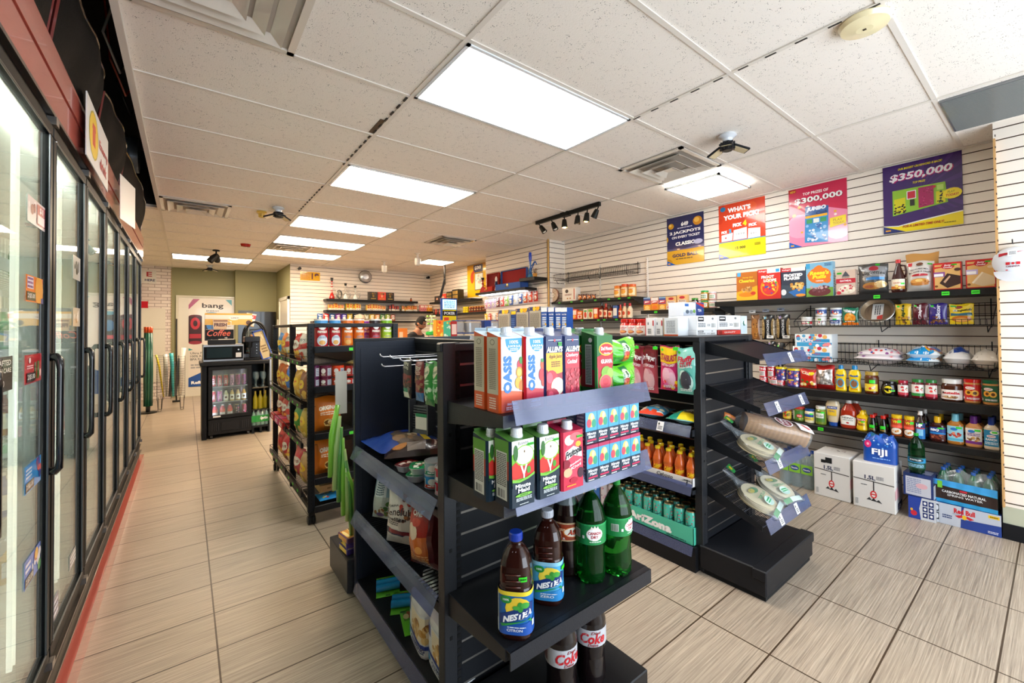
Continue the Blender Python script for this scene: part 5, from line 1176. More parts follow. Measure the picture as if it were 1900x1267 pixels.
wr_=pbox('#c8342a',[('t','QUALITY',.5,.5,.5,.4,'#f0d8d0',{'b':.03}),('r',.02,.1,.16,.9,'#8f1f1a')])
tb=pbox('#dfe6ee',[('r',0,.0,1,.25,'#c8d4e4'),('e',.3,.3,.14,.15,'#5a6a7a'),('e',.6,.3,.14,.15,'#8a9aa8'),('e',.85,.35,.1,.14,'#7ab04a'),('r',.1,.7,.4,.9,'#3a6ab0')])
nb=pbox('#22408a',[('p',[(0,.9),(1,.6),(1,.85),(0,1)],'#c8342a'),('t','TEA',.4,.4,.5,.2,'#fff')])
row('x',2.40,zt,[(1146,1163,592,cmate,'red and white creamer bottle on the gondola top, leftmost','creamer bottle'),(1161,1177,592,cmate,'red and white creamer bottle on the gondola top, middle','creamer bottle'),(1176,1194,592,cmate,'red and white creamer bottle on the gondola top, rightmost','creamer bottle')],'creamer bottles on the gondola top')
def top_box(u0,u1,vt,vb,Y,B,label,z=zt,face='y'):
    a,b=at(u0,vt,face,Y),at(u1,vt,face,Y)
    h=a[2]-z if vb is None else abs(a[2]-at(u0,vb,face,Y)[2]);i=0 if face == 'y' else 1
    o,d=B(abs(b[i]-a[i]),h);place(o,face,(a[0]+b[0])/2 if face == 'y' else Y+d/2,Y+d/2 if face == 'y' else (a[1]+b[1])/2,z+.0006)
    return tag(o,label,'box','product boxes on the gondola top')
top_box(1197,1213,590,None,2.385,kc,'white product box with a red edge next to the creamer bottles',face='x')
top_box(1214,1229,590,None,2.40,kc,'second white and red product box beside the grey one',face='x')
top_box(1231,1258,590,None,2.38,gb,'pale grey product box with fine print on the gondola top',face='x')
top_box(1251,1289,600,None,1.52,mh,'deep blue coffee box with white ring on the gondola top')
top_box(1293,1330,613,None,1.40,wb,'lower white box with black corner label, left of the red one')
top_box(1333,1374,613,None,1.40,wr_,'flat red box under the white barcoded box')
h1=at(1293,613,'y',1.40)[2]
top_box(1293,1331,586,613,1.402,wb,'upper left white box with black corner label and barcode',h1+.001)
top_box(1332,1374,586,613,1.402,wb,'upper right white box with black corner label and barcode',h1+.001)
top_box(1375,1386,586,None,1.41,pbox('#c8d4dc',[('r',.1,.05,.9,.5,'#b8c8d4'),('b',.1,.4,.9,.9,6,.2,['#2a6a5a','#dfe8ea'])]),'narrow bluish patterned box at the end of the gondola top')
h2=at(1268,586,'y',1.54)[2]
top_box(1268,1293,586,None,1.64,tb,'white tea box supporting another tea box')
top_box(1268,1291,561,586,1.64,tb,'white tea box with round cups pictured, stacked up high',at(1268,586,'y',1.64)[2]+.001)
top_box(1292,1306,561,586,1.64,nb,'dark blue tea box with red flash on top of the stack',at(1292,586,'y',1.64)[2]+.001)
top_box(1294,1306,586,None,1.64,nb,'dark blue tea box half hidden at the bottom of the stack')
blu=pbox('#1f4f9f',[('r',0,.84,1,1,'#dfe4ec'),('t','WATER',.5,.74,.8,.05,'#fff')]+[('r',.15,.12+.14*k,.9,.2+.14*k,'#3f7ac0') for k in range(4)]+[('l',.2,.1,.85,.66,7,'#dfe8f4'),('b',.6,.1,.95,.5,3,.1,['#e8b02a'])],d=.07)
gry=pbox('#a8a296',[('r',0,.86,1,1,'#2a3a6a'),('b',.0,.88,1,.99,6,.12,['#e8c030','#d8a020']),('l',.12,.1,.88,.78,16,'#77726a'),('r',0,0,.05,1,'#2a3a6a')],d=.19)
for k,(u0,u1,vt,B,l) in enumerate(((924,945,576,gry,'grey backed yellow topped cereal-size box, leftmost on the far gondola top'),(957,980,573,gry,'grey backed yellow topped box in the middle of the far gondola top'),(981,1003,570,gry,'tallest grey backed yellow topped box beside the blue packs'))):
    top_box(u0,u1,vt,None,2.48,B,l,face='x')
for k,u in enumerate((1004,1017,1030,1041)):
    top_box(u,u+11,571,None,2.46,blu,'slim blue and white box, %s of four beside the grey boxes' % ('first','second','third','last')[k],face='x')
top_box(946,957,578,None,2.50,pbox('#23407f',[('r',0,.86,1,1,'#e8c030'),('l',.2,.2,.8,.7,6,'#5f7fc0')],d=.1),'narrow dark blue side of a box between the grey ones',face='x')
# ------------------------------------------------------------------ right wall: cereal shelf
zR=1.638
def cereal(base,ops,d=.055,seed=1):return lambda w,h:box_item('cereal_box',w,d,h,base,ops,R=[('r',0,0,1,1,base),('l',.2,.2,.8,.8,8,'#e8e0d0')],seed=seed)
c1=cereal('#b8661c',[('p',[(0,0),(1,0),(1,.5),(0,.3)],'#f0a81c'),('e',.5,.12,.5,.16,'#f4b82a'),('r',.05,.86,.22,1,'#4aa0d8'),('t','Honey Nut',.55,.80,.5,.06,'#f0c82a',{'s':.2}),('t','Cheerios',.5,.69,.74,.12,'#f4cf30',{'b':.05}),('b',.25,.28,.8,.46,22,.055,['#c89050','#e0b070','#a8703a']),('e',.5,.2,.40,.08,'#e8861c'),('e',.8,.24,.12,.06,'#c8382a')])
c2=cereal('#cf2a22',[('r',0,.86,.42,1,'#d8302a'),('r',.42,.86,1,1,'#eef0ee'),('t',"Kellogg's",.22,.93,.34,.06,'#fff',{'s':.25}),('r',.8,.88,.95,.98,'#2a9ad0'),('e',.52,.4,.40,.30,'#f0861c'),('e',.52,.38,.32,.24,'#d8303a'),('b',.2,.18,.9,.62,26,.05,['#f0b01c','#7a3a8a','#3a9a4a','#e8581c','#3a5ab0','#f0d040']),('t','FROOT',.45,.74,.56,.1,'#f4efe4',{'b':.06}),('t','LOOPS',.55,.62,.56,.1,'#f4efe4',{'b':.06})])
c3=cereal('#2a3346',[('r',0,.88,.42,1,'#c82a30'),('r',.42,.88,1,1,'#f0ede4'),('t',"Kellogg's",.22,.94,.34,.06,'#fff',{'s':.25}),('p',[(0,0),(.55,0),(.5,.4),(0,.45)],'#3a4654'),('t','FROSTED',.5,.76,.78,.1,'#fff',{'b':.07}),('t','FLAKES',.45,.65,.66,.1,'#fff',{'b':.07}),('p',[(.3,.2),(1,.38),(1,.1),(.6,.02)],'#2a6ab0'),('b',.4,.24,.98,.48,26,.06,['#e0a850','#c88838','#f0c878']),('e',.8,.08,.2,.05,'#e8963a'),('e',.1,.2,.12,.1,'#dfe0e2')])
c4=cereal('#7fb4d0',[('r',0,0,1,.26,'#6fa03a'),('e',.5,.62,.44,.24,'#e8761c'),('b',.1,.42,.9,.84,10,.12,['#e8761c']),('r',0,.84,.16,.98,'#3aa0d0'),('t',"Reese's",.5,.70,.72,.12,'#f4e02a',{'b':.06,'s':.15}),('t','Puffs',.5,.58,.52,.11,'#f4e02a',{'b':.06,'s':.15}),('t','CEREAL',.52,.46,.3,.04,'#fff'),('e',.5,.14,.42,.13,'#6a2a30'),('b',.16,.14,.84,.3,24,.055,['#7a4a50','#c8a0a0','#5a2a30']),('l',.7,.88,.95,.97,2,'#3a6a9a')],d=.06)
c5=cereal('#cdb2a0',[('p',[(.3,.74),(.5,.96),(.72,.74)],'#4a4a52'),('t','QUAKER',.5,.7,.4,.05,'#333'),('r',0,.48,1,.66,'#b81f30'),('t','OATMEAL',.5,.57,.6,.07,'#fff'),('e',.55,.22,.44,.18,'#e8dcc8'),('b',.2,.1,.95,.38,12,.07,['#d8c8a8','#c84050','#f0e8d8']),('e',.14,.1,.12,.07,'#c82a3a')]+stick(.05,.84,.25,.07),d=.06)
def bagu(w,h):return bag(w,h,.09,'#4c4a48',[('r',.05,.1,.95,.9,'#5a5856'),('p',[(.2,.55),(.95,.55),(.95,.9),(.2,.9)],'#8a8a8c'),('e',.55,.82,.16,.08,'#9a2030'),('t','Baguettes',.55,.68,.76,.15,'#15151a',{'s':.3}),('r',.3,.46,.9,.54,'#3a7ab8'),('e',.5,.26,.34,.12,'#c88a48'),('e',.78,.3,.2,.12,'#e8c890'),('e',.4,.24,.16,.05,'#b86a4a')]+stick(.6,.92,.13,.05),'bread_bag','foil',seed=41)
def syrup(w,h):
    r=w*.5;L='#3a1612';o,d=lath('syrup_bottle',[(0,0,L),(r*.9,0,L),(r,h*.06,L),(r,h*.35,L),(r*.75,h*.55,L),(r*.36,h*.8,L),(r*.3,h*.9,L),(0,h*.9,L)],(r*1.0,h*.1,h*.4,2.2,[('r',0,0,1,.3,'#c8861c'),('r',0,.3,1,1,'#e8e0d0'),('e',.5,.7,.34,.3,'#f0e4c8'),('l',.25,.55,.75,.7,2,'#b82a2a'),('b',.2,.02,.8,.32,7,.1,['#e8a040','#c85a2a','#f0d070']),('r',.7,.45,.95,.62,GS)]),[(0,h*.89,'#c8242a'),(r*.36,h*.89,'#c8242a'),(r*.34,h,'#c8242a'),(0,h,'#c8242a')])
    m=MB();m.tube([(r*.3,0,h*.82),(r*.9,0,h*.80),(r*1.05,0,h*.62),(r*.9,0,h*.45)],.007,L,'gloss',8);m.make('handle',o);return o,d
def panc(w,h):return bag(w,h,.09,'#cfc8c0',[('r',.06,.86,.22,.98,'#c82a30'),('e',.5,.88,.13,.05,'#6a3a20'),('t','COUNTRY',.5,.82,.26,.03,'#4a2a1c'),('t','PANCAKE MIX',.5,.72,.66,.05,'#3a2a2a'),('t','MELANGE A CREPE',.5,.63,.82,.05,'#3a2a2a'),('r',.2,.5,.8,.56,'#b8202c'),('e',.5,.3,.36,.08,'#a8622a'),('e',.5,.34,.34,.09,'#d8964a'),('e',.48,.36,.14,.05,'#f0c878'),('e',.5,.24,.34,.05,'#c8803a')]+stick(.78,.88,.16,.04),'baking_mix_bag','film',seed=42)
def bcake(pic):return lambda w,h:box_item('baking_mix_box',w,.05,h,'#b82420',[('r',.03,.02,.97,.98,'#c8281e'),('r',.05,.04,.95,.93,'#d8a864'),('p',[(0,.78),(.3,.82),(.3,.86),(0,.86)],'#c8281e'),('e',.52,.86,.24,.11,'#b81f24'),('t','Betty',.52,.89,.24,.07,'#fff',{'s':.2}),('t','Crocker',.53,.82,.32,.06,'#fff',{'s':.2}),('r',.02,.48,.42,.66,'#8a4a8a' if pic else '#b8a8d0'),('r',.03,.5,.36,.60,'#f0ecea')]+([('p',[(.22,.25),(.5,.6),(.96,.48),(.96,.2),(.5,.06)],'#3a211a'),('p',[(.36,.3),(.58,.52),(.62,.48),(.42,.24)],'#c8a080'),('e',.86,.72,.12,.06,'#4a2a20')] if pic else [('p',[(.2,.2),(.55,.56),(.97,.36),(.97,.12),(.55,.06)],'#d8bf98'),('p',[(.2,.2),(.55,.56),(.6,.53),(.26,.16)],'#f0e0c4'),('e',.85,.72,.12,.05,'#e0c8a0')])+[('e',.11,.14,.06,.04,'#7a4a20')]+stick(.66,.88,.18,.05),R=[('r',0,0,1,1,'#7a1a1a')])
row('x',4.285,zR,[(1366,1405,505,c1,'orange brown honey nut cereal box, first on the cereal shelf','cereal box'),(1405.5,1448,499,c2,'red cereal box with colourful rings','cereal box'),(1449,1494,497,c3,'dark blue cereal box with bold white lettering and flakes','cereal box'),(1495,1545,487,c4,'tallest cereal box, sky blue with an orange splash','cereal box'),
                     (1551,1587,501,c5,'small beige oatmeal box with a red band','oatmeal box'),(1589,1646,489,bagu,'crinkled silver black baguette bag','bread bag'),(1650,1678,481,syrup,'brown syrup bottle with a red cap','syrup bottle'),(1679,1732,484,panc,'white pancake mix pouch with stacked pancakes picture','baking mix bag'),
                     (1731,1784,487,bcake(1),'red trimmed cake mix box showing dark chocolate cake','cake mix box'),(1791,1847,481,bcake(0),'red trimmed cake mix box showing pale vanilla cake','cake mix box')],'boxes and bags on the cereal shelf')
o,d=bag(.19,.30,.06,'#c8924a',[],'baking_mix_bag','paper',seed=44);p=at(1712,520,'x',4.46);place(o,'x',4.46,p[1],zR+.001);tag(o,'plain tan paper bag standing behind the pancake mix pouch','paper bag')
# ------------------------------------------------------------------ wire basket goods
zW=1.390
def tub(col,ops,lid='#e4e4e2',body='#e8e6e2'):return lambda w,h:(lambda o:o)(lath('frosting_tub',[(0,0,body),(w*.40,0,body),(w*.46,h*.82,body),(w*.47,h*.84,body)],(w*.455,h*.08,h*.78,2.8,[('r',0,0,1,1,col)]+ops),[(0,h*.83,lid),(w*.5,h*.83,lid),(w*.5,h*.97,lid),(w*.46,h,lid),(0,h,lid)],'lid',20))
t1=tub('#d8d4ce',[('r',0,.1,1,.6,'#c8303a'),('t','HERSHEY',.5,.4,.6,.4,'#fff',{'b':.03}),('r',.62,.2,.78,.45,GS)])
t2=tub('#dfe0e4',[('r',0,.35,1,1,'#3a5a9a'),('e',.4,.6,.12,.25,'#c83a3a'),('e',.55,.45,.16,.25,'#e8802a'),('b',.3,.3,.8,.8,7,.07,['#fff','#3a4a8a','#e8b040'])])
t3=tub('#e8e4e0',[('b',.2,.1,.8,.9,10,.05,['#c8303a','#fff']),('r',.4,.75,.6,1,GS)])
t4=tub('#e0e4ec',[('r',.15,.2,.85,.8,'#2a4a9a'),('t','VANILLA',.5,.5,.5,.3,'#fff'),('r',.4,.8,.65,1,GS)])
def flat(w,h,base,ops,d=.03,nm='dessert_mix_bag',seed=1):return bag(w,h,d,base,ops,nm,'film',seed=seed)
tang=lambda w,h:flat(w,h,'#1f7a5a',[('e',.5,.4,.36,.30,'#e8861c'),('e',.5,.4,.3,.24,'#f4a83a'),('b',.3,.25,.7,.55,6,.09,['#f8c060','#e8861c']),('t','Tang',.5,.78,.7,.2,'#fff',{'b':.05}),('r',0,0,1,.14,'#e8761c'),('l',.2,.18,.8,.24,1,'#fff')],seed=50)
mini=lambda b,c,wd,pic,sd:(lambda w,h:flat(w,h,b,[('t',wd,.52,.60,.7,.26,c,{'r':90,'b':.05}),('b',.12,.08,.9,.36,14,.09,pic),('e',.2,.9,.1,.05,GS)],seed=sd))
m1=mini('#d8b01c','#1a3a1a','hipits',['#5a3a1a','#8a5a2a','#c8903a'],51);m2=mini('#5a1220','#e8e0e4','Chipits',['#3a1414','#2a0f10','#7a3a3a'],52);m3=mini('#2f1f7a','#d8d8e8','Skor',['#8a5a3a','#b07a4a','#6a4028'],53)
bq=lambda w,h:flat(w,h,'#e8c81c',[('r',.05,.42,.95,.55,'#3a6a7a'),('e',.5,.26,.42,.16,'#c8701f'),('e',.5,.22,.3,.1,'#e8a85a'),('t','Bisquick',.55,.68,.8,.14,'#1a1a14',{'s':.3,'b':.03}),('e',.4,.85,.16,.07,'#8a2a1a')]+stick(.05,.86,.25,.08),seed=54)
row('x',4.31,zW,[(1483,1505,588,t1,'small white and red frosting tub at the left end of wire basket','frosting tub',None),(1509,1531.5,588,t3,'lower white tub with red pattern under the blue topped one','frosting tub',None),(1536,1559,588,t4,'lower white and blue frosting tub, second stack','frosting tub',None)],None)
for u0,u1,l in ((1509.5,1532,'upper blue and orange frosting tub, first stack'),(1537,1560,'upper blue and orange frosting tub, second stack')):
    row('x',4.31,at(u0,588,'x',4.31)[2]+.002,[(u0,u1,571,t2,l,'frosting tub',None)])
row('x',4.33,zW,[(1561,1592,571,tang,'green and orange drink powder pouch','drink powder pouch',None),(1660,1690,564,m1,'yellow baking chip bag in the wire basket','baking chip bag',None),(1692,1721,563,m2,'maroon baking chip bag in the wire basket','baking chip bag',None),(1722,1757,563,m3,'purple baking chip bag in the wire basket','baking chip bag',None),(1760,1807,564,bq,'yellow biscuit mix pouch with blue band','biscuit mix pouch',None)])
def pie():
    m=MB();m.lathe([(0,0,'#7a6450','foil'),(.085,0,'#8a735c','foil'),(.105,.03,'#9a8468','foil'),(.113,.032,'#d8d4cc','metal'),(.115,.03,'#d8d4cc','metal'),(.107,.028,'#8a735c','foil'),(.087,-.003,'#8a735c','foil'),(0,-.003,'#8a735c','foil')],36)
    for k in range(36):a=2*pi*k/36;m.box(.111*cos(a)-.003,.111*cos(a)+.003,.111*sin(a)-.003,.111*sin(a)+.003,.029,.034,'#e8e4dc','metal')
    o=m.make('pie_tin');q=MB();q.box(-.07,.07,-.035,.035,.001,.004,'#d0ccc6','paper');q.art(lambda u,v,o_:(-.07+.14*u,-.035+.07*v,.004+o_),[('p',[(0,0),(.3,0),(.2,.5),(0,.5)],'#b83a30'),('l',.3,.2,.9,.8,3,'#555')]);q.make('label',o);return o
o=pie();p=at(1628,580,'x',4.36);o.location=(4.37,p[1],zW+.105);o.rotation_euler=(0,RD(-62),0);tag(o,'foil pie tin leaning in the wire basket, front one with paper label','pie tin')
o=copy_tree(o);o.location=(4.44,p[1]-.03,zW+.125);tag(o,'second foil pie tin standing behind the first','pie tin')
zX=1.077
fun=lambda w,h:box_item('snack_multipack',w,.16,h,'#dfe6ea',[('r',.05,.0,1,.35,'#4aa0cc'),('p',[(0,.55),(.5,.75),(1,.6),(1,1),(0,1)],'#e8ecec'),('r',.18,.38,.95,.62,'#3a94c8'),('t','FUN',.35,.5,.3,.2,'#e8e8f0',{'b':.06}),('t','Wipe',.62,.5,.2,.16,'#c83040',{'s':.3}),('b',.0,.62,1,.95,12,.06,['#c8384a','#5aa0c8','#e8b060','#fff']),('b',.2,.05,1,.3,8,.05,['#fff','#e88a8a'])],mat='film',seed=6)
row('x',4.29,zX,[(1471,1543,643,fun,'lower light blue and white wrapped party multipack','multipack',None)]);row('x',4.29,at(1471,643,'x',4.29)[2]+.002,[(1475,1543,620,fun,'upper light blue and white wrapped party multipack','multipack',None)])
def soft(base,ops,seed):return lambda w,h:bag(h,w,.16,base,[],'marshmallow_bag','film',seed=seed)
def layrow(u0,u1,z,h,dpt,base,ops,label,cat,nm,seed,X=4.28):
    a,b=at(u0,650,'x',X)[1],at(u1,650,'x',X)[1];w=abs(a-b)
    o,d=bag(w,.26,h*2.0,base,ops,nm,'film',nu=16,nv=10,seed=seed);o.location=(X,(a+b)/2,z+h*.85+.004);o.rotation_euler=(Matrix.Rotation(-pi/2,3,'Z') @ Matrix.Rotation(-pi/2,3,'X')).to_euler()
    return tag(o,label,cat)
dots=[('b',.02,.02,.98,.98,60,.035,['#d83a40','#2a4a9a','#e88a9a','#8a4a8a','#c83a3a'])]
layrow(1583,1672,zX,.05,.2,'#ebe2e4',dots,'lower pack of polka dot paper plates','paper plates','paper_plate_pack',61);layrow(1588,1670,zX+.035,.05,.2,'#ebe2e4',dots,'upper pack of polka dot paper plates','paper plates','paper_plate_pack',62)
jp=[('r',0,0,1,.7,'#e6ecf0'),('e',.4,.2,.5,.25,'#1f8fd0'),('e',.75,.5,.3,.4,'#e8b01c'),('e',.75,.5,.26,.34,'#c8403a'),('e',.75,.5,.22,.28,'#1f5fae'),('t','Jet-Puffed',.45,.3,.7,.2,'#fff',{'b':.05,'s':.2})]
layrow(1679,1742,zX,.045,.2,'#dfe8ee',jp,'lower blue and rainbow marshmallow bag','marshmallow bag','marshmallow_bag',63);layrow(1680,1744,zX+.035,.06,.2,'#dfe8ee',jp,'upper blue and rainbow marshmallow bag','marshmallow bag','marshmallow_bag',64)
layrow(1748,1800,zX,.075,.2,'#d3cfcc',[('b',0,0,1,1,20,.06,['#a8a4a4','#eae6e0','#8a8890']),('p',[(.4,.1),(.95,.3),(.8,.9),(.3,.6)],'#24408a')],'white and blue soft clear bag, left of the last one','bag','pasta_bag',65)
layrow(1800,1852,zX,.07,.2,'#d8d0c4',[('b',0,0,1,1,26,.05,['#b8aea0','#f0ece4','#a09a94'])],'cream coloured lumpy clear bag at the right end','bag','pasta_bag',66)
# ------------------------------------------------------------------ spreads shelf
z4=.838
def rtin(w,h):return tin(w/2,h,'#c0202a',[('r',.25,.1,.7,.6,'#e8dcd8'),('l',.3,.15,.65,.55,3,'#555'),('t','TINS',.5,.8,.6,.2,'#fff')],'gravy_tin')
ytub=lambda w,h:(lath('cocoa_tub',[(0,0,'#3a3a80'),(w*.46,0,'#3a3a80'),(w*.48,h*.85,'#3a3a80')],(w*.485,h*.04,h*.82,2.8,[('r',0,0,1,1,'#3a3278'),('b',.1,.1,.9,.9,12,.07,['#e8d040','#8a5a9a','#e8e0f0','#c8503a'])]),[(0,h*.84,'#e8cc1c'),(w*.5,h*.84,'#e8cc1c'),(w*.5,h*.98,'#e8cc1c'),(0,h,'#e8cc1c')],'lid',20))
row('x',4.29,z4,[(1406,1422,700,rtin,'lower red tin at the far left of the spreads shelf','tin'),(1424,1445,698,rtin,'short red tin in front beside the yellow lidded tubs','tin'),(1438,1454,705,rtin,'small dark teal and red tin under yellow lid tub','tin'),(1457,1481,704,ytub,'lower purple tub with yellow lid','cocoa tub')],'tins on the spreads shelf')
row('x',4.29,at(1410,700,'x',4.29)[2]+.002,[(1406,1421,680,rtin,'upper red tin at the far left of the spreads shelf','tin'),(1422,1436,680,rtin,'upper red tin, second in its row','tin')],'tins on the spreads shelf')
row('x',4.29,at(1440,705,'x',4.29)[2]+.002,[(1436,1456,681,ytub,'upper purple tub with yellow lid, left one','cocoa tub'),(1457,1482,684,ytub,'upper purple tub with yellow lid, right one','cocoa tub')],'tubs on the spreads shelf')
noo=lambda w,h:bag(w,h,.05,'#c02418',[('b',.15,.1,.9,.5,12,.1,['#e8c040','#7a2a1a','#3a7a2a','#f0e0b0']),('t','Club',.45,.78,.5,.16,'#f0e0c0',{'s':.2}),('e',.75,.8,.16,.09,'#e8d01c')],'snack_bag',seed=71)
nut=lambda w,h:bag(w,h,.09,'#b8201c',[('r',.08,.2,.92,.82,'#a8a29c'),('b',.1,.22,.9,.8,40,.07,['#d8d4cc','#8a847c','#f0ece4','#6a6460'])],'rice_bag','foil',seed=72)
def nesq(w,h):
    r=w/2;y='#ecc81c'
    return lath('chocolate_syrup_bottle',[(0,0,y),(r*.94,0,y),(r,h*.05,y),(r*.82,h*.38,y),(r,h*.62,y),(r*.8,h*.78,y),(r*.45,h*.84,y),(0,h*.84,y)],(r*1.0,h*.08,h*.74,2.0,[('e',.5,.35,.34,.26,'#3aa0c8'),('e',.5,.35,.24,.2,'#8a5a3a'),('t','Nesquik',.5,.78,.7,.14,'#1f5aa8',{'b':.05,'s':.2}),('l',.25,.02,.75,.08,1,'#c83a2a')]),[(0,h*.83,'#2a8ac8'),(r*.46,h*.83,'#2a8ac8'),(r*.42,h*.98,'#2a8ac8'),(0,h,'#2a8ac8')],'cap',20,sq=2.4,sy=.7)
jr=lambda body,lid,ops,**k:(lambda w,h:jar(w/2,h,body,lid,ops,**k))
honey=jr('#5a2410','#b89a4a',[('r',.1,0,.9,1,'#e8c83a'),('r',.1,.55,.9,1,'#5a3a1a'),('b',.2,.05,.8,.45,6,.08,['#c83a3a','#e8e0c0']),('r',.45,.6,.75,.85,GS)])
bee=jr('#161210','#1a1816',[('e',.5,.5,.2,.44,'#e8d02a'),('b',.3,.2,.7,.8,6,.08,['#161210','#e8d02a']),('r',.62,.3,.82,.5,GS)],bulge=.12)
jam=lambda lc:jr('#6a1420',lc,[('r',.05,0,.95,1,'#e4dcd4'),('r',.05,0,.95,.25,'#2f8a3a' if lc == '#2f7a3a' else '#c83a4a'),('b',.2,.3,.9,.8,8,.1,['#c82a30','#e84a40','#3a8a3a','#f0e8e0'])],sq=2.4)
nut_=jr('#4a2414','#e9e7e4',[('r',0,0,1,1,'#ece4dc'),('t','nutella',.5,.68,.6,.26,'#c8242a',{'b':.05}),('t','n',.235,.68,.07,.2,'#1a1a1a',{'b':.06}),('e',.45,.25,.22,.16,'#c8a070'),('e',.62,.25,.1,.14,'#8a5a30'),('b',.2,.1,.8,.36,8,.04,['#b8864a','#7a4a24','#f0e8dc'])],z0=.08,z1=.52,sq=2.5,lidh=.2)
pb=lambda c:jr('#c88a4a',c,[('r',0,0,1,1,c),('e',.42,.78,.2,.09,'#f0ece4'),('t','KRAFT',.42,.78,.26,.09,'#c82a30'),('e',.36,.5,.15,.17,'#e8a030'),('e',.62,.48,.17,.18,'#f0b848'),('e',.38,.5,.07,.09,'#5a3414'),('e',.62,.48,.08,.1,'#5a3414'),('l',.3,.08,.8,.2,2,'#fff'),('e',.12,.16,.08,.09,'#e8e0e0')],z0=.1,z1=.78,lidh=.14,neck=.94,span=3.0)
row('x',4.30,z4,[(1481,1513,685,noo,'red snack bag with food picture on the spreads shelf','snack bag'),(1511,1546,678,nut,'red and silver crinkled bag on the spreads shelf','bag'),(1547,1568,677,nesq,'yellow chocolate syrup bottle with blue cap, left one','syrup bottle'),(1571,1595,678,nesq,'yellow chocolate syrup bottle with blue cap, right one','syrup bottle'),(1601,1628,690,honey,'tall amber honey jar with gold lid','honey jar'),
                    (1633,1662,708,bee,'round black jar with a yellow figure label','honey jar'),(1664,1684,706,jam('#a8283a'),'dark jam jar with a red lid','jam jar'),(1689,1713,704,jam('#2f7a3a'),'strawberry jam jar with green checked lid, left one','jam jar'),(1715,1738,705,jam('#2f7a3b'),'strawberry jam jar with green checked lid, right one','jam jar'),(1743,1785,704,nut_,'wide hazelnut spread jar with a white lid','spread jar'),
                    (1786,1819,704,pb('#c0201c'),'peanut butter jar with red lid and label','peanut butter jar'),(1821,1852,706,pb('#1a5a38'),'peanut butter jar with green lid and label','peanut butter jar')],None)
o,d=jar(.035,.11,'#3a5a20','#8ac83a');place(o,'x',4.43,at(1660,720,'x',4.43)[1],z4+.001);tag(o,'lime lidded jar half hidden behind the black honey jar','jar')
o,d=jar(.042,.13,'#4a2414','#e9e7e4',sq=2.5);place(o,'x',4.44,at(1765,720,'x',4.44)[1],z4+.001);tag(o,'second white lidded spread jar behind the front one','spread jar')
# ------------------------------------------------------------------ sauces shelf
z5=.533
olive=jr('#8a6a2a','#b8382a',[('r',0,0,1,1,'#d8b83a'),('b',.1,.1,.9,.9,8,.12,['#c83a2a','#4a7a2a'])])
pick=jr('#5a6a22','#b83a2e',[('r',0,0,1,1,'#3f7a34'),('r',0,0,.25,1,'#dfe4d8'),('e',.62,.45,.2,.2,'#c8342a'),('t','Bick',.62,.45,.24,.16,'#fff'),('b',.4,.05,.95,.25,6,.08,['#a8b84a','#6a8a2a'])])
mayo=jr('#e8dcb8','#1f4f8f',[('r',.1,.5,.9,.85,'#234f94'),('r',.1,.12,.9,.5,'#e8c83a'),('r',.6,.8,.85,.98,GS),('t','REAL',.5,.3,.5,.16,'#2a4a8a')])
relish=jr('#7a8a2a','#e0e0d8',[('r',.1,.05,.9,.95,'#4a7a2a'),('r',.2,.4,.8,.85,'#e8e8d8'),('t','RELISH',.5,.6,.5,.2,'#2a5a1a'),('r',.6,.82,.85,.98,GS)])
def hell(w,h):
    r=w/2;b='#d8c4a0'
    return lath('mayonnaise_bottle',[(0,0,'#1f4a9a'),(r*.62,0,'#1f4a9a'),(r*.62,h*.14,'#1f4a9a'),(r*.66,h*.145,b),(r*.9,h*.45,b),(r,h*.8,b),(r*.8,h*.96,b),(r*.4,h,b),(0,h,b)],(r*.97,h*.4,h*.78,2.2,[('r',.15,.68,.85,.95,'#23408a'),('t','HELLMANN',.5,.82,.55,.12,'#fff'),('r',.2,.0,.8,.64,'#e8bc2a'),('t','REAL',.5,.45,.4,.15,'#23408a')]),None,n=24,sy=.62)
def heinz(w,h):
    r=w*.5;b='#a8301a'
    return lath('ketchup_bottle',[(0,0,b),(r*.92,0,b),(r,h*.04,b),(r,h*.45,b),(r*.9,h*.6,b),(r*.36,h*.84,b),(r*.34,h*.9,'#e8e6e2'),(0,h*.9,'#e8e6e2')],(r*1.0,h*.08,h*.46,2.2,[('p',[(.1,.1),(.9,.1),(1,.75),(.6,.98),(.4,.98),(0,.75)],'#e8e8e0'),('p',[(.16,.15),(.84,.15),(.92,.72),(.58,.92),(.42,.92),(.08,.72)],'#f4f2ea'),('t','HEINZ',.5,.72,.62,.16,'#1a1a1a',{'b':.02}),('t','TOMATO KETCHUP',.5,.52,.56,.1,'#1a1a1a'),('e',.5,.28,.08,.07,'#c82a1c')]),[(0,h*.89,'#f0eeea'),(r*.38,h*.89,'#f0eeea'),(r*.38,h,'#f0eeea'),(0,h,'#f0eeea')],'cap',sq=2.6,sy=.62)
def must(w,h):
    r=w/2;b='#eec01c'
    return lath('mustard_bottle',[(0,0,b),(r*.9,0,b),(r,h*.06,b),(r*.78,h*.42,b),(r,h*.66,b),(r*.5,h*.8,b),(r*.45,h*.86,b),(0,h*.86,b)],(r*.98,h*.15,h*.64,2.0,[('r',.1,.72,.9,.92,'#c8342a'),('t',"French's",.5,.82,.66,.12,'#fff'),('l',.2,.2,.8,.45,2,'#8a4a1a'),('r',.5,.55,.8,.68,GS)]),[(0,h*.85,b),(r*.5,h*.85,b),(r*.4,h*.92,b),(r*.16,h,b),(0,h,b)],'cap')
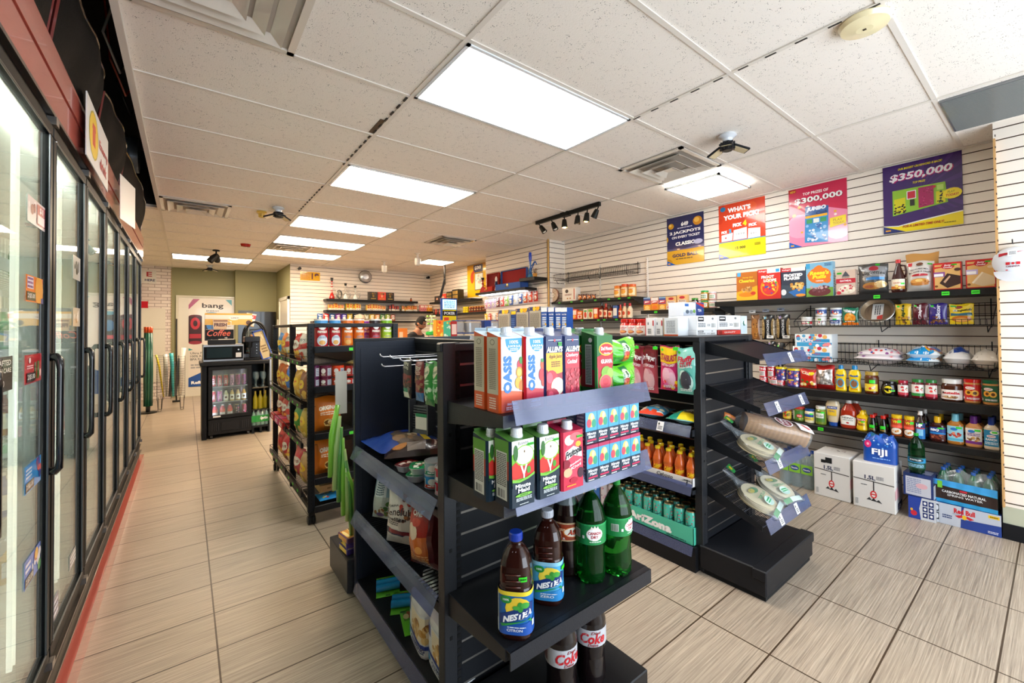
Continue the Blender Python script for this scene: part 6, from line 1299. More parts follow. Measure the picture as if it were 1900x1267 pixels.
def soy(w,h):
    r=w/2;b='#14100e'
    return lath('soy_sauce_bottle',[(0,0,b),(r,0,b),(r*1.02,h*.1,b),(r*.75,h*.5,b),(r*.42,h*.78,b),(r*.45,h*.84,b),(0,h*.84,b)],(r*.95,h*.08,h*.45,2.0,[('r',.15,.5,.85,.95,GS),('l',.15,.05,.85,.4,2,'#c8a83a')]),[(0,h*.83,'#c8261c'),(r*.62,h*.83,'#c8261c'),(r*.6,h,'#c8261c'),(0,h,'#c8261c')])
vh=jr('#b8541c','#e8c01c',[('r',0,.62,1,1,'#c8401c'),('t','VH',.45,.84,.4,.18,'#f0d83a',{'b':.06}),('r',0,.45,1,.62,'#f0604a'),('r',0,0,1,.45,'#7a3a14'),('e',.5,.24,.36,.2,'#f0e8d8'),('b',.3,.12,.7,.36,6,.08,['#c8763a','#e8b060']),('r',.6,.78,.86,.95,GS)],z0=.06,z1=.8)
def hp(w,h):
    r=w/2;b='#2a1410'
    return lath('brown_sauce_bottle',[(0,0,b),(r,0,b),(r,h*.6,b),(r*.5,h*.78,b),(r*.4,h*.86,b),(0,h*.86,b)],(r*1.01,h*.03,h*.58,2.4,[('r',0,0,1,1,'#2a7ac0'),('r',.02,.7,.98,1,'#1a3a7a'),('t','HP',.45,.84,.5,.22,'#fff',{'b':.06}),('r',.1,.64,.9,.7,'#c8342a'),('r',.25,.2,.75,.6,'#8ac8e8'),('e',.6,1.0,.16,.06,GS)]),[(0,h*.85,'#ece8e4'),(r*.52,h*.85,'#ece8e4'),(r*.52,h,'#ece8e4'),(0,h,'#ece8e4')],sq=2.6)
def dress(b,capc,ops,nm='dressing_bottle'):
    def B(w,h):
        r=w/2
        return lath(nm,[(0,0,b),(r*.9,0,b),(r,h*.05,b),(r*.88,h*.3,b),(r,h*.55,b),(r*.9,h*.66,b),(r*.42,h*.78,b),(0,h*.78,b)],(r*1.0,h*.1,h*.6,2.2,ops),[(0,h*.75,capc),(r*.44,h*.75,capc),(r*.42,h*.98,capc),(r*.36,h,capc),(0,h,capc)],'cap',sq=2.5,sy=.6)
    return B
bbq=dress('#3a1410','#e8b41c',[('r',0,0,1,.42,'#5a2018'),('b',.1,.05,.9,.4,16,.08,['#8a3a24','#b86a4a','#4a1a14']),('p',[(0,.35),(1,.42),(1,1),(0,.9)],'#1f3f8a'),('t','BBQ',.35,.72,.5,.22,'#fff',{'b':.05,'s':.2}),('r',.0,.42,1,.54,'#2a8ad0'),('e',.7,.9,.2,.06,GS)],'barbecue_sauce_bottle')
d1=dress('#b8742a','#7ac4d8',[('r',.05,.0,.95,1,'#9ad4e4'),('b',.1,.3,.9,.55,12,.08,['#c84a3a','#a82a24','#e88a6a']),('e',.45,.8,.18,.1,'#2a7ac8'),('r',.1,.05,.9,.2,'#5ab8d8'),('r',.55,.85,.85,.97,GS)])
d2=dress('#d8965a','#6a2a8a',[('r',.05,0,.95,1,'#ece4dc'),('r',.05,0,.95,.18,'#7a2a8a'),('e',.4,.8,.18,.1,'#2a7ac8'),('l',.2,.5,.8,.7,2,'#6a3a8a'),('b',.2,.2,.9,.42,10,.08,['#b8762a','#8a5a1a','#e0b070']),('r',.55,.82,.85,.95,GS)])
d3=dress('#e4d2b4','#1f3f9a',[('r',.05,0,.95,1,'#2a8ab8'),('e',.68,.86,.26,.12,'#e8f0e0'),('r',.55,.82,.85,.92,GS),('e',.5,.62,.26,.09,'#e8e8ec'),('t','KRAFT',.5,.62,.34,.09,'#c82a30'),('t','RANCH',.5,.42,.62,.14,'#eef4f4',{'b':.04}),('l',.15,.1,.85,.28,2,'#d8ecf4')])
row('x',4.29,z5,[(1450,1466,757,olive,'small jar with olives label at the left of the sauces','jar'),(1469,1490,755,pick,'pickle jar with a red lid','pickle jar'),(1490,1509,759,mayo,'mayonnaise jar with a blue lid','mayonnaise jar'),(1510,1530,754,relish,'green relish jar with a white lid','relish jar'),(1528,1555,743,hell,'upside-down mayonnaise squeeze bottle with blue base cap','mayonnaise bottle'),(1555,1586,741,heinz,'red ketchup bottle with white cap and keystone label','ketchup bottle'),(1586,1608,762,must,'yellow mustard squeeze bottle','mustard bottle'),
                    (1609,1625,770,soy,'black soy sauce bottle with red cap, first from left','soy sauce bottle'),(1629,1645,772,soy,'black soy sauce bottle with red cap, third from left','soy sauce bottle'),(1651,1673,770,vh,'orange cooking sauce jar with yellow lid, left one','sauce jar'),(1675,1696,773,vh,'orange cooking sauce jar with yellow lid, right one','sauce jar'),(1697,1715,763,hp,'brown sauce bottle with bright blue label, front one','sauce bottle'),
                    (1722,1753,774,bbq,'dark barbecue sauce bottle with yellow cap, front one','barbecue sauce bottle'),(1754,1787,769,d1,'orange dressing bottle with a pale blue cap','dressing bottle'),(1788,1822,773,d2,'peach dressing bottle with a purple cap','dressing bottle'),(1823,1853,775,d3,'cream dressing bottle with dark blue cap at the shelf end','dressing bottle')],None)
row('x',4.40,z5,[(1540,1566,748,hell,'second mayonnaise squeeze bottle behind the first','mayonnaise bottle'),(1570,1598,741,heinz,'second ketchup bottle standing behind the first','ketchup bottle'),(1596,1610,761,must,'second mustard bottle behind the front one','mustard bottle'),(1616,1629,767,soy,'soy sauce bottle with red cap, second, behind the front pair','soy sauce bottle'),(1637,1650,769,soy,'soy sauce bottle with red cap, hindmost by the orange jars','soy sauce bottle'),(1707,1723,760,hp,'brown sauce bottle behind the front blue labelled one','sauce bottle'),(1733,1757,769,bbq,'barbecue sauce bottle with yellow cap behind the front one','barbecue sauce bottle'),(1768,1794,768,d1,'second orange dressing bottle with pale blue cap, behind','dressing bottle'),(1800,1828,772,d2,'second peach dressing bottle with purple cap, behind','dressing bottle'),(1834,1853,772,d3,'second cream dressing bottle behind the end one','dressing bottle')],None)
# ------------------------------------------------------------------ cases and packs on the floor by the right wall
def case15(w,h):return box_item('water_carton',w,.26,h,'#dcd8d2',[('p',[(.02,.62),(.98,.58),(.98,.60),(.02,.64)],'#4a443e'),('r',.49,.36,.52,.62,'#2a2a2c'),('t','1.5L',.42,.685,.26,.09,'#3a3f5a',{'b':.04}),('l',.57,.66,.74,.74,3,'#6a6a74'),('e',.5,.33,.08,.085,'#d8282c'),('e',.5,.33,.05,.055,'#dcd8d2'),('r',.45,.32,.56,.345,'#d8282c'),('p',[(.33,.20),(.4,.26),(.46,.20)],'#3a3a3c'),('p',[(.44,.19),(.5,.26),(.58,.19)],'#2a2a2c'),('p',[(.55,.19),(.62,.24),(.7,.17)],'#3a3a3c'),('bar',.06,.05,.14,.2,'#777'),('l',.2,.5,.35,.53,1,'#666')],
                                  R=[('b',.2,.5,.8,.8,6,.05,['#4a4a50','#8a8a90']),('p',[(.0,.3),(.6,.3),(.3,.55),(0,.5)],'#e8b0b4'),('r',.3,.04,.9,.18,'#2a3358'),('t','12x',.6,.1,.3,.08,'#fff')],T=[('b',.3,.5,.75,.8,7,.05,['#5a4a4a','#b8a8a4','#8a3a3a']),('r',.0,.49,1,.505,'#b8b2a8')],mat='paper',c=.004)
o1,d=case15(.245,.348);place(o1,'x',4.072+.13,1.155,.001,-1.5);tag(o1,'white water carton with 1.5L print, left one, nothing standing on it','carton')
m=MB();m.box(-.03,.015,-.0012,0,-.022,.022,'#0c0c0d','matte');m.box(-.06,-.03,-.0012,0,-.025,0,'#0c0c0d','matte');q=m.make('torn_handle_hole',o1);q.location=(-.01,-.1305,.298)
o2,d=case15(.25,.345);place(o2,'x',4.058+.13,.893,.001,1.5);tag(o2,'white water carton with 1.5L print, carrying the blue bottle pack','carton')
def shrink_pack(nx,ny,r,h,body,cap,name,film,ops=(),w=None):
    "bottles wrapped together"
    root=empty(name);bt=None
    for i in range(nx):
        for j in range(ny):
            x,y=(i-(nx-1)/2)*2*r,(j-(ny-1)/2)*2*r
            if bt is None:
                m=MB();m.lathe([(0,0),(r*.9,0),(r*.96,h*.05),(r*.9,h*.3),(r*.96,h*.6),(r*.7,h*.78),(r*.3,h*.9),(r*.28,h*.93),(0,h*.93)],16,mat='bottle' if body is None else 'gloss',col=body or '#dfeff2');bt=m.make('bottle',root);c=MB();c.lathe([(0,h*.92,cap),(r*.34,h*.92,cap),(r*.34,h,cap),(0,h,cap)],12,mat='gloss');c.make('bottle_cap',bt);bt.location=(x,y,0)
            else:b=copy_tree(bt,root);b.location=(x,y,0)
    W,D=nx*r+.004,ny*r+.004;m=MB();n=48;lev=[0,.08,.3,.55,.72,.84,.93,.97];vs=[]
    for k,t in enumerate(lev):
        for q in range(n):
            a=2*pi*q/n;g=1/(abs(cos(a))**8+abs(sin(a))**8)**(1/8);s=1-.03*abs(sin(a*nx))-(.0 if t < .75 else (t-.75)*1.5)
            vs.append((W*g*cos(a)*s,D*g*sin(a)*s,h*t+(.012*sin(a*6) if t > .8 else 0)))
    m.add(vs,[(i*n+q,i*n+(q+1) % n,(i+1)*n+(q+1) % n,(i+1)*n+q) for i in range(len(lev)-1) for q in range(n)],film if film else '#fff','film' if film else 'wrap',True)
    if film:m.add(vs[-n:],[tuple(range(n))],film,'film',True)
    m.make('shrink_film',root)
    if ops:
        m=MB();m.asp=2*W/h;m.art(lambda u,v,o:(-W+2*W*u,-D-.003-o-.004*cos(pi*nx*(u-.5))**2,h*v),ops,40,4,'film',step=.0004);m.make('print',root)
    return root
fj=shrink_pack(3,2,.033,.20,'#1f5fc0','#1f6ad0','bottle_pack','#1c4fa8',[('b',0,.55,1,.95,14,.03,['#8fc0ee','#cfe4fa','#3a8ae0']),('e',.17,.68,.10,.14,'#d82a6a'),('e',.17,.68,.04,.05,'#f0a0b8'),('t','FIJI',.5,.38,.44,.30,'#fff',{'b':.03}),('l',.3,.14,.8,.2,1,'#8fb8ee')])
place(fj,'x',4.185,.868,.347,6);tag(fj,'royal blue wrapped pack of bottles with a pink flower, on the right carton','bottle pack')
ir=shrink_pack(3,2,.045,.30,None,'#1f4fb0','bottle_pack',None,[('r',.02,.42,.32,.68,'#86c43a'),('r',.35,.42,.65,.68,'#86c43a'),('r',.68,.42,.98,.68,'#86c43a'),('e',.17,.55,.12,.07,'#1f3f8f'),('e',.5,.55,.12,.07,'#1f3f8f'),('e',.83,.55,.12,.07,'#1f3f8f'),('t','Nestle',.17,.55,.18,.05,'#fff'),('t','Nestle',.5,.55,.18,.05,'#fff'),('t','Nestle',.83,.55,.18,.05,'#fff')])
place(ir,'x',4.22,1.44,.001,0);tag(ir,'clear wrapped pack of water bottles with lime labels and blue caps','bottle pack')
def encase(w,d,h,kind):
    if kind == 0:F=[('r',0,0,1,1,'#23366e'),('r',.08,.05,.92,.86,'#c4c6d0'),('l',.12,.15,.6,.8,8,'#8a90b0'),('e',.62,.5,.2,.12,'#d8a8b0'),('r',0,.86,.5,1,'#1f2f5a')];R=[('r',0,0,1,1,'#20336e'),('r',.0,.0,.4,.6,'#c8cad2')]
    elif kind == 1:F=[('r',0,0,.45,1,'#1f3f9a'),('e',.2,.25,.12,.12,'#c8283a'),('e',.12,.4,.05,.06,'#e8b030'),('p',[(.45,0),(1,0),(1,1),(.5,1),(.4,.5)],'#c9ccd2')]+[('r',.52+.22*i,.12+.27*j,.70+.22*i,.35+.27*j,'#24336a') for i in range(2) for j in range(3)]+[('e',.61+.22*i,.24+.27*j,.05,.06,'#e8e8ec') for i in range(2) for j in range(3)];R=[('r',0,0,1,1,'#c4c7cd'),('r',.4,0,.9,1,'#2a438f')]
    else:F=[('r',0,0,1,1,'#23408f'),('r',0,.0,.14,1,'#c9ccd2')]+[('r',.015+.06*i,.14+.4*j,.065+.06*i,.50+.4*j,'#262c3a') for i in range(2) for j in range(2)]+[('e',.04+.06*i,.32+.4*j,.02,.13,'#d8d8dc') for i in range(2) for j in range(2)]+[('p',[(.14,0),(.44,0),(.46,1),(.14,1)],'#c2c6d0'),('p',[(.45,.42),(1,.5),(1,1),(.5,1)],'#b9bfcc'),('t','Red Bull',.50,.76,.30,.24,'#c8242e',{'b':.05}),('e',.50,.52,.035,.11,'#e8b82a'),('p',[(.36,.52),(.47,.62),(.47,.5),(.42,.44)],'#c8242e'),('p',[(.64,.52),(.53,.62),(.53,.5),(.58,.44)],'#c8242e'),('l',.18,.3,.32,.5,2,'#3a4a7a'),('t','ENERGY DRINK',.38,.6,.1,.05,'#8a90a8'),('r',.83,.78,.98,.92,'#e8c02a'),('l',.85,.8,.96,.9,1,'#7a5a10'),('l',.82,.08,.96,.2,2,'#c8d0e8')];R=[('r',0,0,1,1,'#1a2548')]
    return box_item('drink_case',w,d,h,'#23408f',F,R=R,T=[('r',0,0,1,1,'#23366e'),('r',.3,.2,.9,.8,'#8a92b0')],mat='gloss')[0]
o=encase(.145,.15,.155,1);place(o,'x',4.10+.085,.635,.001,4);tag(o,'small silver and blue drink case on the floor under another','drink case')
o=encase(.16,.16,.16,0);place(o,'x',4.10+.09,.645,.158,-2);tag(o,'small grey and navy drink case holding up the green bottle','drink case')
o=encase(.335,.26,.142,2);place(o,'x',4.15+.135,.424,.001,0);tag(o,'long blue and silver energy drink case with red lettering','drink case')
def perrier():
    o,d=two_litre('#1f6a34',['#1a4a3a',('r',0,.5,1,.9,'#2a8ab8'),('e',.5,.75,.3,.18,'#14303a'),('t','MONTELLIER',.5,.75,.4,.14,'#e8f0f0'),('l',.2,.1,.8,.4,3,'#8fc0d8')],r=.046,h=.27,capc='#1f9a3a',lz=(.14,.44),label_r=.0572);return o
o=perrier();place(o,'x',4.16,.66,.3195,0);tag(o,'green water bottle with teal label on the small stacked cases','water bottle')
pk=shrink_pack(4,3,.037,.235,'#1f5a3a','#2a5aa8','bottle_pack',None,[('r',0,.0,1,.16,'#2a9ad0'),('p',[(0,.10),(1,.12),(1,.42),(0,.52)],'#2c1c1a'),('r',0,.50,1,.66,'#3a9ad8'),('p',[(0,.5),(0,.56),(1,.5),(1,.44)],'#3aa0dc'),('t','CARBONATED NATURAL',.48,.34,.7,.07,'#e8e8e8',{'b':.03}),('t','SPRING WATER',.50,.25,.56,.06,'#e8e8e8'),('r',.42,.40,.54,.45,'#c8283a'),('r',.06,.42,.14,.62,'#7ac83a')])
place(pk,'x',4.285,.415,.145,-3);tag(pk,'clear and blue wrapped pack of green bottles on the energy drink case','bottle pack')
# ------------------------------------------------------------------ posters
def poster(y0,y1,z0,z1,base,ops,label,x=WX-.004):
    m=MB();m.box(x,x+.0015,y0,y1,z0,z1,base,'gloss');m.asp=(y1-y0)/(z1-z0)
    m.art(lambda u,v,o:(x-o,y1-(y1-y0)*u,z0+(z1-z0)*v),ops,mat='gloss',off=.0006,step=.0002,seed=8)
    return tag(m.make('poster'),label,'poster','lottery posters on the slatted wall')
corner=[('p',[(0,0),(.24,0),(0,.1)],'#1f5fb8'),('r',.03,.02,.09,.045,'#e8a020')]
poster(2.478,2.947,2.125,2.695,'#262a5e',[('r',0,0,1,.31,'#e0a81c'),('p',[(0,.30),(0,.34),(.5,.32),(1,.36),(1,.3)],'#5a5a8a'),('e',.12,.82,.08,.06,'#d89a1c'),('e',.10,.84,.04,.03,'#f4d060'),('e',.84,.84,.12,.09,'#d08a1c'),('e',.82,.86,.07,.05,'#f0c050'),('t','649',.5,.83,.2,.09,'#fff',{'b':.06}),('l',.3,.74,.7,.77,1,'#cfd0e8'),('t','2 JACKPOTS',.5,.66,.84,.075,'#fff',{'b':.04}),('t','ON EVERY TICKET',.52,.57,.76,.05,'#fff',{'b':.03}),('t','CLASSIC',.5,.43,.52,.075,'#fff',{'b':.05}),('e',.85,.42,.12,.05,'#b8b8d8'),('t','GOLD BALL',.5,.19,.70,.07,'#2a2450',{'b':.04}),('l',.25,.1,.7,.13,1,'#5a4a20'),('e',.0,.04,.16,.1,'#c8901a'),('e',0,.55,.04,.06,'#e8b030')]+corner,'navy and gold lottery poster about two jackpots, leftmost of the row')
poster(1.828,2.305,2.12,2.705,'#d8401c',[('b',0,.6,1,1,10,.1,['#e0501f','#cf3818']),('r',0,0,1,.30,'#f2e010'),('r',0,.295,1,.31,'#2a8ac8'),('e',.1,.92,.06,.045,'#1f7ab0'),('t',"WHAT'S",.46,.88,.50,.09,'#fff',{'b':.06}),('t','YOUR PICK?',.5,.75,.78,.09,'#fff',{'b':.06}),('p',[(.06,.32),(.3,.32),(.32,.46),(.06,.44)],'#f0f0f4'),('p',[(.32,.32),(.62,.32),(.62,.52),(.34,.5)],'#f6f6f8'),('p',[(.64,.31),(.9,.31),(.9,.47),(.65,.49)],'#f0f0f4'),('t','PICK',.13,.49,.14,.05,'#fff',{'b':.08}),('t','2',.26,.50,.06,.07,'#2ab0e0',{'b':.08}),('t','PICK',.42,.59,.2,.065,'#fff',{'b':.08}),('t','4',.58,.60,.08,.10,'#f0e010',{'b':.08}),('t','PICK',.75,.545,.17,.055,'#fff',{'b':.08}),('t','3',.88,.55,.06,.07,'#e8501c',{'b':.08}),('t','1 0 2 0',.48,.42,.18,.03,'#555'),('t','0 0 1',.76,.39,.12,.03,'#777'),('e',.16,.38,.02,.015,'#c83a3a'),('t','15 000',.48,.17,.22,.045,'#2a2a10'),('l',.78,.17,.9,.22,3,'#8a8010')]+corner,'orange and yellow lottery poster asking for a pick, second in the row')
poster(1.148,1.612,2.137,2.70,'#c81e4a',[('p',[(0,0),(1,0),(1,.5),(.6,.62),(0,.45)],'#e888a8'),('e',.2,.35,.26,.2,'#eaa0bc'),('e',.85,.2,.2,.15,'#f0b8cc'),('b',0,.2,1,.7,14,.035,['#f0c8a0','#f8e8e0','#e8a83a']),('p',[(0,.93),(.0,1),(.14,1),(.14,.93)],'#a81a20'),('t','NEW',.08,.955,.10,.035,'#f0c030'),('t','TOP PRIZES OF',.48,.88,.44,.045,'#fff'),('t','$300,000',.53,.76,.82,.11,'#8a1834',{'b':.055}),('t','$300,000',.52,.768,.82,.11,'#f0ecec',{'b':.03}),('p',[(.28,.06),(.68,.03),(.7,.62),(.3,.66)],'#2f8ac8'),('p',[(.30,.50),(.69,.50),(.7,.62),(.3,.66)],'#2a5a9a'),('t','JUMBO',.49,.60,.34,.085,'#e8ecf4',{'b':.07,'s':.15}),('t','Cash',.58,.53,.18,.05,'#2a2a4a',{'s':.3}),('r',.3,.46,.68,.50,'#f0b020'),('r',.32,.37,.42,.44,'#3a9a5a'),('r',.44,.37,.54,.44,'#e0e8e0'),('r',.56,.37,.66,.44,'#3a9a5a'),('b',.32,.08,.66,.34,34,.025,['#dfeaf4','#8fc0e8','#1f5fa8','#c8d8e8']),('p',[(.72,.25),(.98,.29),(.98,.42),(.72,.40)],'#f0d820'),('t','PLAY',.85,.36,.15,.04,'#b8862a'),('t','TODAY!',.86,.31,.18,.035,'#b8862a')]+corner,'pink and red lottery poster with a blue ticket, third in the row')
rays=[]
for k in range(10):a=-1.5+.33*k;rays.append(('p',[(.5,.55),(.5+cos(a)*.6,max(.24,min(1,.55+sin(a)*.6))),(.5+cos(a+.12)*.6,max(.24,min(1,.55+sin(a+.12)*.6)))],'#4a2276'))
poster(.434,.900,2.147,2.706,'#3b1a66',[(r[0],[(min(1,max(0,x)),y) for x,y in r[1]],r[2]) for r in rays]+[('p',[(0,0),(1,0),(1,.19),(.8,.17),(.5,.14),(.2,.10),(0,.12)],'#eef0ee'),('p',[(0,0),(1,0),(1,.175),(.8,.155),(.5,.125),(.2,.085),(0,.11)],'#f2dc10'),('t','OUR BIGGEST CROSSWORD IS BACK!',.49,.925,.56,.03,'#f2dc10',{'s':.2,'b':.03}),('t','$350,000',.505,.79,.80,.125,'#b81c6a',{'b':.055,'s':.15}),('t','$350,000',.49,.80,.80,.125,'#efeaf2',{'b':.03,'s':.15}),('t','TOP PRIZE',.48,.69,.16,.03,'#f2dc10',{'s':.2}),
        ('p',[(.13,.25),(.83,.33),(.80,.62),(.13,.62)],'#8fc030'),('p',[(.15,.27),(.30,.285),(.30,.50),(.15,.49)],'#d8d018'),('b',.15,.28,.3,.42,26,.014,['#1a1a10']),('r',.32,.46,.44,.58,'#e8e8e8'),('r',.33,.47,.43,.57,'#c8283a'),('r',.36,.36,.42,.45,'#2a2a20'),('p',[(.47,.31),(.66,.33),(.66,.60),(.47,.60)],'#a81c5a'),('b',.48,.33,.65,.58,30,.01,['#7a1440','#c83a78']),('p',[(.69,.33),(.80,.34),(.79,.50),(.69,.50)],'#d8d018'),('b',.69,.34,.8,.5,18,.014,['#1a1a10']),('r',.70,.52,.78,.59,'#b8d860'),('e',.67,.575,.02,.018,'#c82a3a'),('e',.88,.44,.115,.075,'#f2dc10'),('t','PLAY',.87,.465,.09,.03,'#8a7a10',{'s':.2}),('t','TODAY!',.88,.42,.15,.035,'#c8501a',{'s':.2,'b':.04}),('t','FOR A LIMITED TIME ONLY!',.52,.075,.52,.035,'#b8401a',{'s':.2,'b':.03}),('l',.78,.04,.92,.06,1,'#7a7010'),('p',[(0,0),(.3,0),(0,.11)],'#23306e'),('r',.03,.03,.1,.05,'#e8a020')],'purple and yellow crossword lottery poster, rightmost and largest looking')
m=MB();y0,y1,z0,z1=6.95,7.78,2.03,2.70;x=4.684
m.box(x-.0015,x,y0,y1,z0,z1,'#e8b81c','gloss');m.art(lambda u,v,o:(x-.0015-o,y1-(y1-y0)*u,z0+(z1-z0)*v),[('p',[(.0,.85),(1,.92),(1,1),(0,1)],'#c8901a'),('r',.3,.74,.72,.98,'#2a3358'),('t','$30',.5,.88,.3,.12,'#fff',{'b':.05}),('r',.36,.2,.74,.72,'#3a2a3a'),('r',.38,.22,.72,.70,'#eee6d8'),('b',.42,.3,.68,.66,9,.04,['#d8b0a0','#a8c0b8','#c8c0a8']),('e',.24,.6,.08,.18,'#c8481a'),('e',.3,.76,.05,.06,'#c8481a')],off=.0006)
tag(m.make('poster'),'yellow lottery poster with a dark thirty dollar tag, partly behind the wall corner','poster')
# white cap on the pillar
r=empty('baseball_cap',(PX-.002,.17,1.80))
m=MB();vs=[];n=24
for j in range(9):
    t=j/8;
    for q in range(n):a=2*pi*q/n;vs.append((-.006-.085*cos(t*pi/2)-.0*q,.09*cos(a)*sin(t*pi/2+.02)*1.05,.095*sin(a)*sin(t*pi/2+.02)))
m.add(vs,[(j*n+q,j*n+(q+1) % n,(j+1)*n+(q+1) % n,(j+1)*n+q) for j in range(8) for q in range(n)],'#dfe2e8','matte',True)
m.art(lambda u,v,o:(-.094+.05*((2*u-1)**2+(2*v-1)**2)*.42-o,.06-.12*u,-.06+.12*v),[('p',[(.0,.92),(.9,1),(.4,.86),(0,.74)],'#b81c2a'),('r',.25,.28,.4,.42,'#c8202a'),('r',.62,.28,.76,.42,'#c8202a'),('e',.51,.35,.06,.06,'#c8202a'),('t','CANADA',.5,.2,.5,.08,'#6a2030',{'b':.04}),('e',.28,.0,.05,.05,'#c8202a')],4,4,'matte',off=.002);m.make('crown',r)
m=MB();gg=[(-.03-.075*v-.03*(1-(2*u-1)**2)+o_,(.085-.02*v*v)*(2*u-1),-.06-.075*v*(1-.35*(2*u-1)**2)) for o_ in (0,.004) for u in [i/12 for i in range(13)] for v in [j/5 for j in range(6)]];m.add(gg,[(o_*78+i*6+j,o_*78+i*6+j+1,o_*78+i*6+j+7,o_*78+i*6+j+6) for o_ in (0,1) for i in range(12) for j in range(5)],'#dadde4','matte',True);m.make('brim',r)
m=MB();m.box(-.099,-.096,-.02,.02,.03,.065,'#f2f2f2');m.art(lambda u,v,o:(-.099-o,.02-.04*u,.03+.035*v),[('l',.15,.2,.85,.8,3,'#666')]);m.make('paper_tag',r)
m=MB();m.tube([(0,0,.115),(-.06,0,.115),(-.075,0,.135)],.003,'#222','black');m.make('hook',r)
r.location=(PX-.002,.175,1.79);tag(r,'white baseball cap with a red maple leaf hanging on the pillar','cap')
# hanging nut bags below the cereal shelf
pis=lambda c:(lambda w,h:bag(w,h,.03,'#14161a',[('e',.12,.45,.14,.42,'#b09460'),('e',.9,.45,.14,.42,'#a88a58'),('b',.0,.1,.2,.8,10,.06,['#e0cc98','#8a7040']),('b',.82,.1,1,.8,10,.06,['#e0cc98','#8a7040']),('e',.3,.88,.1,.06,c),('t','PISTACHIOS',.52,.45,.66,.2,'#d8dce0',{'r':90,'b':.05})],'nut_bag',seed=75))
bn=lambda w,h:bag(w,h,.03,'#8a5a34',[('e',.5,.45,.42,.42,'#b87a3a'),('b',.2,.1,.8,.8,12,.1,['#d8a860','#7a4a20'])],'nut_bag',seed=76)
for u0,u1,v0,v1,B,l in ((1394,1410,584,630,bn,'brown nut bag hanging beside the end boxes'),(1414,1438,584,630,pis('#4ab0d8'),'black pistachio bag with a blue badge'),(1441,1467,583,629,pis('#8a7ac0'),'black pistachio bag with a violet badge')):hang(B,u0,u1,v0,v1,4.45,l,'nut bag')
for k,(u0,u1,v0,v1) in enumerate(((1424,1440,633,646),(1440,1458,636,660))):hang(pis('#3ac03a' if k else '#8a7ac0'),u0,u1,v0,v1+25,4.46,'black nut bag in the lower hanging row, %s one' % ('left','right')[k],'nut bag')
for k,(u,v) in enumerate(((1396,578),(1421,576),(1449,574),(1429,625),(1459,625))):
    p=at(u,v,'x',4.40);m=MB();m.tube([(4.40,p[1],p[2]),(4.585,p[1],p[2])],.003,'#c8c8cc','metal');m.box(4.395,4.398,p[1]-.03,p[1]+.03,p[2]-.014,p[2]+.014,('#ecebe8','#9aa0b0')[k in (1,2)],'paper');m.box(4.392,4.3945,p[1]-.012,p[1]+.012,p[2]-.002,p[2]+.005,'#444');tag(m.make('display_hook'),'wall peg hook with a paper tag, %s' % ('over the brown nut bag','over the blue badge nut bag','over the violet badge nut bag','lower left by the wire shelf','lower right by the multipacks')[k],'hook','tagged hooks holding nut bags')
# ------------------------------------------------------------------ small mix boxes and corner shelves
zL1=1.583
jf=lambda w,h:box_item('mix_box',w,.04,h,'#e8941c',[('r',0,.45,1,1,'#3a4a8a'),('r',.0,.9,1,1,'#8ab0d0'),('r',.05,.5,.95,.75,'#c82a2a'),('t','JIFFY',.5,.63,.7,.14,'#fff',{'b':.05}),('e',.5,.22,.34,.15,'#f0c870'),('r',.1,.02,.9,.08,'#e8d0a0')])
jf2=lambda w,h:box_item('mix_box',w,.04,h,'#e8941c',[('r',0,.5,1,1,'#e8e0d8'),('r',.05,.5,.95,.75,'#c8361c'),('t','JIFFY',.5,.63,.7,.14,'#fff',{'b':.05}),('e',.5,.22,.38,.16,'#e8762a')])
bt_=lambda w,h:box_item('mix_box',w,.04,h,'#e0b070',[('r',0,.0,1,.3,'#d8c8a8'),('e',.5,.82,.28,.1,'#b8202c'),('r',.1,.45,.9,.65,'#d8c8b8'),('t','Betty',.5,.57,.6,.12,'#8a3a2a'),('p',[(.1,.1),(.9,.12),(.85,.3),(.2,.32)],'#c83a5a')])
sj=lambda b,l:(lambda w,h:jar(w/2,h,b,l,[('r',.1,.1,.9,.9,'#e8e4d8'),('l',.2,.2,.8,.8,2,'#3a7a3a')]))
row('x',4.32,zL1,[(1194,1207,552,jf,'orange and navy mix box, first on the short shelf','mix box'),(1208,1221,552,jf2,'orange and red mix box, second on the short shelf','mix box'),(1222,1235,551,jf,'orange and navy mix box, third on the short shelf','mix box'),(1236,1254,550,bt_,'tan baking mix box with a red oval, left one','mix box'),(1256,1275,547,bt_,'tan baking mix box with a red oval, right one','mix box'),(1280,1292,553,sj('#1a1a18','#3a8a2a'),'short dark jar on the short shelf','jar'),(1297,1311,558,sj('#b88a3a','#2aa04a'),'lower amber jar with a green lid','jar'),(1313,1326,558,sj('#d8a8a0','#e8e8e8'),'lower pale jar with white lid','jar')],'small boxes and jars on the short shelf')
row('x',4.32,at(1300,558,'x',4.32)[2]+.001,[(1297,1311,539,sj('#b88a3a','#2aa04a'),'upper amber jar with a green lid','jar'),(1313,1326,541,sj('#c89a90','#c8c8cc'),'upper pale jar beside the green lidded one','jar')],'small boxes and jars on the short shelf')
zB1,zB2,zB3=1.766,1.501,1.221
m=MB();m.lathe([(0,-.02,'#6a4a3a'),(.10,-.02,'#8a6a58'),(.105,-.01,'#b8a090'),(.105,.01,'#8a6a58'),(.10,.02,'#8a5a48'),(.03,.022,'#d8c0a8'),(0,.022,'#e8e0d0')],32,mat='gloss',tilt=Matrix.Rotation(-pi/2,4,'Y'))
m.art(lambda u,v,o:(-.022-o,.1-.2*u,-.1+.2*v),[('b',.15,.15,.85,.85,30,.05,['#c8a888','#e0d0b8','#a8866a']),('e',.5,.5,.16,.16,'#f0e8d8'),('t','COOKIES',.5,.5,.26,.06,'#7a3a2a')])
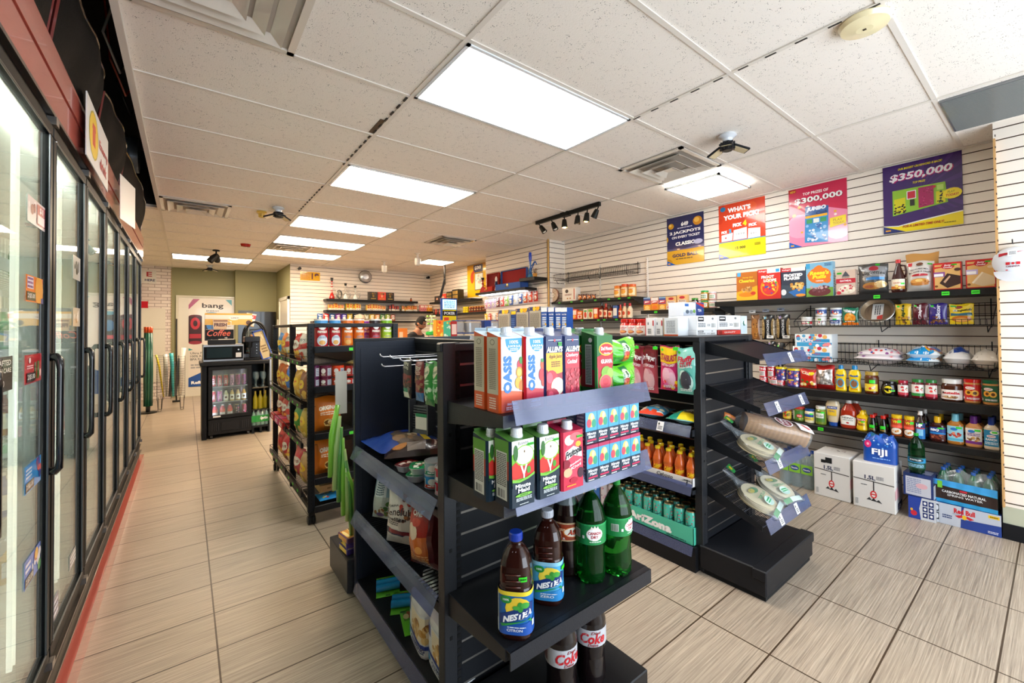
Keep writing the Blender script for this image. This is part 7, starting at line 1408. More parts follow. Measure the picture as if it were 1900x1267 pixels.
o=m.make('cookie_tin');p=at(1028,548,'x',4.36);o.location=(4.36,p[1],zB1+.107);tag(o,'round brown cookie tin standing on edge in the wall corner','cookie tin')
fam=lambda w,h:box_item('cookie_box',w,.1,h,'#e8e0d4',[('e',.35,.75,.12,.14,'#3a2a22'),('l',.2,.4,.7,.55,2,'#8a4a3a'),('e',.4,.2,.06,.05,'#b8762a'),('e',.6,.2,.06,.05,'#b8762a'),('r',.86,.1,.92,.9,'#c8503a')])
oj=lambda c:(lambda w,h:jar(w/2,h,'#e0a860',c,[('r',0,0,1,1,'#f0d8a8'),('e',.5,.5,.3,.3,'#e8a030'),('l',.2,.7,.8,.9,1,'#c84a2a')],lidh=.2))
chp=lambda w,h:bag(w,h,.04,'#5a3020',[('e',.5,.45,.4,.4,'#d8762a'),('b',.2,.2,.8,.7,6,.15,['#f0e0c8','#2a1a14'])],'snack_bag',seed=81)
row('x',4.33,zB1,[(1043,1068,534,fam,'cream box with a dark round picture beside the cookie tin','cookie box')]+[(1071+8.4*k,1079+8.4*k,546,chp,'small brown and orange pouch, %s in the row by the cream box' % ordn(k,4),'snack pouch','small orange pouches') for k in range(4)]+[(1136,1148,530,oj('#e07a2a'),'shorter jar with orange lid at the corner shelf end','jar'),(1149,1161,527,oj('#d8502a'),'tall jar with orange lid in the middle of three','jar'),(1163,1175,527,oj('#d8602a'),'tall jar with orange lid nearest the shelf end','jar')],'goods on the upper corner shelf')
for k in range(3):o,d=box_item('flat_pack',.07,.12,.012,('#6a6a60','#3a3a34','#8a8478')[k],[]);p=at(1100+12*k,552,'x',4.36);place(o,'x',4.38,p[1],zB1+.001,5*k);tag(o,'flat dark pack lying on the corner shelf, %s' % ('left','middle','right')[k],'flat pack','flat packs on the corner shelf')
sp_=lambda b,l,ops:(lambda w,h:box_item('mix_box',w,.05,h,b,ops))
ob=sp_('#e87a2a','',[('r',.1,.1,.9,.5,'#f4ead8'),('e',.5,.3,.25,.16,'#c8301c'),('t','SOUP',.5,.75,.7,.2,'#fff',{'b':.04})]);rb=sp_('#e04a2a','',[('r',.1,.45,.9,.9,'#f4e8d8'),('e',.5,.25,.3,.18,'#f0b040')]);tb_=lambda b,c:(lambda w,h:lath('sauce_bottle',[(0,0,b),(w/2,0,b),(w/2,h*.6,b),(w*.2,h*.8,b),(0,h*.8,b)],(w/2+.001,h*.1,h*.55,2.2,[('r',0,0,1,1,'#e8c8a0'),('e',.5,.5,.3,.3,'#c83a1c')]),[(0,h*.79,c),(w*.24,h*.79,c),(w*.24,h,c),(0,h,c)]))
row('x',4.33,zB2,[(1050,1059,572,ob,'orange packet at the left end, lower corner shelf','packet'),(1061,1070,574,rb,'red orange packet, second on the lower corner shelf','packet'),(1071,1080,577,ob,'short orange packet, third on the lower corner shelf','packet'),(1082,1090,573,sp_('#e8dcc8','',[('e',.5,.4,.3,.3,'#c83a1c'),('r',.2,.7,.8,.85,'#3a9a3a')]),'cream packet with green stripe, fourth along','packet'),(1091,1100,573,sp_('#e0d8b0','',[('e',.5,.4,.3,.3,'#b8401c'),('r',.1,.7,.9,.95,'#7aa83a')]),'cream and green packet, fifth along','packet'),
                     (1101,1109,571,rb,'red packet before the dark bottles','packet'),(1110,1117,561,tb_('#5a1a10','#1a1a1a'),'tall dark sauce bottle with black cap','sauce bottle'),(1118,1125,563,tb_('#8a2a14','#c83a1c'),'reddish sauce bottle beside the tall dark one','sauce bottle'),(1126,1135,566,tb_('#7a2a1a','#3a1a10'),'brown sauce bottle in the middle of the bottles','sauce bottle'),(1137,1145,567,sp_('#3a5a9a','',[('r',.1,.2,.9,.8,'#e8e4dc')]),'blue and white packet among the bottles','packet'),(1146,1152,565,tb_('#c8501c','#c82a1c'),'orange bottle with red cap','sauce bottle'),(1153,1160,562,tb_('#e8c8a0','#c8281c'),'pale bottle with red cap, left of two','sauce bottle'),(1162,1170,562,tb_('#ecd8b8','#c8281c'),'pale bottle with red cap, right of two','sauce bottle')],None)
# case shelf, water pipes
def opencase(w,d,h,c,inn,label):
    r=empty('instrument_case');m=MB();m.box(-w/2,w/2,-d/2,d/2,0,.004,c,'matte')
    for q in ((-w/2,w/2,-d/2,-d/2+.006),(-w/2,w/2,d/2-.006,d/2),(-w/2,-w/2+.006,-d/2,d/2),(w/2-.006,w/2,-d/2,d/2)):m.box(*q,0,h,c,'matte')
    m.box(-w/2+.008,w/2-.008,-d/2+.008,d/2-.008,.005,.012,inn,'matte');b=m.make('base',r)
    k=MB();k.box(-.02,.02,-d/2-.004,-d/2,h-.035,h-.008,'#d8b050','metal');k.tube([(-.04,-d/2-.004,h*.55),(-.035,-d/2-.02,h*.4),(.035,-d/2-.02,h*.4),(.04,-d/2-.004,h*.55)],.005,'#b8923a','metal');k.make('latch',b)
    m=MB();hh=d*1.45;M=Matrix.Translation((0,d/2-.045,h))
    m.box(-w/2,w/2,.035,.041,0,hh,c,'matte',M)
    for q in ((-w/2,-w/2+.006,0,hh),(w/2-.006,w/2,0,hh),(-w/2,w/2,0,.006),(-w/2,w/2,hh-.006,hh)):m.box(q[0],q[1],0,.04,q[2],q[3],c,'matte',M)
    m.box(-w/2+.01,w/2-.01,.028,.035,.01,hh-.01,inn,'matte',M);m.make('lid',r);return r
o=opencase(.68,.16,.10,'#3a5fa8','#8f1418','');place(o,'x',4.135,5.50,2.006);tag(o,'blue case with its red lined lid standing open','case')
o=opencase(.36,.17,.085,'#b82a1c','#7a0f12','');place(o,'x',4.135,6.10,2.006);tag(o,'small red case standing open left of the blue one','case')
def hookah(body,acc,h,name='water_pipe',sc=1.):
    r=empty(name);m=MB();m.lathe([(0,0,body),(.05,0,body),(.055,.02,body),(.045,.06,body),(.022,h*.28,body),(.018,h*.34,body),(.026,h*.38,acc),(.014,h*.42,body),(.012,h*.55,acc),(.026,h*.6,body),(.012,h*.66,acc),(.012,h*.76,body),(.05,h*.77,acc),(.052,h*.78,acc),(.015,h*.79,acc),(.02,h*.84,body),(.03,h,'#2a2a2a'),(.02,h*.98,'#2a2a2a'),(0,h*.92,'#2a2a2a')],18,mat='gloss');m.make('stem',r)
    m=MB();m.tube([(.015,0,h*.5),(.08,-.02,h*.45),(.10,-.03,h*.25),(.07,-.05,h*.12),(.09,-.05,h*.5)],.006,acc,'gloss',6);m.make('hose',r);return r
o=hookah('#b82420','#d8d0c8',.44);o.location=(2.387,9.40,2.022);tag(o,'tall red and white water pipe on the upper back shelf','water pipe')
o=hookah('#d8dcd8','#b8b0a8',.34);o.location=(2.66,9.40,2.022);tag(o,'silver and clear water pipe with a dark bowl on the upper back shelf','water pipe')
o=hookah('#dfe4e0','#c8c4bc',.30);o.location=(2.86,9.40,2.022);tag(o,'clear glass water pipe, third on the upper back shelf','water pipe')
m=MB();m.tube([(.05*cos(a),0,.10+.085*sin(a)) for a in [k*pi/8 for k in range(17)]],.010,'#4a4a44','gloss',8);m.tube([(.03*cos(a)+.01,.01,.09+.07*sin(a)) for a in [k*pi/8 for k in range(17)]],.008,'#6a6a60','gloss',8);o=m.make('coiled_hose');o.location=(2.53,9.38,2.022);tag(o,'coiled dark hose between two water pipes on the back shelf','hose')
o=hookah('#b02018','#c83a2a',.27);o.location=(4.12,6.32,2.006);tag(o,'small red water pipe at the far end of the lit shelf','water pipe')
m=MB();m.lathe([(0,0,'#1a2a5a'),(.03,0,'#1a2a5a'),(.02,.06,'#e8e8f0'),(.028,.1,'#1a2a5a'),(.018,.15,'#1a2a5a'),(.024,.19,'#e8e0d8'),(.01,.23,'#e8e0d8'),(0,.23,'#e8e0d8')],14,mat='gloss');o=m.make('figurine');o.location=(4.03,5.86,2.107);
o.location=(4.09,5.86,2.02);tag(o,'small navy and white figurine in front of the open cases','figurine')
r=empty('water_pipe',(4.14,5.02,2.141));m=MB();bl='#1f5fa8'
m.lathe([(0,0,'#3a9ab0'),(.05,0,'#3a9ab0'),(.035,.06,'#3a8ab8'),(.022,.10,bl),(.026,.13,bl),(.016,.16,bl),(.016,.26,bl),(.02,.27,'#1a3fb0'),(.026,.33,'#1a3fb0'),(.02,.40,'#1a3fb0'),(0,.405,'#1a3fb0')],18,mat='gloss');m.make('stem',r)
m=MB();m.tube([(.01,0,.12),(.09,0,.22),(.12,0,.25),(.15,0,.20)],.009,'#2a5fae','gloss',8);m.tube([(.02,0,.18),(.10,0,.25)],.006,'#2a5fae','gloss',6);m.make('hose',r);r.rotation_euler=(0,0,-pi/2);tag(r,'bright blue water pipe on the short high shelf','water pipe')
r=empty('potted_plant',(4.10,4.86,2.141));m=MB();m.lathe([(0,0),(.03,0),(.036,.06),(.03,.06),(0,.055)],14,mat='matte',col='#c88a3a');m.make('pot',r)
m=MB();rnd=random.Random(9)
for k in range(26):
    a=rnd.uniform(0,6.28);t=rnd.uniform(.2,1);x,y,z=.05*cos(a)*t,.06*sin(a)*t,.07+rnd.uniform(0,.07);m.add([(x-.012,y,z),(x,y-.008,z+.008),(x+.012,y,z+.01),(x,y+.008,z-.003)],[(0,1,2,3)],rnd.choice(['#6a3a1a','#b8702a','#4a5a2a','#8a4a20']),'matte')
    m.tube([(0,0,.055),(x,y,z)],.0012,'#5a4a2a','matte',3,False)
m.make('foliage',r);tag(r,'small orange potted plant beside the blue water pipe','plant')
# hanging packets on the bump wall
cols=['#d8a8c0','#b89ac8','#c8b0d0','#6a1f2a','#d8504a','#8ab84a','#3a5a9a','#c8d0e0','#2a4a8a','#c8501c','#d83a1c','#b8281c']
for k in range(12):
    B=(lambda c:(lambda w,h:bag(w,h,.03,c,[('e',.5,.35,.32,.2,'#e8e0d0'),('b',.2,.2,.8,.5,4,.1,['#f0e8c8','#c83a3a','#3a3a4a']),('l',.2,.66,.8,.84,2,'#fff'),('r',.3,.9,.7,1,'#f0f0f0')],'candy_packet',seed=90+k)))(cols[k])
    y=6.33-.125*k;o,d=B(.10,.16);place(o,'x',4.19,y,1.725+.006*k);tag(o,'%s hanging candy packet under the lit shelf, %s of twelve' % (('pink','lilac','pale lilac','maroon','coral','lime','blue','pale blue','navy','burnt orange','red orange','dark red')[k],ordn(k,12)),'candy packet','candy packets on the upper hanging row')
for k in range(12):
    c=['#e8c030','#c83a2a','#e0e0e0','#e8861c','#3a7ab0','#d84a3a','#e8d040','#8a3a8a','#c8c8c8','#c82a2a','#f0a030','#3a9a5a'][k]
    o,d=bag(.095,.14,.03,c,[('e',.5,.4,.3,.22,'#f4ead8'),('l',.2,.7,.8,.85,1,'#fff')],'candy_packet',seed=110+k);place(o,'x',4.19,6.33-.125*k,1.50);tag(o,'candy packet on the lower hanging row, %s of twelve' % ordn(k,12),'candy packet','candy packets on the lower hanging row')
# ------------------------------------------------------------------ back wall
m=MB();m.box(1.82,2.19,9.544,9.549,2.395,2.572,'#e0aa1c','gloss');m.art(lambda u,v,o:(1.82+.37*u,9.544-o,2.395+.177*v),[('t','9',.83,.5,.24,.76,'#5a1a14',{'b':.08}),('l',.05,.1,.5,.9,5,'#b8761a'),('t','i',.60,.52,.08,.72,'#5a1a14',{'b':.05})])
tag(m.make('sign'),'yellow sign with a large dark number near the back corner','sign')
m=MB();m.lathe([(0,-.05,'#cfd4dc','metal'),(.06,-.045,'#cfd4dc','metal'),(.11,-.022,'#cfd4dc','metal'),(.132,0,'#cfd4dc','metal'),(.14,0,'#1a1a1a','black'),(.14,.012,'#1a1a1a','black'),(0,.012,'#1a1a1a','black')],28,tilt=Matrix.Rotation(-pi/2,4,'X'));
for i,(a,b) in enumerate(m.s and [(0,0)] or []):pass
o=m.make('convex_mirror');o.location=(3.11,9.50,2.54);o.rotation_euler=(0,0,0);tag(o,'round convex mirror with black rim on the back wall','mirror')
for x,y,l in ((1.78,9.46,'small dark security camera at the left end of the back slatted wall'),(4.57,9.46,'small dark security camera in the right back corner')):
    m=MB();m.cbox(-.03,.03,.03,.085,-.03,.03,'#e8e4dc','gloss');m.lathe([(0,0),(.028,0),(.03,.09),(0,.09)],14,mat='black',col='#181818',tilt=Matrix.Rotation(RD(-60),4,'Y') @ Matrix.Rotation(RD(90),4,'X'));o=m.make('security_camera');o.location=(x,y,2.61);tag(o,l,'security camera')
for x0,x1,c,l in ((3.14,3.32,'#2a2418','dark olive box left of the red box on the back shelf'),(3.33,3.51,'#d83a1c','bright red box in the middle of three on the back shelf'),(3.52,3.70,'#221f1c','dark patterned box right of the red box on the back shelf')):
    o,d=box_item('shisha_box',x1-x0,.12,.18,c,[('e',.5,.5,.12,.16,'#e8a080' if c == '#d83a1c' else '#8a6a20'),('l',.2,.1,.8,.25,1,'#c8a040'),('b',.1,.6,.9,.9,5,.1,['#8a6a20','#5a3a2a'])]);place(o,'y',(x0+x1)/2,9.40,2.022);tag(o,l,'box','boxes on the upper back shelf')
m=MB();m.lathe([(0,0,'#5a2a14'),(.03,0,'#b8501c'),(.02,.05,'#b8501c'),(0,.09,'#3a1a10')],8,mat='gloss');o=m.make('ornament');o.location=(4.12,9.38,2.022);tag(o,'tiny dark orange ornament near the shelf end','ornament')
rnd=random.Random(4);k=0;proto={}
segs=[(2.30,2.62,'#e0b040'),(2.66,2.98,'#d8c040'),(3.08,3.55,'#e8c060'),(3.58,3.88,'#4a2030'),(3.90,4.30,'#e0a848')]
nm_=('first','second','third','fourth','fifth');
for si,(a,b,c) in enumerate(segs):
    n=int((b-a)/.062)
    for j in range(n):
        if c not in proto:
            o,d=box_item('tobacco_packet',.055,.07,.13,c,[('r',0,0,1,.3,'#f0e8d8'),('e',.5,.55,.3,.18,'#c84a2a'),('r',.1,.78,.9,.95,'#8a2a1a'),('l',.2,.08,.8,.22,1,'#444')]);proto[c]=o
        else:o=copy_tree(proto[c])
        h=rnd.uniform(.75,1.1);o.location=(a+.062*(j+.5),9.36+rnd.uniform(0,.05),1.792);o.scale=(1,1,h);o.rotation_euler=(0,0,rnd.uniform(-.2,.2))
        tag(o,'small %s packet on the lower back shelf, %s cluster, %s' % ('dark' if si == 3 else 'yellow',nm_[si],ordn(j,n)),'packet','packets on the lower back shelf')
for j in range(6):
    o,d=box_item('snack_box',.075,.08,.15,('#e08a90' if j < 3 else '#e8a030'),[('r',.1,.6,.9,.9,'#f4e8d8'),('l',.2,.2,.8,.4,2,'#8a3a2a'),('b',.1,.9,.9,1,4,.1,['#c83a2a','#7a2a1a'])]);o.location=(4.36+.046*j if False else 4.345+.052*j,9.34+.02*(j % 2),1.792);o.scale=(.66,1,1);tag(o,'%s carton near the right end of the lower back shelf, %s' % ('pink' if j < 3 else 'orange',ordn(j,6)),'carton','small cartons at the right end')
board('wall_shelf',2.0,4.2,9.28,9.54,1.56,.03,'lowest dark shelf on the back wall, behind the snack cans')
pc=['#2a5a9a','#c82a2a','#3a6ab0','#8a3a9a','#5a4ab8','#e0c030','#2a2a28','#7a9a7a','#c8c8a0','#e8c860','#e89a50','#4a8a4a','#a8c03a','#b86a5a']
for j in range(14):
    x=2.15+.118*j;o,d=bag(.11,.15,.06,pc[j],[('e',.5,.4,.3,.2,'#e8e0d0'),('l',.2,.65,.8,.85,1,'#fff')],'snack_bag',seed=130+j,nu=6,nv=7);o.location=(x,9.38,1.562);tag(o,'small snack bag on the lowest back shelf, %s' % ('first of fourteen from left' if j == 0 else 'number %s of fourteen from left' % ('two','three','four','five','six','seven','eight','nine','ten','eleven','twelve','thirteen','fourteen')[j-1]),'snack bag','snack bags on the lowest back shelf')
m=MB();m.lathe([(0,0),(.09,0),(.12,.06),(.08,.13),(0,.15)],16,mat='matte',col='#e0c8b0',sy=.8);o=m.make('bread_bun');o.location=(2.92,9.30,1.562);tag(o,'round pale bun-like bundle on the lowest back shelf','bundle')
# recessed wall shelf goods, monitor
for k,(y0,y1,c,l) in enumerate(((8.55,8.8,'#2a2422','small dark box at the far end of the recessed shelf'),(8.25,8.54,'#d83a1c','red orange box beside the framed black boxes'),(8.0,8.24,'#2a261c','black boxes with tan squares, first'),(7.74,7.99,'#28241c','black boxes with tan squares, second'))):
    o,d=box_item('shisha_box',y1-y0,.14,.13+.03*k,c,[('r',.1+.3*i,.15+.4*j,.33+.3*i,.45+.4*j,'#c8a050') for i in range(3) for j in range(2)] if k > 1 else [('e',.5,.5,.2,.2,'#e8b090')]);place(o,'x',4.50,(y0+y1)/2,1.981);tag(o,l,'box','boxes on the recessed shelf')
for k in range(8):
    o,d=jar(.04,.12,'#8a3a1c','#c8923a',[('r',0,.2,1,.8,'#5a2a18'),('l',.2,.3,.8,.7,1,'#e0b060')]) if k > 1 else box_item('packet',.08,.08,.12,'#e8d020',[('l',.2,.2,.8,.8,2,'#8a7a10')]);place(o,'x',4.50,7.55-.10*k,1.701);tag(o,'brown jar with tan lid beside the lottery screen, %s' % ordn(k,8) if k > 1 else 'yellow packet before the brown jars, %s' % ('first','second')[k],'jar' if k > 1 else 'packet','jars on the lower recessed shelf')
for k in range(9):
    o,d=box_item('cigarette_carton',.085,.08,.12,('#3a2a24','#c83a2a','#2a2a2a','#b84a3a')[k % 4],[('l',.2,.4,.8,.8,2,'#e0c0a0')]);place(o,'x',4.50,8.9-.1*k,1.701);tag(o,'%s carton left of the lottery screen, %s' % (('brown','red','black','brick')[k % 4],ordn(k,9)),'carton','cartons on the lower recessed shelf')
r=empty('monitor',(4.22,7.92,2.20));m=MB();m.tube([(0,0,.10),(0,0,H-2.2-.001)],.022,'#1a1a1a','black',8);m.tube([(0,0,.1),(-.05,-.02,.05)],.015,'#1a1a1a');m.make('pole',r)
m=MB();M=Matrix.Translation((-.06,-.02,0)) @ Matrix.Rotation(RD(62),4,'Z') @ Matrix.Rotation(RD(14),4,'X');m.cbox(-.22,.22,-.02,.02,-.2,.2,'#1c1c1e','black',.006,M);m.box(-.2,.2,.0201,.021,-.18,.18,'#2a2d33','gloss',M);m.make('screen',r);tag(r,'black monitor hung from a ceiling pole, seen edge-on','monitor')
# ------------------------------------------------------------------ counter and its displays
r=empty('counter',(3.1,5.9,0));m=MB();m.cbox(-.95,1.0,-.3,.3,0,1.02,'#3a3a3e','black',.004);m.make('body',r);m=MB();m.cbox(-.98,1.03,-.33,.33,1.02,1.06,'#2a2a2c','gloss',.004);m.make('worktop',r);tag(r,'dark sales counter in front of the cashier, mostly hidden','counter')
def onc(u0,u1,vt,Y,B,label,cat,group=None,z=1.0606):
    a,b=at(u0,vt,'y',Y),at(u1,vt,'y',Y);o,d=B(b[0]-a[0],a[2]-z);place(o,'y',(a[0]+b[0])/2,Y+d/2,z);return tag(o,label,cat,group)
onc(739,756,609,5.62,lambda w,h:box_item('display_box',w,.1,h,'#e07a1c',[('r',.1,.6,.5,.85,'#f0c8a0')]),'orange display panel left of the cashier','display')
can_=lambda w,h:box_item('candy_display',w,.09,h,'#f08a1c',[('p',[(.5,0),(1,0),(1,1),(.5,.95)],'#4ac0a0'),('b',.0,.05,.5,.95,12,.08,['#f0c020','#e84a2a','#8ac83a','#f8e060']),('b',.5,.05,1,.95,12,.08,['#f0d840','#e8762a','#d8f0e0','#e84a6a'])])
onc(809,836,594,5.60,can_,'orange and mint candy display standing on the counter','candy display')
onc(837,848,596,5.62,lambda w,h:box_item('candy_display',w,.08,h,'#b02428',[('r',.1,.55,.9,.9,'#f0d8d8'),('l',.1,.1,.9,.5,3,'#f0c0c0')]),'small red candy display beside the clear tubs','candy display')
def tubc(w,h):
    m=MB();m.lathe([(w*.42,0),(w*.42,.004),(w*.47,h*.9),(w*.5,h*.91),(w*.5,h*.97)],20,sq=5,sy=.6,mat='wrap',col='#cfd6e0');m.lathe([(0,h*.02,'#a8b0bc'),(w*.40,h*.02,'#a8b0bc'),(w*.44,h*.8,'#c8ccd4'),(0,h*.82,'#b8bcc6')],20,sq=5,sy=.58,mat='foil');o=m.make('storage_tub')
    l=MB();l.lathe([(0,h*.93,'#23488f'),(w*.51,h*.93,'#23488f'),(w*.51,h,'#23488f'),(0,h,'#23488f')],20,sq=5,sy=.6,mat='gloss');l.make('lid',o);return o,w*.6
g='clear tubs with blue lids'
zt0=1.0606
for rw,(vt,vb) in enumerate(((617,None),(594,617))):
    for u0,u1,n in ((847,868,'left'),(869,898,'middle'),(912,936,'right')):
        a,b=at(u0,vt,'y',5.62),at(u1,vt,'y',5.62);z=zt0 if rw == 0 else at(u0,617,'y',5.62)[2]+.004
        o,d=tubc(b[0]-a[0],a[2]-z);o.location=((a[0]+b[0])/2,5.62+.12,z);tag(o,'%s %s clear tub with a blue lid on the counter' % (('lower','upper')[rw],n),'tub',g)
onc(899,911,594,5.66,lambda w,h:box_item('display_box',w,.1,h,'#23489a',[('l',.1,.2,.9,.8,4,'#8ab0e0')]),'blue display box between the clear tubs','display')
q=at(833,600,'y',5.98);r=empty('lottery_terminal',(q[0],5.98,1.0606));
m=MB();m.cbox(-.14,.14,-.02,.03,.0,.80,'#1d3f8a','gloss',.006);m.make('frame',r)
m=MB();m.box(-.12,.12,-.024,-.021,.63,.78,'#fff','screen');m.art(lambda u,v,o:(-.12+.24*u,-.024-o,.63+.15*v),[('l',.1,.1,.9,.9,5,'#3a7ab0')]);m.make('screen',r)
m=MB();m.box(-.12,.12,-.024,-.021,.42,.62,'#e8d81c','gloss');m.box(-.12,.12,-.026,-.0241,.525,.605,'#16181c','gloss');m.art(lambda u,v,o:(-.12+.24*u,-.026-o,.525+.08*v),[('t','POKER',.5,.5,.8,.6,'#dfe4e8',{'b':.04})],off=.001);m.box(-.10,-.02,-.034,-.028,.43,.50,'#d84a2a');m.make('sign_panel',r)
tag(r,'blue framed lottery screen with a black word band, behind the counter','lottery display')
q=at(801,600,'y',5.8);r=empty('lollipop_stand',(q[0],5.8,1.0606));m=MB();m.lathe([(0,0,'#2a8a3a'),(.05,0,'#2a8a3a'),(.05,.22,'#dfe8dc'),(.09,.24,'#2fb04a'),(.09,.28,'#2fb04a'),(.03,.30,'#2fb04a'),(.012,.5,'#e0e8e0'),(0,.5,'#e0e8e0')],16,mat='gloss');m.make('stand',r)
m=MB()
for k in range(26):a=k*2.4;R=.085*math.sqrt((k % 9)/9+.1);m.lathe([(0,-.018),(.014,-.01),(.018,0),(.014,.01),(0,.018)],8,R*cos(a),R*sin(a),.40+.055*(k//9),mat='gloss',col=('#b8e08a','#8ac84a','#e8f0c0')[k % 3])
q=m.make('lollipops',r);q['kind']='stuff';tag(r,'green lollipop stand between the cashier and the lottery screen','lollipop stand')
for k in range(5):o,d=box_item('card_box',.16,.1,.075,('#cfc4b8','#e0dcd4','#b8a898')[k % 3],[('l',.1,.2,.9,.8,2,'#7a6a5a'),('r',.0,.0,.1,1,'#c8503a')]);place(o,'y',2.70,5.75,1);o.location[0]=(at(797,600,'y',5.66)[0] if k < 3 else at(786,600,'y',5.66)[0]+.0);o.location[1]=5.66 if k < 3 else 5.70;o.scale=(.55,1,1);o.location[2]=1.0606+.0765*(k if k < 3 else k-3);tag(o,'small pale box in the stack by the lollipop stand, %s' % ('bottom','middle','top','separate lower one','separate upper one')[k],'box','small boxes on the counter')
# ------------------------------------------------------------------ the cashier
def plain(name,col,rough=.6):
    m,nt,b=newmat(name);b.inputs['Base Color'].default_value=(*lin(col),1);b.inputs['Roughness'].default_value=rough
    n=N(nt,'ShaderNodeTexNoise');n.inputs['Scale'].default_value=60;bp=N(nt,'ShaderNodeBump');bp.inputs['Strength'].default_value=.1;nt.links.new(n.outputs['Fac'],bp.inputs['Height']);nt.links.new(bp.outputs[0],b.inputs['Normal']);return m
plain('skin','#b07a5c',.5);plain('shirt','#16181c',.8);plain('trousers','#23262e',.8);plain('hair','#15110f',.6)
def skinned(name,verts,edges,radii,mat,parent,root=0,sub=2):
    me=bpy.data.meshes.new(name);me.from_pydata(verts,edges,[]);o=bpy.data.objects.new(name,me);COL.objects.link(o)
    if parent is not None:o.parent=parent
    s=o.modifiers.new('s','SKIN');s.use_smooth_shade=True
    for i,v in enumerate(me.skin_vertices[0].data):v.radius=(radii[i] if isinstance(radii[i],tuple) else (radii[i],radii[i]));v.use_root=(i == root)
    d=o.modifiers.new('d','SUBSURF');d.levels=sub;d.render_levels=sub
    dg=bpy.context.evaluated_depsgraph_get();m2=bpy.data.meshes.new_from_object(o.evaluated_get(dg));o.modifiers.clear();o.data=m2;m2.materials.clear();m2.materials.append(MATS[mat])
    for p in m2.polygons:p.use_smooth=True
    return o
def person(x,y,ang):
    V=[(0,0,.84),(0,-.02,1.0),(0,-.06,1.18),(0,-.10,1.28),(0,-.125,1.36),(0,-.15,1.42)];E=[(0,1),(1,2),(2,3),(3,4),(4,5)];R=[(.15,.11),(.14,.10),(.16,.11),(.10,.08),.055,.05]
    for s in (-1,1):
        b=len(V);V += [(.17*s,-.08,1.25),(.21*s,-.10,1.02),(.13*s,-.28,1.08),(.075*s,-.34,1.12),(.06*s,-.37,1.14)];R += [.06,.045,.034,.03,.026];E += [(3,b),(b,b+1),(b+1,b+2),(b+2,b+3),(b+3,b+4)]
        for k in range(4):
            f=len(V);V += [(.05*s+.012*s*(k-1.5)*.6,-.39-.004*k,1.155-.014*k),(.03*s,-.41,1.165-.015*k),(.012*s,-.405,1.16-.016*k)];R += [.009,.008,.007];E += [(b+4,f),(f,f+1),(f+1,f+2)]
        f=len(V);V += [(.05*s,-.37,1.17),(.035*s,-.385,1.19)];R += [.01,.008];E += [(b+4,f),(f,f+1)]
        b=len(V);V += [(.095*s,0,.80),(.10*s,-.02,.46),(.10*s,.01,.10),(.105*s,-.05,.035),(.105*s,-.14,.03)];R += [.085,.06,.042,.038,.03];E += [(0,b),(b,b+1),(b+1,b+2),(b+2,b+3),(b+3,b+4)]
    body=skinned('person',V,E,R,'skin',None)
    SV=[(0,0,.80),(0,-.02,1.0),(0,-.06,1.18),(0,-.10,1.29),(0,-.12,1.345)];SE=[(0,1),(1,2),(2,3),(3,4)];SR=[(.165,.125),(.155,.115),(.175,.125),(.115,.095),.066]
    for s in (-1,1):b=len(SV);SV += [(.175*s,-.08,1.255),(.213*s,-.10,1.02),(.15*s,-.24,1.065)];SR += [.075,.056,.045];SE += [(3,b),(b,b+1),(b+1,b+2)]
    skinned('shirt',SV,SE,SR,'shirt',body)
    TV=[(0,0,.83)];TE=[];TR=[(.165,.125)]
    for s in (-1,1):b=len(TV);TV += [(.095*s,0,.78),(.10*s,-.02,.46),(.10*s,.01,.11)];TR += [.095,.075,.06];TE += [(0,b),(b,b+1),(b+1,b+2)]
    skinned('trousers',TV,TE,TR,'trousers',body)
    # head with features, turned down towards the hands
    m=MB();n,k=36,44;vs=[]
    def hp_(t,a):
        z=cos(t);r=sin(t);x=.073*r*sin(a);y=-.092*r*cos(a);zz=.115*z
        front=max(0,cos(a))*r
        if zz < -.02:x *= 1-.35*min(1,(-.02-zz)/.09);y *= 1-.10*min(1,(-.02-zz)/.09)
        nose=math.exp(-((a/.16)**2))*math.exp(-(((zz+.012)/.026)**2));y -= .024*nose
        brow=math.exp(-((zz-.022)/.01)**2)*front;y -= .005*brow
        for e in (-1,1):y += .009*math.exp(-(((a-e*.36)/.16)**2))*math.exp(-(((zz-.006)/.012)**2))
        y -= .007*math.exp(-((a/.3)**2))*math.exp(-(((zz+.052)/.012)**2));y -= .006*math.exp(-((a/.3)**2))*math.exp(-(((zz+.09)/.015)**2))
        return (x,y,zz)
    for i in range(k+1):
        for j in range(n):a=2*pi*j/n;a=a-2*pi if a > pi else a;vs.append(hp_(pi*i/k*.999+.0005,a))
    for i in range(k):
        for j in range(n):
            a=2*pi*(j+.5)/n;a=a-2*pi if a > pi else a;z=.115*cos(pi*(i+.5)/k);c='#b07a5c'
            if z < -.06 and abs(a) < 1.4:c='#4a342a'
            if abs(z+.052) < .004 and abs(a) < .3:c='#8a4a40'
            if abs(z-.024) < .004 and .15 < abs(a) < .65:c='#1d1613'
            m.add([vs[i*n+j],vs[i*n+(j+1) % n],vs[(i+1)*n+(j+1) % n],vs[(i+1)*n+j]],[(3,2,1,0)],c,'matte',True)
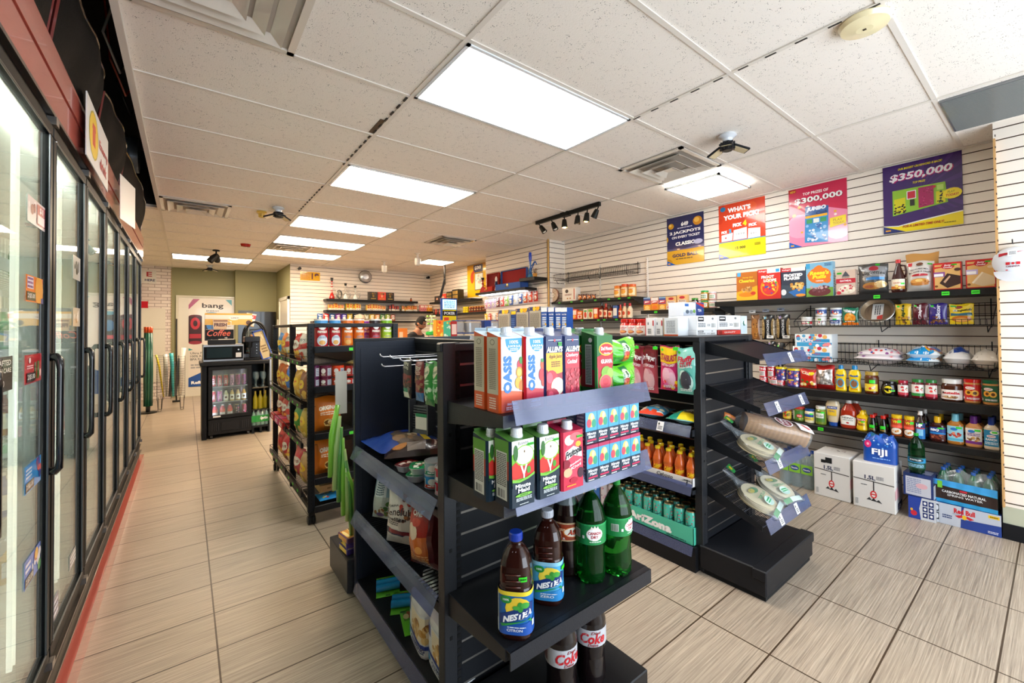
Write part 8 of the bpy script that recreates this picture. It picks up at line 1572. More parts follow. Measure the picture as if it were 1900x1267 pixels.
    for e in (-1,1):
        m.lathe([(0,-.010,'#eee'),(.009,-.004,'#eee'),(.010,0,'#eee'),(0,.01,'#eee')],10,mat='gloss',tilt=Matrix.Translation((.028*e,-.076,.006)) @ Matrix.Rotation(-pi/2,4,'X') @ Matrix.Rotation(pi,4,'X'))
        m.lathe([(0,.001,'#2a1a10'),(.0045,0,'#2a1a10'),(0,-.001,'#2a1a10')],8,mat='gloss',tilt=Matrix.Translation((.028*e,-.0865,.004)) @ Matrix.Rotation(-pi/2,4,'X'))
        m.lathe([(0,-.006),(.018,-.004),(.02,.004),(.012,.008),(0,.006)],12,mat='matte',col='#a8704f',sy=1.5,tilt=Matrix.Translation((.074*e,.006,-.006)) @ Matrix.Rotation(pi/2,4,'Y'))
    hd=m.make('head',body);hd.location=(0,-.175,1.475);hd.rotation_euler=(RD(24),0,0)
    h=MB();vv=[tuple(q*1.07 for q in hp_(pi*i/k*.999,(2*pi*j/n if 2*pi*j/n <= pi else 2*pi*j/n-2*pi))) for i in range(k+1) for j in range(n)]
    for i in range(k):
        for j in range(n):
            a=2*pi*(j+.5)/n;a=a-2*pi if a > pi else a;z=.115*cos(pi*(i+.5)/k)
            if z > (.055 if abs(a) < .9 else (.0 if abs(a) < 1.5 else -.045)):h.add([(x,y,zz+.02*max(0,min(1,(zz-.03)/.05))) for x,y,zz in (vv[i*n+j],vv[i*n+(j+1) % n],vv[(i+1)*n+(j+1) % n],vv[(i+1)*n+j])],[(3,2,1,0)],'#15110f','matte',True)
    h.make('hair',hd)
    body.location=(x,y,0);body.rotation_euler=(0,0,ang)
    return tag(body,'bearded person in a black shirt looking down behind the counter','person')
p=at(766,600,'y',7.1);person(p[0],7.15,math.atan2(.62,.78))
m=MB();m.cbox(-.035,.035,-.005,.005,-.07,.07,'#1a1a1e','gloss',.003);o=m.make('phone');a=math.atan2(.62,.78);q=Matrix.Rotation(a,3,'Z') @ Vector((0,-.425,1.17));o.location=(p[0]+q.x,7.15+q.y,q.z);o.rotation_euler=(RD(-35),0,a);tag(o,'dark phone held in the cashier\'s hands','phone')
# ------------------------------------------------------------------ rolling rack goods
def pringle(c,top,w2='#e8e8e8',badge='#dfe8f0'):
    def B(w,h):
        r=w/2;return lath('chip_canister',[(0,0,'#c8c8cc','metal'),(r,0,'#c8c8cc','metal'),(r,.003,c,'gloss'),(r,h*.95,c,'gloss')],(r+.0006,h*.02,h*.95,2.9,[('r',0,0,1,1,c),('r',0,.88,1,1,top),('e',.5,.76,.20,.12,'#f4f0ea'),('e',.42,.78,.04,.03,'#1a1a1a'),('e',.58,.78,.04,.03,'#1a1a1a'),('t','PRINGLES',.5,.57,.5,.09,'#f6efe0',{'b':.06}),('e',.5,.24,.28,.20,badge),('e',.48,.16,.16,.09,'#e8b060'),('l',.3,.32,.7,.40,2,'#6a7a9a')]),[(0,h*.945,'#ece8e0'),(r*1.04,h*.945,'#ece8e0'),(r*1.04,h,'#ece8e0'),(0,h,'#ece8e0')],'lid',22)
    return B
P1=pringle('#b81f28','#4a9ad8');P2=pringle('#e0701c','#e0701c',badge='#e88a3a');P3=pringle('#8a2aa8','#8a2aa8',badge='#b86ad0');P4=pringle('#8f1626','#2a1a1c',badge='#c83a3a');P5=pringle('#9ac020','#7ab01a',badge='#d8e040')
row('y',3.345,1.263,[(586,611,592,P1,'red snack canister with blue top, leftmost on the rack','snack canister'),(613.5,634,592,P1,'red snack canister with blue top, second on the rack','snack canister'),(636.5,657,592,P2,'orange snack canister, left one of two','snack canister'),(658.5,678,592,P2,'orange snack canister, right one of two','snack canister'),(688.5,708,592,P4,'dark red snack canister','snack canister'),(710,730,592,P5,'lime green snack canister at the right end','snack canister')],'tall snack canisters on the rack')
row('y',3.46,1.263,[(672,688,594,P3,'purple snack canister peeking from the second row','snack canister')],None)
mp=lambda c:(lambda w,h:lath('snack_tub',[(0,0,c),(w/2,0,c),(w/2,h*.92,c)],(w/2+.0005,h*.05,h*.9,2.8,[('r',0,0,1,1,c),('e',.3,.6,.14,.25,'#f4f0ea'),('r',.55,.15,.85,.85,'#e0e4ec'),('l',.58,.2,.82,.8,4,'#6a7a9a'),('t','MINI',.3,.25,.24,.2,'#f0d8c0')]),[(0,h*.9,c),(w*.51,h*.9,c),(w*.51,h,c),(0,h,c)],'lid',18))
for lay,(vt,vb) in enumerate(((702,None),(679,702))):
    for k,(u0,u1,c,n) in enumerate(((575,594,'#5a1a4a','purple'),(595,617,'#6a1a3a','plum'),(619,641,'#d8421c','orange red'),(643,662,'#c82a1c','red'))):
        z=.976 if lay == 0 else at(600,702,'y',3.35)[2]+.003
        a,b=at(u0,vt,'y',3.35),at(u1,vt,'y',3.35);o,d=mp(c)(b[0]-a[0],a[2]-z);place(o,'y',(a[0]+b[0])/2,3.35+d/2,z);tag(o,'%s mini snack tub, %s layer of the rack\'s second shelf' % (n,('lower','upper')[lay]),'snack tub','mini snack tubs in two layers')
orig=lambda w,h:bag(w,h,.12,'#d8741c',[('t','ORIGINAL',.5,.68,.66,.12,'#f4e4cc',{'b':.06,'s':.1}),('l',.2,.48,.85,.58,2,'#f4dcc0'),('b',.1,.05,.9,.36,9,.13,['#e8b050','#c8862a','#f0c878','#a8641c']),('e',.6,.26,.26,.09,'#6a4018'),('b',.45,.2,.8,.32,5,.07,['#f0d8a0','#d8a850'])],'chip_bag',seed=140)
row('y',3.36,.641,[(583,637,737,orig,'big orange tortilla chip bag on the rack\'s third shelf','chip bag')]);row('y',3.36,.326,[(584,640,812,orig,'big orange tortilla chip bag on the rack\'s fourth shelf','chip bag')])
tort2=lambda w,h:bag(w,h,.1,'#c8a85a',[('b',.05,.05,.95,.95,18,.1,['#e0c880','#b8923f','#d8b868'])],'chip_bag',seed=141)
o,d=bag(.20,.34,.08,'#d8c068',[('b',.05,.05,.95,.95,18,.1,['#e8d898','#c8a84a','#f0e0a8'])],'chip_bag',seed=142);tag(laid(o,.98,3.36,1.09,-80,d=.09),'yellow chip bag lying over the mini snack tubs','chip bag')
o,d=bag(.16,.26,.05,'#2a8ac8',[('b',.1,.1,.9,.9,14,.07,['#e84a3a','#f0d040','#8ac8e8','#fff'])],'candy_bag',seed=143);tag(laid(o,.76,3.40,.133,-90,d=.05),'bright blue candy bag lying on the rack\'s bottom shelf','candy bag')
o,d=box_item('flat_carton',.5,.3,.05,'#b08a58',[('l',.1,.3,.5,.7,1,'#7a5a30')],mat='paper');place(o,'y',1.02,3.55,.262);tag(o,'flat brown cardboard tray under the lower orange bag','cardboard tray')
tag(o,'flat brown cardboard tray under the lower orange bag','cardboard tray');o.location=(1.02,3.52,.2)
def sb(c,ops,sd):return lambda w,h:bag(w,h,.10,c,ops,'chip_bag',seed=sd)
lays_=[('e',.5,.6,.3,.14,'#e8c030'),('t','Lays',.5,.6,.3,.1,'#c82a1c',{'b':.04}),('b',.2,.1,.8,.35,7,.1,['#f0d080','#e0b050'])]
rg='chip bags on the wire side of the rack'
LB=[(1.142,[(4.62,'#2a8ad8','sky blue',1),(4.42,'#e07a1c','orange',0),(4.24,'#d8cfc4','white and red',2),(3.86,'#c8302a','red',3),(3.66,'#d8d0c8','silver',2)]),
      (.832,[(4.66,'#b85a24','brown orange',0),(4.46,'#c8601c','rust orange',0),(4.22,'#1f5fc0','royal blue',1),(3.86,'#d8a030','gold',1),(3.64,'#8a4a2a','brown',0)]),
      (.552,[(4.64,'#b01f24','crimson',3),(4.40,'#b8232a','cherry red',3),(4.18,'#c8c8cc','silver',2),(3.84,'#3a8a3a','green',1),(3.62,'#c8a83a','mustard',1)]),
      (.202,[(4.62,'#c82a34','red and white',2),(4.38,'#c8243a','scarlet',3),(4.14,'#d8b89a','tan',0),(3.84,'#c83a4a','rose red',3),(3.62,'#b88a50','sandy',0)])]
for si,(z,bags_) in enumerate(LB):
    for k,(y,c,n,kd) in enumerate(bags_):
        ops=[lays_,lays_,[('p',[(0,.4),(1,.5),(1,.7),(0,.6)],'#c82a2a'),('b',.2,.1,.8,.35,6,.1,['#e0b050','#c83a2a']),('t','CHIPS',.5,.8,.6,.1,'#333')],[('e',.5,.6,.36,.16,'#f0e8e0'),('t','DORITOS',.5,.6,.56,.1,'#8a1418',{'b':.05}),('b',.2,.1,.8,.35,6,.1,['#e89a3a','#f0c050'])]][kd]
        o,d=sb(c,ops,150+si*7+k)(.19,.235 if si else .22);place(o,'x',.74,y,z,8);tag(o,'%s chip bag on the rack side, %s wire shelf' % (n,('top','second','third','lowest')[si]),'chip bag',rg)
for k,c in enumerate(('#c8202a','#d84a8a','#c82a2a')):o,d=box_item('candy_box',.18,.1,.055,c,[('t','BALLS',.5,.5,.6,.5,'#fff',{'b':.04,'s':.2})]);place(o,'x',.70,4.62-.22*k,.4885,0);o.location[2]=.553;o.location[0]=.69;tag(o,'%s candy box lying in front on the third wire shelf' % ('red','pink','crimson')[k],'candy box','flat candy boxes on the rack')
# ------------------------------------------------------------------ coffee station
def fridge():
    r=empty('display_fridge',(.46,6.98,0));w=.235;c='#1a1a1b'
    m=MB();m.box(-w,-w+.03,-.2,.25,.09,.93,c,'black');m.box(w-.03,w,-.2,.25,.09,.93,c,'black');m.box(-w,w,.22,.25,.09,.93,'#b8b4c4','gloss');m.box(-w,w,-.2,.25,.9,.93,c,'black');m.box(-w,w,-.2,.25,.09,.27,c,'black');m.make('cabinet',r)
    m=MB();m.cbox(-w,w,-.235,-.2,.05,.25,'#1c1c1d','black',.006)
    for s in (-1,1):
        for k in range(4):m.cbox(s*(.13+.022*k)-.006,s*(.13+.022*k)+.006,-.242,-.234,.10,.20,'#2e2e30','black',.002)
    m.cbox(-.1,.1,-.24,-.234,.09,.2,'#232325','black',.004);m.make('grille',r)
    m=MB();rect_frame(m,'y',-w,w,.255,.925,.045,-.245,-.205,c,'black');d=m.make('door',r)
    m=MB();m.box(-w+.04,w-.04,-.222,-.218,.29,.89,'#fff','glass');m.make('glass',d)
    m=MB();m.box(-w+.05,-w+.13,-.2475,-.2455,.275,.295,'#e8e8e8','paper');m.make('label',d)
    for z in (.46,.66):m=MB();m.box(-w+.03,w-.03,-.19,.2,z-.008,z,'#c8c8d0','metal');m.make('shelf',r)
    m=MB();m.box(-w+.032,-w+.042,-.195,-.185,.29,.89,'#fff','fridge_led');m.box(w-.042,w-.032,-.195,-.185,.29,.89,'#fff','fridge_led');m.make('light_strip',r)
    for sx in (-1,1):
        m=MB();m.lathe([(0,-.012),(.022,-.012),(.025,0),(.022,.012),(0,.012)],14,mat='metal',col='#666',tilt=Matrix.Translation((sx*.2,-.19,.025)) @ Matrix.Rotation(pi/2,4,'Y'));m.box(sx*.2-.014,sx*.2+.014,-.2,-.17,.025,.05,'#555','metal');m.make('caster',r)
    return tag(r,'small black glass-door drinks fridge under the coffee machine','fridge')
fridge()
cs=[('#a82432','#e8e8ec'),('#a82432','#e8e8ec'),('#b02a30','#e8e8ec'),('#d8a8c8','#4a2a5a'),('#8a1f5a','#2a1a2a'),('#7a2a5a','#2a1a2a')]
for k,(c,t) in enumerate(cs):
    o,d=can(.026,.145,c,[('t','BUBLY',.5,.5,.6,.3,t,{'r':90,'b':.04}),('b',.2,.1,.8,.3,3,.08,[t])],seed=200+k);o.location=(.285+.066*k,6.85,.661);tag(o,'can on the small fridge\'s top shelf, %s' % ordn(k,6),'drink can','cans on the fridge\'s top shelf')
for k in range(6):
    if k < 2:o,d=can(.028,.14,('#b8283a','#a8408a')[k],[('t','ZOA',.5,.5,.6,.3,'#f0e0e8',{'r':90,'b':.05})],seed=210+k)
    else:b=('#c8c8a8','#c8a86a','#d0b080','#c8902a')[k-2];o,d=lath('juice_bottle',[(0,0,b),(.026,0,b),(.027,.09,b),(.012,.13,b),(.012,.14,b)],(.0275,.015,.085,2.4,[('r',0,0,1,1,'#ece8e0'),('e',.5,.5,.2,.2,'#5a2a20')]),[(0,.139,'#2a3a2a'),(.014,.139,'#2a3a2a'),(.014,.155,'#2a3a2a'),(0,.155,'#2a3a2a')])
    o.location=(.285+.066*k,6.85,.461);tag(o,'drink on the small fridge\'s middle shelf, %s' % ordn(k,6),'drink','drinks on the fridge\'s middle shelf')
for k in range(5):
    if k < 3:b='#d84a5a';o,d=lath('juice_bottle',[(0,0,b),(.028,0,b),(.029,.09,b),(.016,.125,b),(.014,.135,b)],(.0295,.015,.085,2.4,[('r',0,0,1,.5,'#f0e8e8'),('r',0,.5,1,1,'#e8604a')]),[(0,.134,'#e8e8e8'),(.015,.134,'#e8e8e8'),(.015,.15,'#e8e8e8'),(0,.15,'#e8e8e8')])
    else:o,d=can(.028,.13,('#3a2a3a','#8a1f3a')[k-3],[('b',.1,.1,.9,.9,6,.1,['#d8c8d0','#c83a6a'])],seed=220+k)
    o.location=(.30+.08*k,6.85,.272);tag(o,'drink on the small fridge\'s bottom shelf, %s' % ordn(k,5),'drink','drinks on the fridge\'s bottom shelf')
m=MB();m.cbox(.14,.90,6.72,7.30,.935,.985,'#1a1a1b','black',.008);m.box(.16,.21,6.76,7.25,.0,.935,'#131314','black');m.box(.905,.925,6.74,7.28,.0,.985,'#b8b4b0','metal');m.box(.21,.90,7.26,7.28,.0,.935,'#131314','black');tag(m.make('coffee_counter'),'black counter top carrying the oven, coffee sign and warmer','counter')
r=empty('toaster_oven',(.39,6.98,.986));m=MB();m.cbox(-.22,.22,-.2,.2,.0,.22,'#9a9a9c','metal',.006);m.box(-.21,.21,-.206,-.2,.028,.195,'#0c0d0e','frame');m.make('body',r)
m=MB();m.box(-.18,.09,-.209,-.2061,.05,.18,'#1c2a30','frame');m.make('window',r);m=MB();m.box(.13,.19,-.2085,-.2061,.05,.11,'#dfe0e2','paper');m.lathe([(0,0),(.01,0),(.01,-.01),(0,-.01)],10,.16,0,0,mat='metal',col='#ccc',tilt=Matrix.Translation((0,-.208,.15)) @ Matrix.Rotation(pi/2,4,'X'));m.make('control_panel',r)
tag(r,'steel edged black microwave oven on the coffee counter','oven')
r=empty('coffee_brewer',(.70,6.90,.986));m=MB();m.cbox(-.08,.10,-.1,.14,0,.03,'#151516','black',.005);m.cbox(-.02,.10,-.09,.13,.03,.29,'#1b1b1d','gloss',.008);m.cbox(-.08,.10,-.11,.13,.24,.32,'#1b1b1d','gloss',.01);m.make('body',r)
m=MB();m.lathe([(0,.0),(.035,0),(.04,.08),(0,.08)],16,-.02,-.07,.17,mat='black',col='#0e0e0f');m.make('spout',r)
for k in range(4):m=MB();m.lathe([(0,0),(.006,0),(.006,-.003),(0,-.003)],8,mat='metal',col='#bbb',tilt=Matrix.Translation((.06,-.091,.09+.04*k)) @ Matrix.Rotation(pi/2,4,'X'));m.make('button',r)
tag(r,'black capsule coffee brewer right of the microwave oven','coffee machine')
r=empty('coffee_sign',(.375,6.92,1.207));m=MB();m.cbox(-.15,.15,-.06,.06,0,.06,'#1c1c1e','black',.004);m.make('stand',r)
m=MB();m.cbox(-.17,.13,-.03,-.018,.07,.20,'#151314','black',.004);m.box(-.17,.13,-.0312,-.0305,.195,.2,'#c8b8a8','paper');m.art(lambda u,v,o:(-.17+.3*u,-.0315-o,.07+.13*v),[('t','Coffee',.46,.62,.84,.62,'#e8694a',{'s':.35,'b':.01}),('t','HD',.72,.12,.1,.14,'#e8e8e0')],off=.001);m.make('panel',r)
m=MB();vs=[(-.09,.2),(.05,.2),(.07,.33),(-.10,.33)];m.add([(x,y,z) for y in (-.034,-.022) for x,z in vs],[(0,1,2,3),(7,6,5,4),(0,4,5,1),(1,5,6,2),(2,6,7,3),(3,7,4,0)],'#d8b48a','card');m.art(lambda u,v,o:(-.10+.17*u,-.035-o,.2+.13*v),[('r',.06,.78,.95,.92,'#8a5a34'),('t','FRESH',.5,.45,.8,.36,'#5a2a20',{'b':.05})]);m.tube([(.065,-.028,.30),(.10,-.028,.30),(.10,-.028,.24),(.062,-.028,.235)],.007,'#e0d0b8','card',6);m.make('cup_panel',r)
tag(r,'fresh coffee sign shaped like a cup above the microwave oven','sign')
m=MB();m.box(-.27,.27,-.003,.003,0,.16,'#e8c060','gloss');m.art(lambda u,v,o:(-.27+.54*u,-.003-o,.16*v),[('r',0,.0,1,.5,'#e8b84a'),('r',0,.5,1,.85,'#f0ead8'),('r',0,.85,1,1,'#e8b02a'),('e',.6,.6,.12,.2,'#f4f0e4'),('t','LUNCH',.62,.6,.16,.12,'#4a3a2a'),('e',.92,.2,.06,.2,'#5a3a20')]);m.box(-.2,-.19,0,.003,-.24,0,'#888','metal');m.box(.19,.2,0,.003,-.24,0,'#888','metal')
o=m.make('banner');o.location=(.47,7.12,1.47);o.location[2]=1.226+.24;tag(o,'yellow and cream printed banner standing behind the coffee sign','banner')
m=MB();M=Matrix.Rotation(RD(12),4,'Y');m.box(-.06,.06,-.003,.003,.0,.18,'#f0ece8','card',M);m.art(lambda u,v,o:tuple(M @ Vector((-.06+.12*u,-.003-o,.18*v))),[('p',[(.1,.6),(1,.6),(1,.9),(.1,.9)],'#c82a1c'),('t','Deal',.5,.75,.5,.16,'#fff'),('r',0,0,1,.06,'#e8b040')]);m.tube([(0,0,-.46),(0,0,.02)],.004,'#888','metal');o=m.make('price_card');o.location=(.70,7.15,.987+.463);tag(o,'tilted white and red price card on a stem above the warmer','price card')
r=empty('food_warmer',(.78,7.10,.986));m=MB();m.cbox(-.16,.14,-.12,.18,0,.08,'#6a6a6c','metal',.004);m.make('base',r);m=MB();arc=[(.13*cos(a)-.01,.17,.30+.22*sin(a)) for a in [pi*k/12 for k in range(13)]]
for y in (-.1,.15):m.tube([(-.14,y,.08)]+[(p_[0],y,p_[2]) for p_ in arc[::-1]]+[(.12,y,.08)],.014,'#222','black',8)
m.box(-.14,.12,.14,.15,.08,.42,'#3a3a3a','metal');m.make('arch_frame',r);m=MB();m.box(-.13,.11,-.10,-.096,.09,.40,'#fff','glass');m.make('glass',r)
m=MB();m.box(-.14,.12,-.09,.13,.24,.25,'#c8a880','metal');m.make('rack',r)
for k,c in enumerate(('#c8501c','#e8862a','#d8d0c4','#7ab04a')):o,d=box_item('food_box',.055,.05,.09,c,[('r',.1,.2,.9,.5,'#f0e8d8')]);o.location=(.68+.06*k,7.10,1.068 if k % 2 == 0 else 1.2375);tag(o,'small %s food box inside the warmer' % ('orange red','orange','cream','green')[k],'food box','food boxes in the warmer')
tag(r,'arched black food warmer case with a glass front','food warmer')
m=MB();M=Matrix.Rotation(RD(-18),4,'Y') 
for q in ((-.07,-.055,0,.42),(.055,.07,0,.42),(-.07,.07,0,.02),(-.07,.07,.40,.42)):m.box(q[0],q[1],-.02,.02,q[2],q[3],'#1f3fa0','gloss',M)
m.box(-.055,.055,-.004,.004,.02,.40,'#d8c08a','card',M);m.art(lambda u,v,o:tuple(M @ Vector((-.055+.11*u,-.004-o,.02+.38*v))),[('b',.1,.6,.9,.95,5,.1,['#e8d8b0','#c8a860']),('l',.2,.2,.8,.5,3,'#8a6a3a')]);o=m.make('sign_board');o.location=(.93,7.0,.99+.12);
o.location=(.90,6.86,.99);tag(o,'tilted blue framed display board at the end of the coffee counter','display board')
# shelf beneath the counter with glasses and soda pack
m=MB();m.box(.71,.90,6.80,7.20,.60,.612,'#7a6a50','metal');m.box(.71,.90,6.80,7.20,.30,.312,'#3a3a34','metal');tag(m.make('side_shelf'),'metal shelves under the counter beside the small fridge','shelf')
g0=None
for k in range(4):
    if g0 is None:m=MB();m.lathe([(0,.0),(.035,0),(.006,.008),(.005,.08),(.03,.12),(.034,.17),(.028,.2)],16,mat='bottle',col='#dfe4e0');g0=o=m.make('wine_glass')
    else:o=copy_tree(g0)
    o.location=(.76+.085*(k % 2),6.86+.12*(k//2),.613);tag(o,'stemmed glass on the metal shelf by the fridge, %s' % ('front left','front right','back left','back right')[k],'glass','stemmed glasses')
for k in range(3):
    m=MB();m.lathe([(0,0,'#a89a20'),(.03,0,'#a89a20'),(.03,.14,'#a89a20'),(.012,.2,'#a89a20'),(.012,.24,'#c8b040'),(0,.24,'#c8b040')],14,mat='gloss');o=m.make('oil_bottle');o.location=(.75+.06*k,6.88,.313);tag(o,'yellow bottle on the lower metal shelf, %s' % ordn(k,3),'bottle','yellow bottles on the metal shelf')
spk=shrink_pack(4,2,.026,.20,'#8ac0a0','#e8f0e8','bottle_pack',None,[('r',0,.22,1,.66,'#1f9a3a'),('t','Sprite',.68,.45,.42,.26,'#fff',{'b':.05,'s':.2})]);spk.location=(.805,6.86,.096);tag(spk,'green labelled pack of small soda bottles on a crate','bottle pack')
m=MB();m.box(.70,.91,6.76,6.98,.075,.095,'#1a1a1a','black')
for x in (.70,.79,.885):m.box(x,x+.025,6.76,6.98,0,.075,'#1a1a1a','black')
tag(m.make('crate'),'low black crate under the green soda pack','crate')
# ------------------------------------------------------------------ passage end
r=empty('door_1',(.365,11.44,0));r['kind']='structure'
m=MB();m.cbox(-.49,.49,-.02,.0,.005,2.09,'#d8d4c8','gloss',.004);m.make('panel',r);m=MB();rect_frame(m,'y',-.53,.53,-.03,2.13,.04,-.035,.0,'#cfcbb8','gloss');m.make('frame',r)
m=MB();m.lathe([(0,0),(.02,0),(.025,-.03),(.015,-.05),(0,-.05)],12,mat='metal',col='#b8b0a0',tilt=Matrix.Translation((-.42,-.02,1.0)) @ Matrix.Rotation(-pi/2,4,'X') @ Matrix.Rotation(pi,4,'X'));m.make('handle',r)
m=MB();x0,x1,z0,z1,y=.045,.80,.20,2.06,11.415;m.box(x0,x1,y,y+.002,z0,z1,'#ddd6cc','gloss');m.asp=(x1-x0)/(z1-z0)
m.art(lambda u,v,o:(x0+(x1-x0)*u,y-o,z0+(z1-z0)*v),[('p',[(0,.93),(.1,1),(.25,1),(0,.88)],'#a85a80'),('p',[(.85,1),(1,1),(1,.93)],'#5aa0b0'),('t','bang',.55,.92,.5,.07,'#2a2228',{'b':.02}),('t','ENERGY',.55,.865,.3,.015,'#2a2228'),('e',.15,.80,.15,.02,'#5a1a24'),('r',0,.50,.30,.80,'#3a1a22'),('e',.15,.50,.15,.02,'#8a2a3a'),('e',.15,.72,.11,.07,'#b82a3a'),('e',.15,.72,.05,.035,'#3a1a22'),('r',.02,.55,.28,.60,'#a82a3a'),('r',.36,.52,.68,.83,'#24222e'),('e',.52,.83,.16,.02,'#4a9ac0'),('e',.5,.70,.1,.06,'#3a7ac0'),('r',.40,.56,.64,.60,'#c83a5a'),('t','Ultra Pure',.24,.38,.4,.025,'#5a5a5a'),('t','100% R.O.',.22,.345,.36,.025,'#5a5a5a'),('t','BPA Free',.2,.31,.32,.025,'#5a5a5a'),('l',.05,.2,.6,.26,2,'#9a9a9a'),('p',[(0,0),(1,0),(1,.3),(0,.1)],'#1f4f9a'),('t','Refill It',.26,.045,.4,.035,'#fff',{'b':.04}),('p',[(0,.44),(.1,.42),(0,.41)],'#3a9a9a')],off=.0015)
tag(m.make('poster'),'tall white drink poster with dark cans and blue corner on the far door','poster')
r=empty('door_2',(1.638,10.1,0));r['kind']='structure';m=MB();m.box(-.03,-.004,-.45,.45,.0,2.0,'#e4e0d4','gloss');m.cbox(-.045,-.002,-.52,-.45,0,2.07,'#ece8dc','gloss');m.cbox(-.045,-.002,.45,.52,0,2.07,'#ece8dc','gloss');m.cbox(-.045,-.002,-.52,.52,2.0,2.07,'#ece8dc','gloss');m.make('panel',r)
m=MB();m.box(.90,1.62,11.17,11.199,.9,1.80,'#14120f','gloss');m.box(.90,1.18,11.16,11.1699,1.55,1.82,'#4a4a46','metal');tag(m.make('wall_board'),'large black board on the far green wall behind the warmer','board')
m=MB();m.box(1.60,1.637,10.85,10.9,1.45,1.62,'#e8e4d8','gloss');tag(m.make('wall_switch'),'small white wall device beside the side door','wall switch')
m=MB();m.box(-.76,-.475,11.423,11.429,2.355,2.624,'#dcd8d0','gloss');m.art(lambda u,v,o:(-.76+.285*u,11.423-o,2.355+.269*v),[('t','E',.62,.68,.3,.36,'#b02a34',{'b':.03}),('t','HERE',.66,.24,.56,.18,'#2a2f5a',{'b':.03})]);tag(m.make('sign'),'white sign with red and navy letters on the brick pattern wall','sign')
m=MB();m.box(-.74,-.60,11.423,11.429,1.70,1.99,'#c0202c','gloss');m.art(lambda u,v,o:(-.74+.14*u,11.423-o,1.7+.29*v),[('r',0,0,1,.28,'#c87a90')]);tag(m.make('notice'),'small red notice under the white sign','notice')
m=MB();m.box(-.72,-.33,11.40,11.428,.35,1.85,'#dcd6c8','gloss');m.box(-.72,-.33,11.398,11.3995,1.42,1.43,'#a8a294');m.box(-.72,-.33,11.398,11.3995,.88,.89,'#a8a294');tag(m.make('freezer_lid'),'tall white panel leaning on the brick pattern wall','panel')
r=empty('broom',(-.50,9.6,0));m=MB();rnd=random.Random(2)
m.lathe([(0,.01),(.12,.01),(.125,.02),(.02,.03),(0,.03)],20,mat='black',col='#1a1a1a');m.make('base',r)
for k in range(9):
    a=2*pi*k/9;x,y=.045*cos(a),.045*sin(a);m=MB();m.tube([(x,y,.12),(x*1.1,y*1.1,.7),(x*.9,y*.9,1.36)],.017,('#1f5a4a','#2a6a54','#1a4a40')[k % 3],'film',6);m.tube([(x*.9,y*.9,1.36),(x*.95,y*.95,1.46)],.019,'#c8481c','gloss',6);m.make('wrapped_pole',r)
m=MB();m.tube([(0,0,.02),(0,0,.14)],.03,'#2a2a2a','black',8);m.make('stem',r);tag(r,'bundle of green wrapped poles with orange tips by the coolers','pole bundle')
m=MB();
for k in range(18):
    z=.22+.042*k;s=1.0;m.tube([(-.19,-.13,z),(.19,-.13,z),(.19,.13,z),(-.19,.13,z),(-.19,-.13,z)],.0022,'#1c1c1c','black',4,False)
for x in (-.19,-.1,0,.1,.19):
    for y in (-.13,.13):m.tube([(x,y,.2),(x,y,.95)],.003,'#1c1c1c','black',4)
for x in (-.15,.15):m.tube([(x-.03,-.12,.22),(x-.02,-.12,.01),(x+.02,-.12,.01),(x+.03,-.12,.22)],.005,'#1c1c1c','black',5);m.tube([(x-.03,.12,.22),(x-.02,.12,.01),(x+.02,.12,.01),(x+.03,.12,.22)],.005,'#1c1c1c','black',5)
o=m.make('umbrella_basket');o.location=(-.20,9.72,0);tag(o,'black wire basket on legs filled with brushes and rolls','wire basket')
for k,(x,y,dx,dy,z1,c,r_,l) in enumerate(((-.30,9.66,-.1,0,.98,'#d8c020',.016,'yellow stick'),(-.22,9.68,.05,0,.85,'#4a4a50',.03,'grey umbrella'),(-.14,9.74,.06,0,.9,'#6a6a70',.03,'slate umbrella'),(-.08,9.7,.03,0,.95,'#d8d4cc',.035,'white roll'),(-.17,9.66,-.03,0,1.0,'#3ab0b8',.03,'turquoise topped brush'),(-.26,9.76,-.02,0,.98,'#e0e0dc',.03,'pale roll'),(-.08,9.78,.05,0,1.08,'#e8e4dc',.04,'tall white cup-topped roll'))):
    m=MB();m.tube([(x,y,.24),(x+dx*.6,y+dy,z1*.8),(x+dx,y+dy,z1)],[r_*.6,r_*.9,r_],c,'film',8);tag(m.make('stick_item'),'%s standing in the black wire basket' % l,'household item','items in the wire basket')
m=MB();m.tube([(-.14,10.6,.03),(-.14,10.6,1.62)],.012,'#1a1a1a','black',8);m.tube([(-.2,10.6,.03),(-.08,10.6,.03)],.02,'#222','black',8);tag(m.make('mop_handle'),'thin black pole standing behind the wire basket','pole')
# ------------------------------------------------------------------ stickers on the cooler glass
def sticker(ya,yb,za,zb,base,ops,label,x=-.3695):
    m=MB();m.box(x,x+.0006,ya,yb,za,zb,base,'gloss');m.asp=(yb-ya)/(zb-za);m.art(lambda u,v,o:(x+.0006+o,ya+(yb-ya)*u,za+(zb-za)*v),ops,mat='gloss');return tag(m.make('sticker'),label,'sticker','price stickers on the cooler glass')
pr_=lambda x=.02,y=.05:[('r',x,y,x+.5,y+.33,'#1c1a18'),('t','2/$5.00',x+.25,y+.17,.42,.2,'#e8e0d8')]
sticker(1.885,2.07,1.49,1.57,'#e8701c',[('e',.75,.5,.25,.6,'#f0a030'),('r',.05,.5,.4,.95,'#e8e0e8'),('l',.07,.5,.38,.95,3,'#8a3a8a'),('r',.85,.0,1,.2,'#4a3a8a')]+pr_(),'orange drink sticker on the nearest cooler door')
sticker(1.60,1.767,1.244,1.335,'#2a2620',[('r',.5,.55,.95,.95,'#3a4a2a'),('t','CRAFTED',.5,.82,.8,.16,'#e8e0d0'),('t','WITH CARE',.5,.6,.8,.14,'#e8e0d0')]+pr_(.1),'dark sticker reading crafted with care on the nearest door')
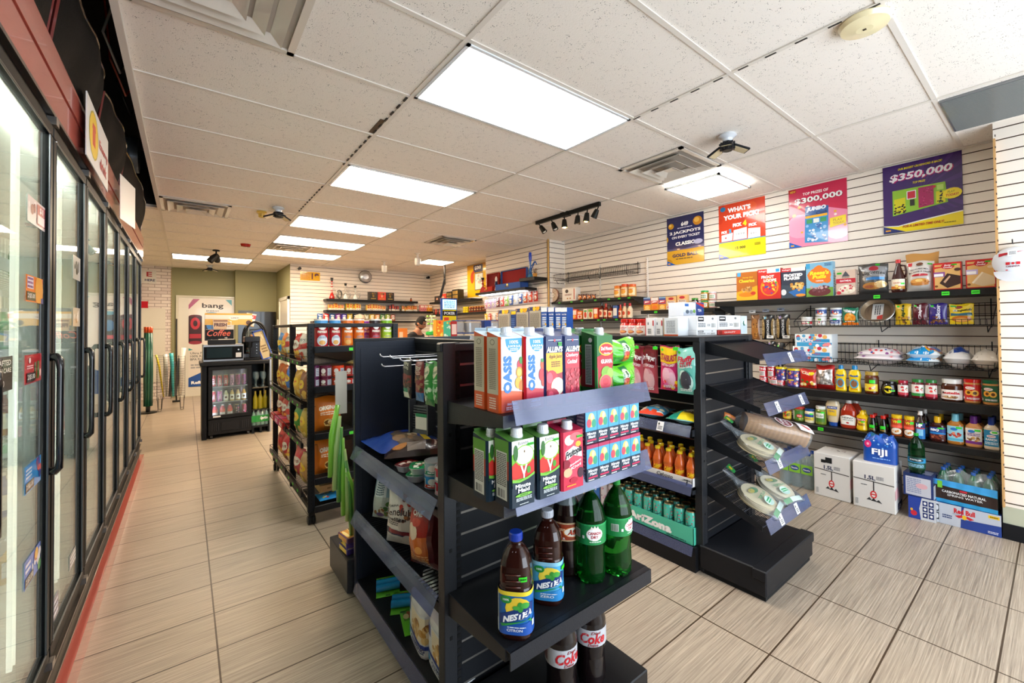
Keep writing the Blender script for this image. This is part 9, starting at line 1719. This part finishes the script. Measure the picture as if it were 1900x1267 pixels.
sticker(1.88,2.06,1.243,1.33,'#c0202a',[('r',.55,.1,.65,.7,'#2a6a2a'),('r',.72,.1,.82,.75,'#3a7a2a'),('e',.9,.3,.06,.15,'#f0c8c0'),('e',.25,.8,.06,.1,'#f0d8d0'),('l',.08,.5,.45,.65,2,'#f0d0d0')]+pr_(.08),'red sticker with green bottles beside the nearest handle')
sticker(1.89,2.065,.918,1.0,'#2a8ad0',[('l',.05,.5,.4,.9,3,'#d8ecfa'),('b',.7,.1,.98,.9,6,.08,['#e8e8f0','#c83a4a','#3a4a9a'])]+pr_(),'bright blue sticker low on the nearest cooler door')
sticker(1.893,2.067,.638,.72,'#5a7ac8',[('l',.05,.5,.35,.9,2,'#e8e8f8'),('b',.45,.1,.98,.8,9,.09,['#c84a3a','#e8b040','#3a9a4a','#e8e0e8'])]+pr_(),'blue violet sticker lowest on the nearest cooler door')
sticker(1.895,2.09,1.73,1.81,'#d8ccc8',[('b',.05,.3,.45,.95,5,.08,['#8a2a2a','#e8e0e0','#5a3a3a']),('r',.5,.1,.98,.9,'#b8283a'),('r',.54,.15,.94,.5,'#e8e0e0'),('t','$1',.74,.7,.2,.25,'#fff')],'white and red sticker highest on the nearest cooler door')
sticker(2.55,2.70,1.62,1.72,'#dcd6cc',[('b',.2,.1,.8,.9,7,.12,['#3a3a3a','#8a8a8a','#e8e8e8'])],'pale grey sticker high on the second cooler door')
sticker(2.55,2.70,1.42,1.50,'#c8b8a0',[('b',.2,.1,.8,.9,6,.12,['#8a6a4a','#e8dcc8','#5a4a3a'])],'tan sticker in the middle of the second cooler door')
sticker(2.2,2.33,.36,.44,'#8a86a0',[('l',.1,.1,.9,.9,3,'#e8e8f0')],'small grey sticker low on the second cooler door');sticker(2.52,2.64,.42,.48,'#a8a4a4',[('l',.1,.1,.9,.9,3,'#f0f0f0')],'second small grey sticker low on the second door')
# signs on the header
m=MB();m.box(-.332,-.328,2.52,3.14,2.14,2.41,'#e4e0dc','card');m.art(lambda u,v,o:(-.328+o,2.52+.62*u,2.14+.27*v),[('e',.28,.52,.2,.40,'#b8a020'),('e',.28,.52,.18,.37,'#f0c81c'),('r',.22,.34,.34,.66,'#d84a1c'),('p',[(.2,.6),(.36,.62),(.34,.72),(.22,.7)],'#d84a1c'),('t','Energy',.74,.56,.44,.2,'#c02a34',{'b':.03}),('t','drink',.72,.27,.34,.2,'#c02a34',{'b':.03})])
m.box(-.35,-.332,2.7,2.72,2.2,2.22,'#ccc','metal');tag(m.make('sign'),'white energy drink sign with a yellow disc on the red header','sign')
m=MB();m.box(-.325,-.322,3.62,3.95,2.10,2.38,'#e4e0dc','card',Matrix.Translation((-.32,3.62,0)) @ Matrix.Rotation(RD(-8),4,'Z') @ Matrix.Translation((.32,-3.62,0)));tag(m.make('sign'),'white sign farther along the red header, seen edge-on','sign')
# drinks inside the coolers
bcol=['#3a8a4a','#c83a3a','#c8a040','#3a6ab0','#8a3a20','#5aa06a'];bp_=[]
for c in bcol:
    o,d=lath('drink_bottle',[(0,0,c),(.03,0,c),(.032,.11,c),(.013,.17,c),(.013,.185,c)],(.0325,.03,.10,2.6,[('r',0,0,1,1,'#e8e4e0'),('e',.5,.5,.2,.3,c)]),[(0,.184,'#e8e8e8'),(.015,.184,'#e8e8e8'),(.015,.2,'#e8e8e8'),(0,.2,'#e8e8e8')],n=14);bp_.append(o)
used_=set();n_=0;cn=['green','red','amber','blue','brown','pale green'];fl=['bottom','second','third','fourth','top']
for si,z in enumerate((.251,.557,.927,1.307,1.667)):
    for k in range(22):
        y=1.62+.2*k
        if (k+si*2) % 5 == 0 or min((y-.908) % .62,.62-(y-.908) % .62) < .07:continue
        ci=(k//3+si) % 6;o=copy_tree(bp_[ci]) if ci in used_ else bp_[ci];used_.add(ci)
        place(o,'w',-.66,y,z);tag(o,'%s bottle on the %s shelf inside the cooler, behind the %s door' % (cn[ci],fl[si],('nearest','nearest','second','third','fourth','fifth','sixth','last','last')[min(8,int((y-.908)/.62))]),'bottle','bottles inside the glass coolers')
